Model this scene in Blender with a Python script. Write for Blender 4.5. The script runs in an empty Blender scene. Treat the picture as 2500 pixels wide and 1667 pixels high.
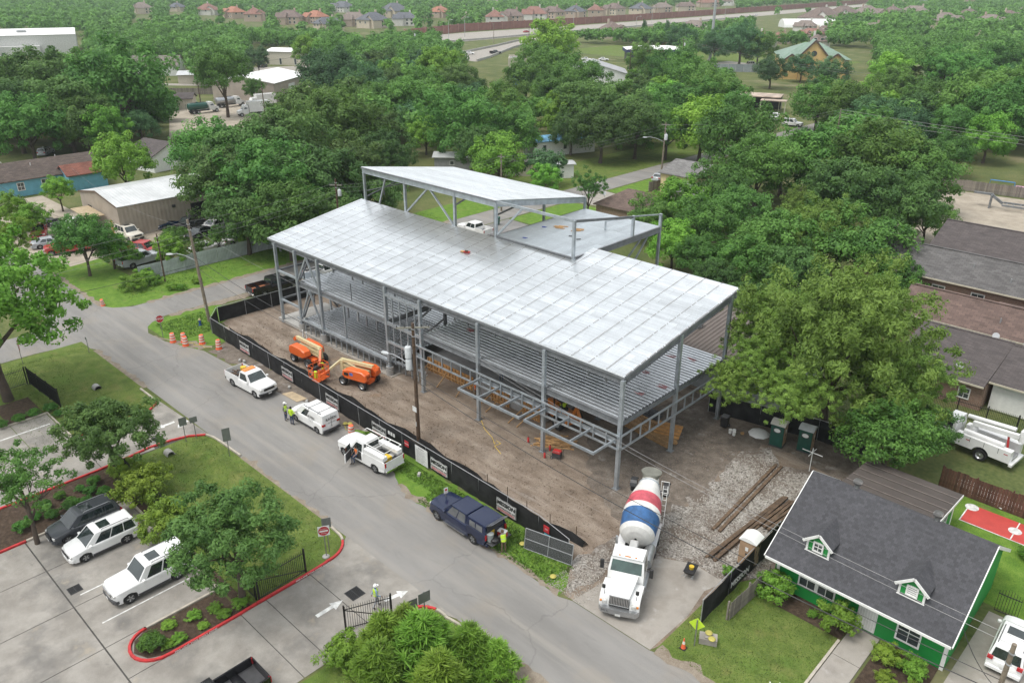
import bpy, bmesh, math, random
from math import sin, cos, pi, radians, sqrt, atan2, hypot
from mathutils import Vector, Matrix
random.seed(7)
SC = bpy.context.scene
COL = SC.collection
# ---------------------------------------------------------------- camera
CAMH, FPX, PITCH, ROLL, YAW = 34.7, 1944.0, 0.4285, 0.0021, 0.7623
CAM = Vector((28.6, -41.24, CAMH))
cd = bpy.data.cameras.new('camera'); cam = bpy.data.objects.new('camera', cd); COL.objects.link(cam)
cd.sensor_fit = 'HORIZONTAL'; cd.sensor_width = 36.0; cd.lens = 36.0 * FPX / 2500.0
cd.clip_start = 0.5; cd.clip_end = 12000
cam.location = CAM
cam.rotation_euler = (Matrix.Rotation(YAW, 4, 'Z') @ Matrix.Rotation(pi/2 - PITCH, 4, 'X') @ Matrix.Rotation(ROLL, 4, 'Z')).to_euler()
SC.camera = cam
# ---------------------------------------------------------------- sky, sun, exposure
SUN_EL, SUN_AZ = radians(64), radians(250)      # azimuth: direction the sun stands in, from +X counter-clockwise
wd = bpy.data.worlds.new('World'); SC.world = wd; wd.use_nodes = True
nt = wd.node_tree; nt.nodes.clear()
wo = nt.nodes.new('ShaderNodeOutputWorld'); bg = nt.nodes.new('ShaderNodeBackground')
sk = nt.nodes.new('ShaderNodeTexSky'); sk.sky_type = 'NISHITA'; sk.sun_disc = False
sk.sun_elevation = SUN_EL; sk.sun_rotation = pi/2 - SUN_AZ
sk.air_density = 1.0; sk.dust_density = 4.0; sk.ozone_density = 1.0
hs = nt.nodes.new('ShaderNodeHueSaturation'); hs.inputs['Saturation'].default_value = 0.22
ov = nt.nodes.new('ShaderNodeMix'); ov.data_type = 'RGBA'; ov.inputs[0].default_value = 0.7; ov.inputs[7].default_value = (6.3, 6.6, 6.9, 1)   # even overcast layer over the clear sky
nt.links.new(sk.outputs[0], hs.inputs['Color']); nt.links.new(hs.outputs[0], ov.inputs[6]); nt.links.new(ov.outputs[2], bg.inputs['Color'])
bg.inputs['Strength'].default_value = 0.115
nt.links.new(bg.outputs[0], wo.inputs['Surface'])
sl = bpy.data.lights.new('sun', 'SUN'); sl.energy = 1.5; sl.angle = radians(28); sl.color = (1.0, 0.96, 0.90)
so = bpy.data.objects.new('sun', sl); COL.objects.link(so)
sdir = Vector((cos(SUN_EL)*cos(SUN_AZ), cos(SUN_EL)*sin(SUN_AZ), sin(SUN_EL)))
so.rotation_euler = sdir.to_track_quat('Z', 'Y').to_euler(); so.location = (0, 0, 80)
vs = SC.view_settings; vs.view_transform = 'Standard'; vs.look = 'None'; vs.gamma = 1.0; vs.use_curve_mapping = False
vs.exposure = 0.74
SC.cycles.use_denoising = True
SC.cycles.max_bounces = 7; SC.cycles.diffuse_bounces = 4; SC.cycles.glossy_bounces = 3
SC.cycles.transmission_bounces = 4; SC.cycles.transparent_max_bounces = 8; SC.cycles.volume_bounces = 1
SC.cycles.use_adaptive_sampling = True; SC.cycles.adaptive_threshold = 0.02
SC.cycles.caustics_reflective = False; SC.cycles.caustics_refractive = False
# ---------------------------------------------------------------- survey: a sight line of the photograph cut with the level z
def sight(px, py):
    X, Y = px - 1250.0, -(py - 833.5)
    c, s = cos(ROLL), sin(ROLL); X, Y = (X*c + Y*s)/FPX, (-X*s + Y*c)/FPX
    c, s = cos(PITCH), sin(PITCH); dx, dy, dz = X, c + Y*s, -s + Y*c
    c, s = cos(YAW), sin(YAW)
    return Vector((dx*c - dy*s, dx*s + dy*c, dz))
def G(px, py, z=0.0):
    d = sight(px, py); return CAM + d*((z - CAMH)/d.z)
def mpp(p):
    """metres per photograph pixel at point p"""
    q = Vector(p) - CAM
    y = -q.x*sin(YAW) + q.y*cos(YAW)
    return (y*cos(PITCH) - q.z*sin(PITCH))/FPX
# ---------------------------------------------------------------- materials
MATS = {}
def nodes(name):
    m = bpy.data.materials.new(name); m.use_nodes = True
    t = m.node_tree; b = t.nodes['Principled BSDF']; MATS[name] = m
    return m, t, b
def N(t, typ, **kw):
    n = t.nodes.new(typ)
    for k, v in kw.items():
        if k in n.inputs: n.inputs[k].default_value = v
        else: setattr(n, k, v)
    return n
def ramp(t, fac, stops):
    r = t.nodes.new('ShaderNodeValToRGB'); e = r.color_ramp.elements
    while len(e) < len(stops): e.new(0.5)
    for el, (p, c) in zip(e, stops):
        el.position = p; el.color = (c[0], c[1], c[2], 1)
    t.links.new(fac, r.inputs[0]); return r
def mat(name, col, rough=0.6, metal=0.0, var=0.12, vs=2.0, bump=0.0, bs=30.0, rnd=0.0, spec=0.5, world=False, col2=None, detail=6):
    """plain procedural surface: colour mottled by noise, optional fine relief and per-object brightness"""
    if name in MATS: return MATS[name]
    m, t, b = nodes(name)
    b.inputs['Roughness'].default_value = rough; b.inputs['Metallic'].default_value = metal
    b.inputs['Specular IOR Level'].default_value = spec
    if world: src = t.nodes.new('ShaderNodeNewGeometry').outputs['Position']
    else: src = t.nodes.new('ShaderNodeTexCoord').outputs['Object']
    n = N(t, 'ShaderNodeTexNoise', Scale=vs, Detail=detail, Roughness=0.6); t.links.new(src, n.inputs['Vector'])
    c2 = col2 or tuple(min(1, c*(1+var)) for c in col); c1 = col if col2 else tuple(c*(1-var) for c in col)
    r = ramp(t, n.outputs['Fac'], [(0.37, c1), (0.63, c2)])
    out = r.outputs[0]
    if rnd:
        oi = t.nodes.new('ShaderNodeObjectInfo')
        mr = N(t, 'ShaderNodeMapRange'); mr.inputs['To Min'].default_value = 1-rnd; mr.inputs['To Max'].default_value = 1+rnd
        t.links.new(oi.outputs['Random'], mr.inputs['Value'])
        h = t.nodes.new('ShaderNodeHueSaturation'); t.links.new(mr.outputs[0], h.inputs['Value']); t.links.new(out, h.inputs['Color']); out = h.outputs[0]
    t.links.new(out, b.inputs['Base Color'])
    if bump:
        n2 = N(t, 'ShaderNodeTexNoise', Scale=bs, Detail=4); t.links.new(src, n2.inputs['Vector'])
        bp = N(t, 'ShaderNodeBump', Strength=bump, Distance=0.05); t.links.new(n2.outputs['Fac'], bp.inputs['Height']); t.links.new(bp.outputs[0], b.inputs['Normal'])
    return m
def paint(name, col, rough=0.25):
    if name in MATS: return MATS[name]
    m = mat(name, col, rough=rough, var=0.05, vs=1.2)
    b = m.node_tree.nodes['Principled BSDF']; b.inputs['Coat Weight'].default_value = 0.35; b.inputs['Coat Roughness'].default_value = 0.15
    return m
def glass(name, col=(0.022, 0.032, 0.032), rough=0.06):
    if name in MATS: return MATS[name]
    return mat(name, col, rough=rough, var=0.3, vs=1.5, spec=1.0)
# ---------------------------------------------------------------- mesh builder
def ragged(pts, amp=0.35, step=1.2, seed=3):
    """outline with wandering edges"""
    rr = random.Random(seed); out = []
    for i, a in enumerate(pts):
        b = pts[(i+1) % len(pts)]; L = hypot(b[0]-a[0], b[1]-a[1]); n = max(1, int(L/step)); nx, ny = -(b[1]-a[1])/max(L,1e-6), (b[0]-a[0])/max(L,1e-6)
        for k in range(n):
            u = k/n; o = 0 if k == 0 else rr.gauss(0, amp*.5); out.append((a[0]+(b[0]-a[0])*u+nx*o, a[1]+(b[1]-a[1])*u+ny*o))
    return out
class MB:
    def __init__(s): s.v = []; s.f = []; s.m = []
    def add(s, vs, fs, mi=0, M=None):
        o = len(s.v)
        s.v += [tuple(M @ Vector(p)) for p in vs] if M is not None else [tuple(p) for p in vs]
        for f in fs: s.f.append(tuple(i+o for i in f)); s.m.append(mi)
        return s
    def box(s, x0, x1, y0, y1, z0, z1, mi=0, M=None):
        return s.add([(x0,y0,z0),(x1,y0,z0),(x1,y1,z0),(x0,y1,z0),(x0,y0,z1),(x1,y0,z1),(x1,y1,z1),(x0,y1,z1)],
                     [(0,3,2,1),(4,5,6,7),(0,1,5,4),(1,2,6,5),(2,3,7,6),(3,0,4,7)], mi, M)
    def bbox(s, x0, x1, y0, y1, z0, z1, b=0.03, mi=0, M=None):
        """box with chamfered vertical and top edges"""
        def ring(i, z): return [(x0+i+b,y0+i,z),(x1-i-b,y0+i,z),(x1-i,y0+i+b,z),(x1-i,y1-i-b,z),(x1-i-b,y1-i,z),(x0+i+b,y1-i,z),(x0+i,y1-i-b,z),(x0+i,y0+i+b,z)]
        return s.loft([ring(0, z0), ring(0, z1-b), ring(b, z1)], mi, M)
    def loft(s, rings, mi=0, M=None, caps=True, closed=True):
        n = len(rings[0]); vs = [p for r in rings for p in r]; fs = []
        for k in range(len(rings)-1):
            for i in range(n if closed else n-1):
                j = (i+1) % n; fs.append((k*n+i, k*n+j, (k+1)*n+j, (k+1)*n+i))
        if caps: fs.append(tuple(range(n-1, -1, -1))); fs.append(tuple((len(rings)-1)*n+i for i in range(n)))
        return s.add(vs, fs, mi, M)
    def beam(s, p, q, w, h=None, mi=0, up=(0,0,1)):
        p, q = Vector(p), Vector(q); h = w if h is None else h
        d = (q-p); L = d.length
        if L < 1e-6: return s
        d /= L; u = Vector(up)
        if abs(d.dot(u)) > 0.98: u = Vector((1,0,0))
        x = d.cross(u).normalized(); z = x.cross(d)
        x *= w/2; z *= h/2
        return s.loft([[p-x-z, p+x-z, p+x+z, p-x+z], [q-x-z, q+x-z, q+x+z, q-x+z]], mi)
    def ibeam(s, p, q, w, h, tk=0.03, mi=0):
        """rolled H section, web upright"""
        p, q = Vector(p), Vector(q)
        up = Vector((0,0,h/2-tk/2))
        s.beam(p+up, q+up, w, tk, mi); s.beam(p-up, q-up, w, tk, mi); s.beam(p, q, tk, h-2*tk, mi); return s
    def tube(s, pts, r, n=6, mi=0, caps=True):
        pts = [Vector(p) for p in pts]; rs = r if isinstance(r, (list, tuple)) else [r]*len(pts); rings = []
        for i, p in enumerate(pts):
            d = (pts[min(i+1, len(pts)-1)] - pts[max(i-1, 0)])
            if d.length < 1e-9: d = Vector((0,0,1))
            d.normalize(); u = Vector((0,0,1)) if abs(d.z) < 0.95 else Vector((1,0,0))
            x = d.cross(u).normalized(); y = x.cross(d)
            rings.append([p + (x*cos(2*pi*k/n) + y*sin(2*pi*k/n))*rs[i] for k in range(n)])
        return s.loft(rings, mi, None, caps)
    def cyl(s, p, q, r, r2=None, n=12, mi=0): return s.tube([p, q], [r, r if r2 is None else r2], n, mi)
    def lathe(s, prof, n=16, mi=0, M=None):
        return s.loft([[(r*cos(2*pi*k/n), r*sin(2*pi*k/n), z) for k in range(n)] for r, z in prof], mi, M)
    def prism(s, pts, z0, z1, mi=0, M=None):
        return s.loft([[(p[0],p[1],z0) for p in pts], [(p[0],p[1],z1) for p in pts]], mi, M)
    def sheet(s, pts, z, mi=0):
        return s.add([(p[0],p[1],z) for p in pts], [tuple(range(len(pts)))], mi)
    def quad(s, a, b, c, d, mi=0): return s.add([a,b,c,d], [(0,1,2,3)], mi)
    def mesh(s, name, mats, smooth=None):
        me = bpy.data.meshes.new(name); me.from_pydata([tuple(p) for p in s.v], [], s.f)
        if not isinstance(mats, (list, tuple)): mats = [mats]
        for m in mats: me.materials.append(m)
        if len(mats) > 1: me.polygons.foreach_set('material_index', s.m)
        if smooth is not None:
            me.polygons.foreach_set('use_smooth', [True]*len(me.polygons)); me.set_sharp_from_angle(angle=radians(smooth))
        me.update(); return me
    def obj(s, name, mats, parent=None, smooth=None, loc=None, rz=0):
        return link(name, s.mesh(name, mats, smooth), parent, loc, rz)
def link(name, me, parent=None, loc=None, rz=0):
    o = bpy.data.objects.new(name, me); COL.objects.link(o)
    if parent: o.parent = parent
    if loc is not None: o.location = loc
    if rz: o.rotation_euler = (0, 0, rz)
    return o
def tag(o, label=None, cat=None, group=None, kind=None):
    if label: o['label'] = label
    if cat: o['category'] = cat
    if group: o['group'] = group
    if kind: o['kind'] = kind
    return o
def thing(name, label, cat, loc=(0,0,0), rz=0, group=None):
    o = bpy.data.objects.new(name, None); COL.objects.link(o); o.empty_display_size = 0.2
    o.location = loc; o.rotation_euler = (0, 0, rz); return tag(o, label, cat, group)
def struct(name, mb, mats): return tag(mb.obj(name, mats), kind='structure')
KIDS = {}
def clone(o, parent=None, loc=None, rz=None, label=None, group=None):
    c = o.copy(); COL.objects.link(c)
    if parent: c.parent = parent
    if loc is not None: c.location = loc
    if rz is not None: c.rotation_euler = (0, 0, rz)
    if label: c['label'] = label
    if group: c['group'] = group
    for k in list(o.children): clone(k, c)
    return c
TXT = {}
def text_mesh(body, size=1.0, bold=0.0, shear=0.0, sx=1.0):
    k = (body, size, bold, shear, sx)
    if k in TXT: return TXT[k]
    cu = bpy.data.curves.new('lettering', 'FONT'); cu.body = body; cu.size = size; cu.offset = bold; cu.shear = shear
    cu.align_x = 'CENTER'; cu.align_y = 'CENTER'; cu.resolution_u = 2
    o = bpy.data.objects.new('lettering', cu); COL.objects.link(o)
    me = bpy.data.meshes.new_from_object(o.evaluated_get(bpy.context.evaluated_depsgraph_get()))
    bpy.data.objects.remove(o); bpy.data.curves.remove(cu)
    if sx != 1.0: me.transform(Matrix.Diagonal((sx, 1, 1, 1)))
    TXT[k] = me; return me
def lettering(body, size, m, parent, loc, rot, bold=0.0, shear=0.0, sx=1.0):
    me = text_mesh(body, size, bold, shear, sx).copy(); me.materials.clear(); me.materials.append(m)
    o = link('lettering', me, parent); o.location = loc; o.rotation_euler = rot; return o
# shared materials
steel = mat('galvanised_steel', (0.42,0.46,0.49), rough=0.42, metal=0.55, var=0.14, vs=1.5, rnd=0.06)
steel_d = mat('primed_grey_steel', (0.20,0.21,0.22), rough=0.55, metal=0.3, var=0.15, vs=1.5, rnd=0.05)
conc = mat('cast_concrete', (0.36,0.35,0.33), rough=0.85, var=0.12, vs=1.2, bump=0.15)
black = mat('black_rubber', (0.015,0.015,0.016), rough=0.75, var=0.25, vs=4)
blackp = mat('black_plastic', (0.02,0.02,0.021), rough=0.45, var=0.2, vs=4)
chrome = mat('chrome_trim', (0.6,0.6,0.6), rough=0.22, metal=1.0, var=0.1, vs=4)
alloy = mat('wheel_alloy', (0.42,0.43,0.44), rough=0.35, metal=0.8, var=0.1)
white = mat('white_paint', (0.74,0.74,0.72), rough=0.5, var=0.05, vs=3)
whitev = paint('white_vehicle_paint', (0.72,0.72,0.71))
wood = mat('raw_lumber', (0.42,0.25,0.11), rough=0.75, var=0.2, vs=3, rnd=0.2)
wood_d = mat('weathered_timber', (0.11,0.072,0.045), rough=0.85, var=0.3, vs=4, rnd=0.2)
redm = paint('red_paint', (0.50,0.03,0.03), 0.35)
glz = glass('dark_glass')
orange = paint('orange_paint', (0.72,0.13,0.025), 0.4)
# ================================================================ GROUND MATERIALS
def ground_mat(name, stops, scale, fine=40.0, finefac=0.25, rough=0.95, bump=0.3, stretch=(1,1,1), big=None, cracks=False, tracks=None):
    m, t, b = nodes(name)
    b.inputs['Roughness'].default_value = rough; b.inputs['Specular IOR Level'].default_value = 0.25
    g = t.nodes.new('ShaderNodeNewGeometry').outputs['Position']
    mp = N(t, 'ShaderNodeMapping'); mp.inputs['Scale'].default_value = stretch; t.links.new(g, mp.inputs['Vector'])
    n1 = N(t, 'ShaderNodeTexNoise', Scale=scale, Detail=8, Roughness=0.65); t.links.new(mp.outputs[0], n1.inputs['Vector'])
    n2 = N(t, 'ShaderNodeTexNoise', Scale=fine, Detail=3); t.links.new(g, n2.inputs['Vector'])
    mx = N(t, 'ShaderNodeMix'); mx.data_type = 'FLOAT'; mx.inputs[0].default_value = finefac
    t.links.new(n1.outputs['Fac'], mx.inputs[2]); t.links.new(n2.outputs['Fac'], mx.inputs[3])
    c = ramp(t, mx.outputs[0], [(.5+(p-.5)*.5, k) for p, k in stops]).outputs[0]
    def overlay(c, col, scale, lo, hi, amt, st=(1,1,1)):
        mp2 = N(t, 'ShaderNodeMapping'); mp2.inputs['Scale'].default_value = st; t.links.new(g, mp2.inputs['Vector'])
        n3 = N(t, 'ShaderNodeTexNoise', Scale=scale, Detail=5, Roughness=0.6); t.links.new(mp2.outputs[0], n3.inputs['Vector'])
        mr = N(t, 'ShaderNodeMapRange'); mr.inputs['From Min'].default_value = lo; mr.inputs['From Max'].default_value = hi; mr.inputs['To Max'].default_value = amt
        t.links.new(n3.outputs['Fac'], mr.inputs['Value'])
        mm = N(t, 'ShaderNodeMix'); mm.data_type = 'RGBA'; mm.inputs[7].default_value = (*col, 1)
        t.links.new(mr.outputs[0], mm.inputs[0]); t.links.new(c, mm.inputs[6]); return mm.outputs[2]
    for o in (big or []): c = overlay(c, *o)
    if cracks:
        wn = N(t, 'ShaderNodeTexNoise', Scale=0.6, Detail=4); t.links.new(g, wn.inputs['Vector'])
        va = N(t, 'ShaderNodeVectorMath'); va.operation = 'MULTIPLY_ADD'; va.inputs[1].default_value = (2.2,2.2,0); t.links.new(wn.outputs['Color'], va.inputs[0]); t.links.new(g, va.inputs[2])
        vo = N(t, 'ShaderNodeTexVoronoi', Scale=0.09); vo.feature = 'DISTANCE_TO_EDGE'; t.links.new(va.outputs[0], vo.inputs['Vector'])
        mr = N(t, 'ShaderNodeMapRange'); mr.inputs['From Min'].default_value = 0.0; mr.inputs['From Max'].default_value = 0.006; mr.inputs['To Min'].default_value = 0.22; mr.inputs['To Max'].default_value = 0
        t.links.new(vo.outputs['Distance'], mr.inputs['Value'])
        mm = N(t, 'ShaderNodeMix'); mm.data_type = 'RGBA'; mm.inputs[7].default_value = (0.05,0.048,0.045,1)
        t.links.new(mr.outputs[0], mm.inputs[0]); t.links.new(c, mm.inputs[6]); c = mm.outputs[2]
    t.links.new(c, b.inputs['Base Color'])
    if bump:
        bp = N(t, 'ShaderNodeBump', Strength=bump, Distance=0.08); t.links.new(mx.outputs[0], bp.inputs['Height']); t.links.new(bp.outputs[0], b.inputs['Normal'])
    return m
asphalt = ground_mat('worn_asphalt', [(0.3,(0.185,0.178,0.168)),(0.7,(0.245,0.236,0.224))], 0.35, 60, 0.3, 0.9, 0.12, (0.25,1,1),
    [((0.30,0.28,0.25), 0.9, 0.48, 0.68, 0.55, (0.03,1,1)), ((0.27,0.235,0.19), 0.25, 0.52, 0.72, 0.45), ((0.12,0.115,0.11), 0.9, 0.60, 0.78, 0.45, (0.2,1,1)), ((0.14,0.135,0.13), 3.0, 0.66, 0.76, 0.4)], True)
asphalt_d = ground_mat('patched_asphalt', [(0.3,(0.17,0.165,0.16)),(0.7,(0.23,0.225,0.215))], 0.4, 60, 0.3, 0.9, 0.12)
concm = ground_mat('drive_concrete', [(0.3,(0.225,0.208,0.185)),(0.7,(0.32,0.30,0.27))], 0.5, 50, 0.2, 0.85, 0.08, (1,1,1),
    [((0.13,0.125,0.118), 0.35, 0.50, 0.68, 0.75), ((0.38,0.33,0.26), 0.7, 0.60, 0.73, 0.6), ((0.09,0.088,0.085), 1.5, 0.66, 0.76, 0.45)])
concp = ground_mat('pale_concrete', [(0.3,(0.27,0.245,0.215)),(0.7,(0.36,0.335,0.30))], 0.5, 50, 0.2, 0.85, 0.08, (1,1,1), [((0.18,0.16,0.14), 0.5, 0.52, 0.70, 0.7), ((0.44,0.42,0.40), 0.8, 0.60, 0.72, 0.6)])
grass = ground_mat('lawn_grass', [(0.25,(0.065,0.100,0.020)),(0.5,(0.105,0.150,0.032)),(0.75,(0.155,0.185,0.05))], 0.9, 14, 0.45, 1.0, 0.7, (1,1,1),
    [((0.17,0.16,0.055), 0.5, 0.55, 0.72, 0.6), ((0.10,0.19,0.03), 0.22, 0.52, 0.7, 0.6)])
grass_v = ground_mat('verge_grass', [(0.25,(0.065,0.135,0.018)),(0.5,(0.105,0.195,0.026)),(0.75,(0.16,0.245,0.04))], 1.1, 14, 0.45, 1.0, 0.8, (1,1,1),
    [((0.19,0.17,0.07), 0.45, 0.58, 0.75, 0.6)])
grass_far = ground_mat('open_grass', [(0.25,(0.06,0.085,0.025)),(0.5,(0.10,0.12,0.04)),(0.75,(0.15,0.15,0.06))], 0.12, 3, 0.35, 1.0, 0.3, (1,1,1), [((0.20,0.17,0.11), 0.06, 0.56, 0.7, 0.7)])
dirt = ground_mat('site_dirt', [(0.25,(0.135,0.102,0.076)),(0.5,(0.225,0.178,0.138)),(0.75,(0.32,0.27,0.22))], 0.8, 18, 0.4, 0.95, 0.8, (0.35,1,1),
    [((0.11,0.088,0.07), 0.3, 0.5, 0.66, 0.6), ((0.36,0.32,0.28), 0.6, 0.58, 0.72, 0.7, (0.15,1.8,1)), ((0.08,0.062,0.048), 2.2, 0.6, 0.72, 0.5, (0.12,1.5,1)), ((0.28,0.17,0.095), 0.35, 0.62, 0.74, 0.55)])
mud = ground_mat('dark_wet_soil', [(0.25,(0.095,0.079,0.065)),(0.55,(0.17,0.142,0.117)),(0.8,(0.25,0.215,0.18))], 1.2, 16, 0.4, 0.9, 0.9, (1,1,1),
    [((0.40,0.38,0.36), 0.7, 0.6, 0.74, 0.7)])
tanyard = ground_mat('tan_caliche_yard', [(0.25,(0.28,0.24,0.19)),(0.75,(0.42,0.37,0.30))], 0.4, 10, 0.35, 0.95, 0.4, (1,1,1), [((0.17,0.15,0.12), 0.25, 0.55, 0.7, 0.5)])
mulch = ground_mat('bark_mulch', [(0.25,(0.035,0.024,0.017)),(0.55,(0.075,0.052,0.036)),(0.8,(0.14,0.10,0.075))], 4, 40, 0.5, 1.0, 0.9)
def gravel_mat():
    m, t, b = nodes('crushed_stone'); b.inputs['Roughness'].default_value = 0.9
    g = t.nodes.new('ShaderNodeNewGeometry').outputs['Position']
    vo = N(t, 'ShaderNodeTexVoronoi', Scale=9.0); t.links.new(g, vo.inputs['Vector'])
    r = ramp(t, vo.outputs['Color'], [(0.15,(0.10,0.085,0.07)),(0.5,(0.30,0.275,0.245)),(0.9,(0.47,0.445,0.41))])
    n = N(t, 'ShaderNodeTexNoise', Scale=0.45, Detail=6, Roughness=0.65); t.links.new(g, n.inputs['Vector'])
    mr = N(t, 'ShaderNodeMapRange'); mr.inputs['From Min'].default_value = 0.44; mr.inputs['From Max'].default_value = 0.58; mr.inputs['To Max'].default_value = 0.9
    t.links.new(n.outputs['Fac'], mr.inputs['Value'])
    mm = N(t, 'ShaderNodeMix'); mm.data_type = 'RGBA'; mm.inputs[7].default_value = (0.135,0.105,0.082,1)
    t.links.new(mr.outputs[0], mm.inputs[0]); t.links.new(r.outputs[0], mm.inputs[6]); t.links.new(mm.outputs[2], b.inputs['Base Color'])
    bp = N(t, 'ShaderNodeBump', Strength=0.9, Distance=0.08); t.links.new(vo.outputs['Distance'], bp.inputs['Height']); bp.invert = True; t.links.new(bp.outputs[0], b.inputs['Normal'])
    return m
gravel = gravel_mat()
stone = mat('pale_stone', (0.34,0.315,0.28), rough=0.9, var=0.35, vs=6)
kerbm = mat('kerb_concrete', (0.40,0.36,0.30), rough=0.85, var=0.15, vs=2)
redk = mat('red_kerb_paint', (0.46,0.028,0.03), rough=0.6, var=0.18, vs=2.5)
line_w = mat('road_marking_white', (0.60,0.60,0.58), rough=0.8, var=0.25, vs=3, world=True)
# ================================================================ GROUND SHEETS
struct('ground', MB().sheet([(-6000,-1500),(1500,-1500),(6000,1500),(6000,7000),(-6000,7000)], 0.0), grass_far)
struct('street', MB().sheet([(260,-17.2),(-53.2,-17.3),(-55.1,-18.3),(-56,-19.3),(-56.5,-22),(-56.6,-300),(-62.3,-300),(-62.3,-21),(-63,-19),(-65,-18.3),(-400,-18.3),(-400,-12.4),(-65.1,-12.3),(-63.4,-11.5),(-62.2,-9.8),(-62,260),(-56.6,260),(-56.8,-8.6),(-56,-10.2),(-55.1,-11.1),(-53.4,-11.8),(-50,-11.5),(-44.8,-9.8),(-32.6,-9.2),(-29.8,-8.75),(-23.2,-8.6),(-21.2,-8.8),(-16.5,-9.5),(-13.5,-10.2),(-12,-11),(-9.9,-11.4),(0,-11.4),(4.4,-11.65),(5.2,-11.35),(10.9,-11.35),(12.3,-11),(260,-11.4)], 0.012), asphalt)
def lawn_sheet(name, x0, x1, y0, y1, m, z=0.014, hf=None, st=0.5, edge=None):
    mb = MB(); nx, ny = max(2, int((x1-x0)/st)), max(2, int((y1-y0)/st))
    for j in range(ny+1):
        for i in range(nx+1):
            x, y = x0+(x1-x0)*i/nx, y0+(y1-y0)*j/ny
            mb.v.append((x, y, z + (hf(x, y) if hf else 0)))
    for j in range(ny):
        for i in range(nx):
            a = j*(nx+1)+i; mb.f.append((a, a+1, a+nx+2, a+nx+1)); mb.m.append(0)
    return struct(name, mb, m)
def swale(x, y):
    e = min(1, max(0, (x+29.4)/2))*min(1, max(0, (-9.6-x)/2))
    return 0.30*e*(math.exp(-((y+18.9)/0.8)**2) + math.exp(-((y+22.9)/0.9)**2))
lawn_sheet('lawn', -30.0, -8.75, -25.2, -17.35, grass, 0.015, swale)
lawn_sheet('lawn', -56.2, -36.8, -28.5, -17.6, grass, 0.015, lambda x, y: 0.25*math.exp(-((y+19.2)/0.8)**2)*min(1, max(0, (-40-x)/2))*min(1, max(0, (x+54)/2)))
lawn_sheet('lawn', -1.35, 9.0, -40, -17.45, grass, 0.015)
struct('grass_verge', MB().sheet(ragged([(-21.2,-8.7),(-16.5,-9.45),(-13.5,-10.15),(-12,-10.95),(-9.9,-11.36),(0,-11.36),(4.3,-11.55),(4.0,-10.3),(2.7,-9.0),(-0.4,-8.3),(-20.5,-7.75)], .22, .5), 0.0145), grass_v)
lawn_sheet('grass_verge', -56.4, -45.5, -11.2, -2.5, grass_v, 0.008)
lawn_sheet('grass_verge', -69.8, -62.3, -9.5, 60, grass_v, 0.008)
lawn_sheet('grass_verge', -86.0, -62.6, -12.1, -5.6, grass_v, 0.010)
lawn_sheet('front_lawn', 11.1, 18.4, -10.95, -1.6, grass, 0.02)
lawn_sheet('back_lawn', 13.0, 40, 6.0, 17.0, grass_v, 0.016)
lawn_sheet('front_lawn', 20.1, 23.1, -11.2, -7.2, grass, 0.02)
struct('construction_yard', MB().sheet([(-51.2,-3.2),(-49.6,-6.2),(-48.0,-7.0),(-0.2,-7.0),(2.8,-8.5),(4.6,-11.3),(10.9,-11.3),(12.8,-6.0),(13.0,0),(13.0,17.4),(-51.2,30)], 0.017), dirt)
struct('muddy_shoulder', MB().sheet(ragged([(-44.5,-9.6),(-32.6,-9.15),(-29.8,-8.7),(-23.2,-8.55),(-21.3,-8.75),(-20,-7.1),(-45.3,-7.1)], .5, .7), 0.0155), mud)
struct('wet_ground', MB().sheet(ragged([(-6,4),(-2,-1),(2.5,-3),(4.6,-1),(5.0,4.5),(4.0,11.0),(5.5,13.7),(9.5,13.0),(12.9,12),(12.9,17.2),(-4,17.2)], .5, .7), 0.0215), mud)
struct('gravel_yard', MB().sheet(ragged([(2.9,-8.6),(4.7,-11.0),(5.6,-7.0),(6.8,-4.4),(8.8,-3.3),(11.2,-3.5),(12.4,-1.5),(12.6,9),(9.4,12.6),(7.4,11.3),(5.6,13.4),(4.2,11.2),(5.1,4.8),(4.6,0.4),(3.6,-4)], .5, .7), 0.0255), gravel)
struct('driveway', MB().sheet([(5.2,-11.32),(10.9,-11.32),(11.0,-7.5),(10.6,-5.0),(11.1,-3.5),(8.8,-3.25),(6.8,-4.3),(5.8,-7)], 0.030), concp)
struct('house_drive', MB().sheet([(23.5,-11.35),(44,-11.35),(44,5.4),(23.9,5.4)], 0.024), concp)
struct('storage_yard', MB().sheet([(-106,-5.4),(-70.3,-5.4),(-70.3,30),(-84,30),(-84,16),(-106,16)], 0.012), grass_far)
struct('scrap_yard', MB().sheet([(-125,-12.2),(-86.5,-12.2),(-82,-9.5),(-84.5,4.5),(-86,7),(-106,1),(-125,1)], 0.0165), tanyard)
struct('parking_lot', MB().sheet([(-60,-33),(-60,-60),(-1.7,-60),(-1.7,-17.25),(0.9,-17.22),(-9.9,-17.22),(-8.4,-20),(-8.4,-31.9),(-11.3,-31.9),(-11.3,-25.9),(-25,-25.9),(-25,-30.3),(-30.1,-30.3),(-30.1,-21),(-29,-17.3),(-37.6,-17.9),(-36.7,-19),(-36.7,-25.3),(-42.6,-25.3),(-42.6,-33)], 0.006), mat('joint_filler', (0.07,0.066,0.06), rough=0.95))
worn = ground_mat('worn_verge_soil', [(0.25,(0.17,0.135,0.10)),(0.75,(0.29,0.25,0.20))], 1.5, 20, 0.4, 0.95, 0.5)
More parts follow.
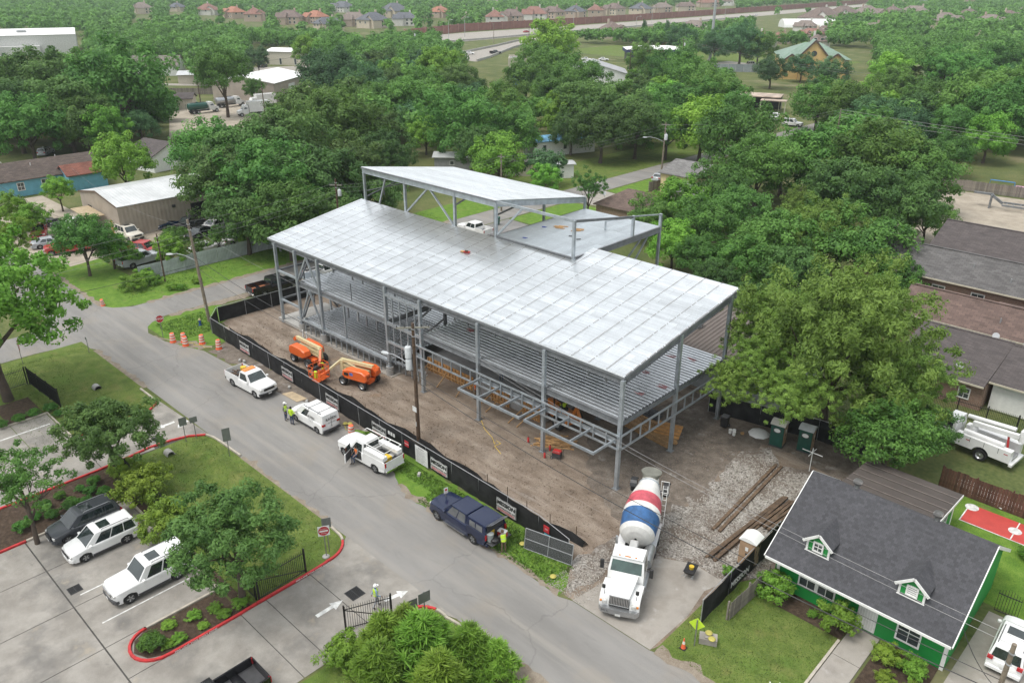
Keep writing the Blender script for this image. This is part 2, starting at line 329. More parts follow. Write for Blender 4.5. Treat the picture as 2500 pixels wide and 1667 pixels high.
for i, p in enumerate(([(-12.2,-11.1),(-9.9,-11.5),(0,-11.5),(4.3,-11.75),(4.0,-11.15),(0,-11.0),(-9.9,-10.95),(-12,-10.7)], [(-53,-17.15),(-41.2,-17.1),(-41.2,-17.75),(-53,-17.85)], [(-24,-17.05),(-11.8,-17.05),(-11.8,-17.95),(-24,-17.75)], [(2,-17.05),(9,-17.05),(9,-18.1),(2,-17.8)], [(-56.9,-8),(-56.1,-8),(-55.4,0),(-55.6,30),(-56.9,30)], [(-62.6,-8),(-61.8,-8),(-61.8,40),(-62.8,40)], [(11.2,-11.4),(18.3,-11.4),(18.3,-10.75),(11.2,-10.5)], [(-86,-12.5),(-65,-12.5),(-65,-11.9),(-86,-11.8)], [(-52.5,-11.9),(-45.5,-10.1),(-44.9,-8.9),(-46.5,-8.6),(-50,-10.9)])):
    struct('worn_edge', MB().sheet(ragged(p, .3, .45, 20+i), 0.0185 if i != 6 else 0.0225), worn)
# concrete slabs of the two drives and the lot, each its own piece with an open joint round it
lot = bpy.data.objects['parking_lot']
def slab(pts, z=0.03):
    c = (sum(p[0] for p in pts)/len(pts), sum(p[1] for p in pts)/len(pts)); q = []
    for p in pts:
        d = Vector((c[0]-p[0], c[1]-p[1])); q.append((p[0]+0.025*(1 if d.x > 0 else -1), p[1]+0.025*(1 if d.y > 0 else -1)))
    MB().prism(q, 0.0075, z).obj('slab', concm, lot)
slab([(-8.4,-21.15),(-1.6,-21.15),(-1.6,-19.4),(-1.25,-18.6),(-0.5,-17.85),(1.3,-17.23),(-9.9,-17.23),(-8.7,-19)])
for y0, y1 in ((-24.3,-21.15),(-26.0,-24.3),(-32.66,-26.0)): slab([(-8.35,y0),(-1.5,y0),(-1.5,y1),(-8.35,y1)])
for x0, x1 in ((-20.8,-16.15),(-16.15,-11.5)): slab([(x0,-32.66),(x1,-32.66),(x1,-25.95),(x0,-25.95)])
slab([(-24.85,-32.66),(-20.8,-32.66),(-20.8,-25.95),(-24.85,-25.95)])
slab([(-11.5,-32.66),(-8.35,-32.66),(-8.35,-25.9),(-11.5,-25.9)])
for x0, x1 in ((-30,-24.85),(-24.85,-20.8),(-20.8,-16.15),(-16.15,-11.5),(-11.5,-8.1),(-8.1,-1.5)):
    slab([(x0,-38.4),(x1,-38.4),(x1,-32.7),(x0,-32.7)]); slab([(x0,-44.5),(x1,-44.5),(x1,-38.4),(x0,-38.4)])
slab([(-36.6,-21.4),(-30.5,-21.4),(-30.6,-20.5),(-30.3,-19.3),(-28.9,-17.3),(-40.5,-17.75),(-38,-17.9),(-36.9,-18.7)])
for y0, y1 in ((-25.5,-21.4),(-30.0,-25.5),(-34.5,-30.0)): slab([(-36.6,y0),(-30.15,y0),(-30.15,y1),(-36.6,y1)])
for y0, y1 in ((-28.4,-25.5),(-31.2,-28.4),(-34.5,-31.2)): slab([(-42.5,y0),(-36.6,y0),(-36.6,y1),(-42.5,y1)])
# painted lines and arrows on the slabs
def stripe(name, pts, z=0.0345): return tag(MB().sheet(pts, z).obj(name, line_w), kind='structure')
def arrow(x, y, a, L=1.9):
    p = [(-L/2,-0.14),(L*0.1,-0.14),(L*0.1,-0.36),(L/2,0),(L*0.1,0.36),(L*0.1,0.14),(-L/2,0.14)]
    stripe('painted_arrow', [(x+u*cos(a)-v*sin(a), y+u*sin(a)+v*cos(a)) for u, v in p])
arrow(-4.95,-22.0,pi/2); arrow(-2.9,-18.55,pi/2-0.25,1.6); arrow(-33.2,-19.2,-pi/2,1.6); arrow(-32.3,-18.1,-pi/2+0.5,1.3)
for x in (-13.6,-17.0): stripe('stall_line', [(x-0.05,-32),(x+0.05,-32),(x+0.05,-26.6),(x-0.05,-26.6)])
stripe('stall_line', [(-22.4,-31.2),(-22.3,-31.2),(-22.3,-27),(-22.4,-27)])
stripe('stall_line', [(-40.6,-31),(-40.45,-31),(-40.45,-25.9),(-40.6,-25.9)])
# grates
gr_m = mat('cast_iron', (0.05,0.05,0.052), rough=0.6, metal=0.5)
def grate(x, y, w, d, label):
    t = thing('drain_grate', label, 'grate', (x, y, 0.031))
    fr = MB(); fr.box(-w/2,w/2,-d/2,-d/2+.05,0,.02); fr.box(-w/2,w/2,d/2-.05,d/2,0,.02); fr.box(-w/2,-w/2+.05,-d/2+.05,d/2-.05,0,.02); fr.box(w/2-.05,w/2,-d/2+.05,d/2-.05,0,.02)
    fr.obj('frame', gr_m, t)
    MB().box(-w/2+.05,w/2-.05,-d/2+.05,d/2-.05,0,.003).obj('pit', mat('shade_black',(0.008,0.008,0.008),rough=1), t)  # black plate painted as the shade below the bars
    n = 9
    bar = MB().box(-.018,.018,-d/2+.05,d/2-.05,.004,.018).mesh('bar', gr_m)
    for i in range(n): link('bar', bar, t, (-w/2+.05+(w-.1)*(i+.5)/n, 0, 0))
    MB().box(-w/2+.05,w/2-.05,-.03,.03,.019,.023).obj('cross_bar', gr_m, t)
grate(-17.75,-32.05,.75,.75,'square iron drain grate in the lot in front of the white cars')
grate(-4.9,-20.2,.95,.95,'square iron drain grate in the exit drive beside the walking worker')
grate(-31.5,-20.6,.85,.75,'iron drain grate in the drive beside the culvert pipe')
# kerbs
def kerb(name, pts, m, w=0.17, h=0.16, z0=0.0):
    mb = MB(); rings = []
    for i, p in enumerate(pts):
        a, b = pts[max(i-1,0)], pts[min(i+1,len(pts)-1)]
        d = Vector((b[0]-a[0], b[1]-a[1])).normalized(); n = Vector((-d.y, d.x))*w/2
        q = Vector((p[0], p[1]))
        l, r = q+n, q-n; l2, r2 = q+n*0.8, q-n*0.8
        rings.append([(r.x,r.y,z0),(r.x,r.y,z0+h*0.8),(r2.x,r2.y,z0+h),(l2.x,l2.y,z0+h),(l.x,l.y,z0+h*0.8),(l.x,l.y,z0)])
    mb.loft(rings); o = mb.obj(name, m); return tag(o, kind='structure')
def arc(cx, cy, r, a0, a1, n=8): return [(cx+r*cos(radians(a0+(a1-a0)*i/n)), cy+r*sin(radians(a0+(a1-a0)*i/n))) for i in range(n+1)]
kerb('red_kerb', [(-8.45,-24.9)]+[(-8.38,-26),(-8.38,-30.2)]+arc(-9.85,-30.4,1.45,0,-180,12)[1:], redk)
kerb('kerb', [(-11.3,-30.5),(-11.3,-26),(-11.3,-25.7)], kerbm)
kerb('red_kerb', [(-8.45,-24.85),(-8.48,-21),(-8.55,-19.9)]+arc(-10.6,-19.5,2.0,-5,60,8), redk)
kerb('kerb', arc(-10.6,-19.5,2.0,62,92,4)+[(-11.6,-17.42)], kerbm)
kerb('red_kerb', [(-1.55,-24),(-1.55,-20.3)]+arc(0.25,-19.4,1.8,178,105,8), redk)
kerb('kerb', arc(0.25,-19.4,1.8,103,75,4)+[(1.9,-17.5)], kerbm)
kerb('red_kerb', [(-24.95,-36),(-24.95,-32.6)], redk); kerb('kerb', [(-24.95,-32.55),(-24.95,-26.4),(-24.9,-25.85)], kerbm)
kerb('kerb', [(-24.8,-25.85),(-11.4,-25.85)], kerbm)
kerb('red_kerb', [(-30.2,-34),(-30.2,-26),(-30.4,-23.3),(-30.6,-21.6),(-30.4,-20),(-30.0,-18.7),(-29.2,-17.6)], redk)
kerb('kerb', [(-29.15,-17.55),(-28.3,-17.32),(-27,-17.25),(-24.2,-17.2)], kerbm)
kerb('red_kerb', [(-36.65,-25),(-36.65,-20)]+arc(-38.3,-19.5,1.65,-2,62,7), redk)
kerb('kerb', arc(-38.3,-19.5,1.65,64,90,4)+[(-41.2,-17.85)], kerbm)
kerb('kerb', [(-42.6,-34),(-42.6,-25.4),(-36.8,-25.4)], kerbm)
def fire_lane(x, y, a, lo=0.17):
    o = lettering('FIRE LANE TOW AWAY ZONE', 0.15, white, None, (x, y, lo), (0, 0, a), bold=0.004, sx=1.25)
    o.name = 'kerb_lettering'; tag(o, kind='structure')
def fire_face(x, y, a):
    o = lettering('FIRE LANE TOW AWAY ZONE', 0.15, white, None, (x, y, 0.085), (pi/2, 0, a), bold=0.004, sx=1.25)
    o.name = 'kerb_lettering'; tag(o, kind='structure')
fire_face(-8.283,-28.8,pi/2); fire_face(-8.38,-20.9,pi/2)
# planting beds
for p in ([(-11.2,-30.5),(-10.8,-31.3),(-9.9,-31.7),(-9,-31.3),(-8.5,-30.4),(-8.5,-25.9),(-11.2,-25.9)], [(-30.1,-30.2),(-25.05,-30.2),(-25.05,-25.95),(-30.1,-25.3)], [(-25.0,-25.75),(-8.6,-25.75),(-8.6,-25.2),(-25,-25.2)], [(-30.1,-36),(-25.05,-36),(-25.05,-30.25),(-30.1,-30.25)], [(-47,-28.4),(-42.7,-28.4),(-42.7,-25.6),(-47,-25.6)]):
    struct('mulch_bed', MB().sheet(p, 0.055), mulch)
struct('mulch_bed', MB().sheet([(14.2,-3.1),(18.4,-3.1),(18.4,-1.4),(14.2,-1.4)], 0.05), mulch)
struct('mulch_bed', MB().sheet([(20.2,-5.6),(23.2,-5.6),(23.2,-1.4),(20.2,-1.4)], 0.05), mulch)
# house walk: three concrete pieces
walk = struct('front_walk', MB().sheet([(18.45,-11.3),(20.05,-11.3),(20.05,-1.5),(18.45,-1.5)], 0.014), MATS['joint_filler'])
for y0, y1 in ((-11.25,-7.3),(-7.3,-4.4),(-4.4,-1.5)): MB().prism([(18.47,y0+.02),(20.03,y0+.02),(20.03,y1-.02),(18.47,y1-.02)], 0.015, 0.05).obj('slab', concp, walk)
MB().prism([(20.07,-7.2),(23.4,-7.2),(23.4,-5.75),(20.07,-5.75)], 0.015, 0.05).obj('slab', concp, walk)
MB().prism([(18.28,-11.2),(18.43,-11.2),(18.43,-3.2),(18.28,-3.2)], 0.0, 0.11).obj('edging', kerbm, walk)
# red court in the back yard
court_red = mat('court_red', (0.45,0.055,0.045), rough=0.7, var=0.1, vs=1)
struct('sports_court', MB().sheet([(19.7,13.7),(40,13.7),(40,16.25),(19.7,16.25)], 0.036), court_red)
def ring_line(pts): stripe('court_line', pts, 0.041)
ring_line([(19.7,13.7),(40,13.7),(40,13.78),(19.7,13.78)]); ring_line([(19.7,13.79),(19.78,13.79),(19.78,16.25),(19.7,16.25)])
ring_line([(22.9,13.79),(22.98,13.79),(22.98,16.25),(22.9,16.25)])
stripe('court_disc', arc(22.94,15.0,0.42,0,345,23), 0.045); stripe('court_disc', arc(19.95,15.9,0.45,0,345,23), 0.045)
# storm culvert pipes in the swales
def culvert(x, y, a, label):
    t = thing('culvert_pipe', label, 'pipe', (x, y, -0.1), a)
    mb = MB(); R = Matrix.Rotation(pi/2, 4, 'Y')
    prof = [(0.33,-0.7),(0.33,0.0),(0.26,0.0),(0.26,-0.7)]
    mb.loft([[(r*cos(2*pi*k/14), r*sin(2*pi*k/14), z) for k in range(14)] for r, z in prof], 0, Matrix.Translation((0,0,0.18)) @ R, caps=False); mb.obj('pipe_wall', conc, t, 40)
    MB().cyl((-0.6,0,0.18),(-0.62,0,0.18),0.27,n=14).obj('bore_shade', MATS['shade_black'], t)  # black disc painted as the shade inside the pipe
culvert(-28.2,-21.0,0.0,'round concrete culvert pipe end in the swale below the red kerb')
culvert(-44.6,-20.6,pi,'dark culvert pipe end in the corner lawn')
# scattered stones on the gravel yard and litter of stones by the drive apron
def stones(name, n, poly, smin, smax, label):
    mb = MB(); xs = [p[0] for p in poly]; ys = [p[1] for p in poly]
    def inside(x, y):
        c = False; j = len(poly)-1
        for i in range(len(poly)):
            if (poly[i][1] > y) != (poly[j][1] > y) and x < (poly[j][0]-poly[i][0])*(y-poly[i][1])/(poly[j][1]-poly[i][1])+poly[i][0]: c = not c
            j = i
        return c
    rr = random.Random(3); k = 0
    while k < n:
        x, y = rr.uniform(min(xs), max(xs)), rr.uniform(min(ys), max(ys))
        if not inside(x, y): continue
        k += 1; s = rr.uniform(smin, smax); a = rr.uniform(0, 6.28); z = 0.026
        q = [(cos(a+t)*s*rr.uniform(.7,1.2), sin(a+t)*s*rr.uniform(.7,1.2)) for t in (0,1.57,3.14,4.71)]
        vs_ = [(x+u, y+v, z) for u, v in q] + [(x+u*.55, y+v*.55, z+s*rr.uniform(.6,1.0)) for u, v in q]
        mb.add(vs_, [(0,1,5,4),(1,2,6,5),(2,3,7,6),(3,0,4,7),(4,5,6,7)])
    return tag(mb.obj(name, stone), label, 'stones', kind='stuff')
stones('loose_stones', 5200, [(3.2,-8.4),(4.6,-10.8),(5.6,-7.0),(6.6,-4.4),(8.8,-3.2),(11.2,-3.4),(12.4,-1.5),(12.4,8),(9.4,11.6),(7.4,10.8),(5.8,12.4),(4.6,10.2),(5.3,4.8),(4.9,0.4),(3.9,-4)], 0.03, 0.075, 'loose pale crushed stones spread over the yard beside the mixer truck')
stones('dirt_clods', 2600, [(-48,-5.5),(-1,-6.6),(3,-7.5),(4,-2),(4,10),(-1,14),(-1,0),(-48,-1)], 0.02, 0.07, 'small clods and stones scattered over the site dirt').data.materials[0] = dirt
stones('roadside_stones', 700, [(2.6,-11.3),(6.2,-11.3),(5.8,-9.2),(4.9,-8.4),(3.3,-9.0)], 0.025, 0.05, 'small grey stones at the mouth of the site drive')
# grass blades on the verges and lawns near the camera
def blades(name, areas, m, label, hmin=.05, hmax=.14, seed=5):
    rr = random.Random(seed); mb = MB()
    for (x0, x1, y0, y1, n, zf) in areas:
        for i in range(n):
            x, y = rr.uniform(x0, x1), rr.uniform(y0, y1); z = 0.012 + (zf(x, y) if zf else 0)
            a = rr.uniform(0, 6.28); h = rr.uniform(hmin, hmax); w = h*0.45; lx, ly = rr.uniform(-.6,.6)*h, rr.uniform(-.6,.6)*h
            mb.add([(x-w*cos(a), y-w*sin(a), z), (x+w*cos(a), y+w*sin(a), z), (x+lx, y+ly, z+h)], [(0,1,2)])
    return tag(mb.obj(name, m), label, 'grass', kind='stuff')
gb = mat('grass_blade', (0.105,0.155,0.03), rough=0.9, var=0.45, vs=1.1, world=True)
gb2 = mat('lush_grass_blade', (0.115,0.215,0.03), rough=0.9, var=0.45, vs=1.3, world=True)
blades('verge_blades', [(-9.5,3.4,-11.3,-9.0,6000,None),(-15,-0.5,-9.9,-8.4,5000,None),(-20,-15,-9.3,-7.9,2000,None),(-55,-49,-10.4,-5,3000,None),(-69.5,-64.5,-9,40,4000,None)], gb2, 'long bright grass of the street verges', .05, .15)
blades('lawn_blades', [(-29.5,-9,-25,-17.5,9000,swale),(-55,-37,-28,-17.8,7000,None),(11.2,18.3,-10.8,-3.2,7000,None),(-1.2,8,-30,-17.6,4000,None)], gb, 'short mown grass of the lawns', .03, .09, 9)
# ================================================================ STEEL FRAME UNDER CONSTRUCTION
def deck_surface(name, col, rough, metal):
    """zinc coated sheet with long rolling streaks and sheet to sheet differences"""
    m = mat(name, col, rough=rough, metal=metal, var=0.05, vs=0.8, rnd=0.06); t = m.node_tree; b = t.nodes['Principled BSDF']
    g = t.nodes.new('ShaderNodeNewGeometry').outputs['Position']; mp = N(t, 'ShaderNodeMapping'); mp.inputs['Scale'].default_value = (0.12,4.5,4.5); t.links.new(g, mp.inputs['Vector'])
    n = N(t, 'ShaderNodeTexNoise', Scale=1.0, Detail=4); t.links.new(mp.outputs[0], n.inputs['Vector']); mr = N(t, 'ShaderNodeMapRange'); mr.inputs['From Min'].default_value = .3; mr.inputs['From Max'].default_value = .7; mr.inputs['To Min'].default_value = 0.84; mr.inputs['To Max'].default_value = 1.08; t.links.new(n.outputs['Fac'], mr.inputs['Value'])
    l = b.inputs['Base Color'].links[0]; src = l.from_socket; h = t.nodes.new('ShaderNodeHueSaturation'); t.links.new(src, h.inputs['Color']); t.links.new(mr.outputs[0], h.inputs['Value']); t.links.new(h.outputs[0], b.inputs['Base Color']); return m
deckm = deck_surface('bright_galvanised_deck', (0.88,0.90,0.91), 0.28, 0.92)
deck2m = mat('floor_deck_zinc', (0.66,0.68,0.70), rough=0.34, metal=0.9, var=0.10, vs=0.9, rnd=0.07)
markm = mat('weld_mark_rust', (0.16,0.14,0.12), rough=0.8)
ply = mat('form_plywood', (0.50,0.26,0.09), rough=0.7, var=0.18, vs=2, rnd=0.12)
FB = thing('steel_frame_building', 'two storey steel frame building under construction with bright metal deck roofs', 'building')
GX = [0, -7.35, -14.7, -22.0, -26.9, -37.8, -41.9, -45.7]
RZ = lambda y: 9.29 + 0.1547*y
CW = 0.27
def deck_mesh(name, L, pitch, top, dep, n, m):
    mb = MB(); prof = []
    for i in range(n):
        y = i*pitch; s = (pitch-top)*0.2
        prof += [(y, 0), (y+pitch-top-2*s+0.0, 0), (y+pitch-top-s, dep), (y+pitch-s, dep)]
    prof.append((n*pitch, 0))
    a = [(0, y, z) for y, z in prof]; b = [(L, y, z) for y, z in prof]
    k = len(prof); mb.add(a+b, [(i, k+i, k+i+1, i+1) for i in range(k-1)])
    return mb.mesh(name, m)
# --- main roof: sheets 0.914 m wide, laid along the building
PW, SLOPE = 0.914, math.atan(0.1547)
def lay(name, m, x0, x1, y0, y1, zf, tilt, seg, pitch, top, dep, w, skip=None, rz=0, stag=True):
    rr = random.Random(11); nr = max(1, round((y1-y0)/w/cos(tilt))); n = round(w/pitch)
    wy = (y1-y0)/nr; pit = wy/cos(tilt)/n
    cache = {}
    for r in range(nr):
        x = x0; y = y0 + r*wy; first = True
        while x < x1-0.05:
            L = seg*(0.5 if (first and stag and r % 2) else 1.0); L = min(L, x1-x); first = False
            if x1-x-L < 0.8: L = x1-x
            key = round(L, 2)
            if key not in cache: cache[key] = deck_mesh(name, L-0.012, pit, top, dep, n, m)
            if not (skip and skip(x+L/2, y+wy/2)):
                o = link(name, cache[key], FB, (x, y, zf(y))); o.rotation_euler = (tilt, 0, 0)
            x += L
lay('roof_sheet', deckm, -47.1, 0.05, 0.05, 12.6, RZ, SLOPE, 6.6, 0.1524, 0.085, 0.038, PW)
lay('roof_sheet', deckm, -15.2, 0.05, 12.6, 15.62, RZ, SLOPE, 7.6, 0.1524, 0.085, 0.038, PW)
# weld and screw marks over every joist line
mk = MB(); rr = random.Random(2)
for i in range(30):
    x = -46.7 + i*1.61
    for j in range(104):
        y = 0.15 + j*0.1505
        if y > 12.5 and x < -15.2: continue
        if rr.random() < 0.12: continue
        z = RZ(y) + 0.045; w = 0.045
        mk.add([(x-w,y,z),(x+w,y,z),(x+w,y+0.085,z+0.013),(x-w,y+0.085,z+0.013)], [(0,1,2,3)])
tag(mk.obj('weld_marks', markm, FB), kind='stuff')
# eave and rake trim, edge beams, roof beams and joists
MB().beam((-47.1,0.02,9.2),(0.08,0.02,9.2),0.03,0.2).obj('eave_trim', steel_d, FB)
MB().beam((0.07,0.03,9.2),(0.07,15.6,RZ(15.6)-0.09),0.03,0.18).obj('rake_trim', steel_d, FB)
MB().beam((-47.12,0.03,9.2),(-47.12,12.6,RZ(12.6)-0.09),0.03,0.18).obj('rake_trim', steel_d, FB)
MB().beam((-15.2,15.63,RZ(15.6)-.06),(0.08,15.63,RZ(15.6)-.06),0.03,0.16).obj('eave_trim', steel_d, FB)
def bm(name, p, q, w=0.2, h=0.45, m=steel_d, i=True):
    mb = MB(); (mb.ibeam(p, q, w, h) if i else mb.beam(p, q, w, h)); return mb.obj(name, m, FB)
bm('eave_beam', (-46.5,0.16,8.93), (-0.14,0.16,8.93))
bm('roof_beam', (-46.5,12.7,RZ(12.7)-0.34), (-15.2,12.7,RZ(12.7)-0.34)); bm('roof_beam', (-46.5,7.2,RZ(7.2)-0.34), (0,7.2,RZ(7.2)-0.34)); bm('roof_beam', (-15.2,14.4,RZ(14.4)-0.34), (0,14.4,RZ(14.4)-0.34))
for x in GX: bm('roof_girder', (x, 0.3, RZ(0.3)-0.36), (x, 12.6 if x < -15 else 15.4, RZ(12.6 if x < -15 else 15.4)-0.36))
jm = MB().beam((0,0.2,-0.14),(0,12.4,12.2*0.1547-0.14),0.06,0.2).mesh('roof_joist', steel_d)
for i in range(30):
    x = -46.7+i*1.61
    if min(abs(x-g) for g in GX) > 0.25: link('roof_joist', jm, FB, (x, 0, 9.29))
hm = MB().box(-.05,.05,-.05,.05,-.62,0).box(-.16,.16,-.03,.03,-.66,-.62).mesh('hanger', steel_d)
for i in range(28):
    x = -45.2+i*1.61
    if min(abs(x-g) for g in GX) > 0.3 and i % 3 != 1: link('hanger', hm, FB, (x, 0.35, 8.86))
# --- columns
def col(x, y, z0, z1, m=steel, w=CW, base=True):
    mb = MB().box(x-w/2,x+w/2,y-w/2,y+w/2,z0+0.02,z1)
    o = mb.obj('column', m, FB)
    if base: MB().box(x-.25,x+.25,y-.25,y+.25,z0,z0+.03).obj('base_plate', steel_d, o)
    return o
for i, x in enumerate(GX):
    z0 = 0.02
    if i in (4, 5, 6):
        z0 = 0.95; MB().cyl((x,0,0.0),(x,0,0.94),0.36,n=18).obj('concrete_pier', conc, FB, 40)
    col(x, 0, z0, 9.05)
for y in (7.2, 14.4):
    for x in GX[:4]: col(x, y, 0.02, RZ(y)-0.15)
for x in (-26.9,-37.8,-45.7): col(x, 7.2, 0.02, RZ(7.2)-0.5, steel_d)
# --- floor decks
D1, D2, D3 = 5.87, 5.76, 1.5
lay('floor_deck_sheet', deck2m, -21.85, 0.1, 0.2, 14.3, lambda y: D1-0.12, 0, 7.35, 0.44, 0.2, 0.12, 1.32)
lay('floor_deck_sheet', deck2m, -41.8, -26.95, 0.2, 12.3, lambda y: D2-0.12, 0, 7.4, 0.44, 0.2, 0.12, 1.32)
lay('floor_deck_sheet', deck2m, -41.8, -26.95, 0.2, 12.3, lambda y: D3-0.12, 0, 7.4, 0.44, 0.2, 0.12, 1.32)
lay('floor_deck_sheet', deck2m, -26.8, -22.1, 5.4, 12.3, lambda y: D2-0.12, 0, 7.4, 0.44, 0.2, 0.12, 1.32)
# reinforcing bars over the raised ground floor
rb = MB()
for i in range(36): rb.beam((-41.7+i*0.41,0.3,D3+.03),(-41.7+i*0.41,9.0,D3+.03),0.022)
for i in range(22): rb.beam((-41.7,0.4+i*0.4,D3+.052),(-27.1,0.4+i*0.4,D3+.052),0.022)
tag(rb.obj('reinforcing_bars', mat('rebar', (0.09,0.07,0.06), rough=0.8), FB), kind='stuff')
# debris strips and red marks on the decks
pinkm = mat('red_marking_paint', (0.5,0.05,0.05), rough=0.8)
for (x, y) in ((-19.5,3.6),(-1.6,4.4),(-0.9,6.5),(-3.4,7.6),(-5.2,9.3),(-5.9,10.4),(-1.9,12.2),(-3.5,11.6)):
    mb = MB()
    for k in range(6): mb.box(x+random.uniform(-.4,.4), x+random.uniform(.42,.6), y+k*.09-.3, y+k*.09-.26, D1, D1+.004+k*.0003)
    mb.obj('paint_mark', pinkm, FB)
def edge(z, x0, x1, y=0.12, h=0.5): bm('floor_edge_beam', (x0,y,z-0.3), (x1,y,z-0.3), 0.22, h, steel_d)
edge(D1,-21.85,-0.14); edge(D2,-41.75,-27.05); edge(D3-0.02,-41.75,-27.05,0.1,0.3)
bm('floor_edge_beam', (0.0,0.3,D1-.33), (0.0,14.2,D1-.33), 0.2, 0.42); bm('floor_edge_beam', (-21.9,0.3,D1-.33), (-21.9,14.2,D1-.33), 0.2, 0.42)
bm('floor_edge_beam', (-21.9,14.42,D1-.33), (0.0,14.42,D1-.33), 0.2, 0.42)
bm('floor_edge_beam', (-26.95,0.3,D2-.33), (-26.95,12.2,D2-.33), 0.2, 0.42); bm('floor_edge_beam', (-41.85,0.3,D2-.33), (-41.85,12.2,D2-.33), 0.2, 0.42)
for x in GX[1:3]: bm('floor_beam', (x,0.3,D1-.36), (x,14.2,D1-.36), 0.18, 0.45)
for y in (4.8, 9.6): bm('floor_beam', (-21.7,y,D1-.36), (-0.2,y,D1-.36), 0.18, 0.40); bm('floor_beam', (-41.7,y,D2-.36), (-27.1,y,D2-.36), 0.18, 0.40)
for dx, z0 in ((-33.9,1.6),(-36.2,1.6),(-31.6,1.6)): MB().box(dx-.08,dx+.08,.04,.2,(z0 if dx == -33.9 else 4.2),D2-.55).obj('hanging_post', steel, FB)
for dx in (-40.4,-39.2,-36.2,-33.2,-30.2,-28.6): MB().box(dx-.06,dx+.06,.05,.17,D2-1.7,D2-.55).obj('hanging_post', steel_d, FB)
for p in ((-34.8,0.8),(-33.3,0.7)): MB().cyl((p[0],p[1],D2 if p[0] > -34 else D3),(p[0],p[1],(D2 if p[0] > -34 else D3)+1.7),0.035,n=6).obj('guard_post', black, FB)
# short studs below the raised floor
st_m = MB().box(-.05,.05,-.05,.05,0.12,1.32).beam((0.05,0,0.95),(0.34,0.0,1.3),0.05).mesh('stud', steel)
for i in range(16): link('stud', st_m, FB, (-41.3+i*0.93, 0.02, 0))
MB().beam((-42.6,-0.05,1.42),(-26.9,-0.05,1.42),0.12,0.2).obj('sill_channel', steel, FB)
for i in range(5): link('stud', st_m, FB, (-26.6+i*0.95, 0.9, 0))
MB().beam((-26.9,0.3,1.42),(-22.6,0.9,1.42),0.12,0.2).obj('sill_channel', steel, FB)
# stair bay between the two decks
for z in (8.3, 3.6): MB().beam((-26.8,-0.02,z),(-22.1,-0.02,z),0.18,0.24).obj('bay_rail', steel, FB)
MB().beam((-26.8,0.02,D2-.3),(-22.1,0.02,D2-.3),0.2,0.3).obj('bay_rail', steel, FB)
for i in range(4): MB().box(-25.95+i*1.05,-25.85+i*1.05,-.07,.03,1.5,8.18).obj('bay_stud', steel, FB)
MB().beam((-26.7,0.5,3.2),(-23.2,5.2,8.6),0.16).obj('brace', steel_d, FB); MB().beam((-26.7,0.4,1.6),(-24.0,4.5,5.3),0.14).obj('brace', steel_d, FB)
# chevron braces of the end bay and rails beyond it
for z0, z1 in ((D2,8.75),(1.55,D2-.55)):
    for xe in (-41.8,-37.9):
        MB().beam((-39.8,0.0,z1),(xe,0.0,z0),0.16).obj('brace', steel, FB)
        MB().beam((-41.85,2.2,z1),(-41.85,4.6 if xe < -40 else 0.3,z0),0.14).obj('brace', steel_d, FB)
for z in (6.0, 2.7): MB().beam((-45.6,0,z),(-41.9,0,z),0.18,0.2).obj('end_rail', steel, FB)
for z in (6.0, 2.7): MB().beam((-45.7,0.1,z),(-45.7,7.1,z),0.16,0.2).obj('end_rail', steel_d, FB)
MB().box(-45.4,-42.1,2.0,4.2,D2-.9,D2-.75).obj('landing', steel, FB)
for a in ((-45.3,2.0),(-43.8,2.0),(-42.2,2.0)): MB().box(a[0]-.05,a[0]+.05,a[1]-.05,a[1]+.05,D2-.75,D2+.5).obj('landing_post', steel_d, FB)
# --- ladder frames of light steel round the lower storey
def ladder(p, q, name):
    p, q = Vector(p), Vector(q); n = round((q-p).length/1.22)
    o = MB().beam(p+Vector((0,0,4.66)), q+Vector((0,0,4.66)), 0.12, 0.13).beam(p+Vector((0,0,3.55)), q+Vector((0,0,3.55)), 0.12, 0.13).obj(name, steel, FB)
    sm = MB().box(-.045,.045,-.045,.045,3.62,4.59).mesh('rung', steel)
    for i in range(n+1): link('rung', sm, o, p+(q-p)*(i/n))
ladder((-22.6,-0.24,0), (0.2,-0.24,0), 'ladder_frame'); ladder((0.24,-0.1,0), (0.24,14.3,0), 'ladder_frame')
bm('canopy_beam', (-14.5,-0.1,4.1), (-0.2,-0.1,4.1), 0.16, 0.34, steel)
for x0, x1 in ((-14.3,-7.4),(-6.95,-0.2)):
    o = MB().beam((x0,-2.7,4.2),(x1,-2.7,4.2),0.12,0.2).obj('canopy_frame', steel, FB)
    for k in range(4):
        x = x0+.06+(x1-x0-.12)*k/3; MB().beam((x,-2.64,4.2),(x,-0.2,4.2),0.11,0.19).obj('outrigger', steel, o)
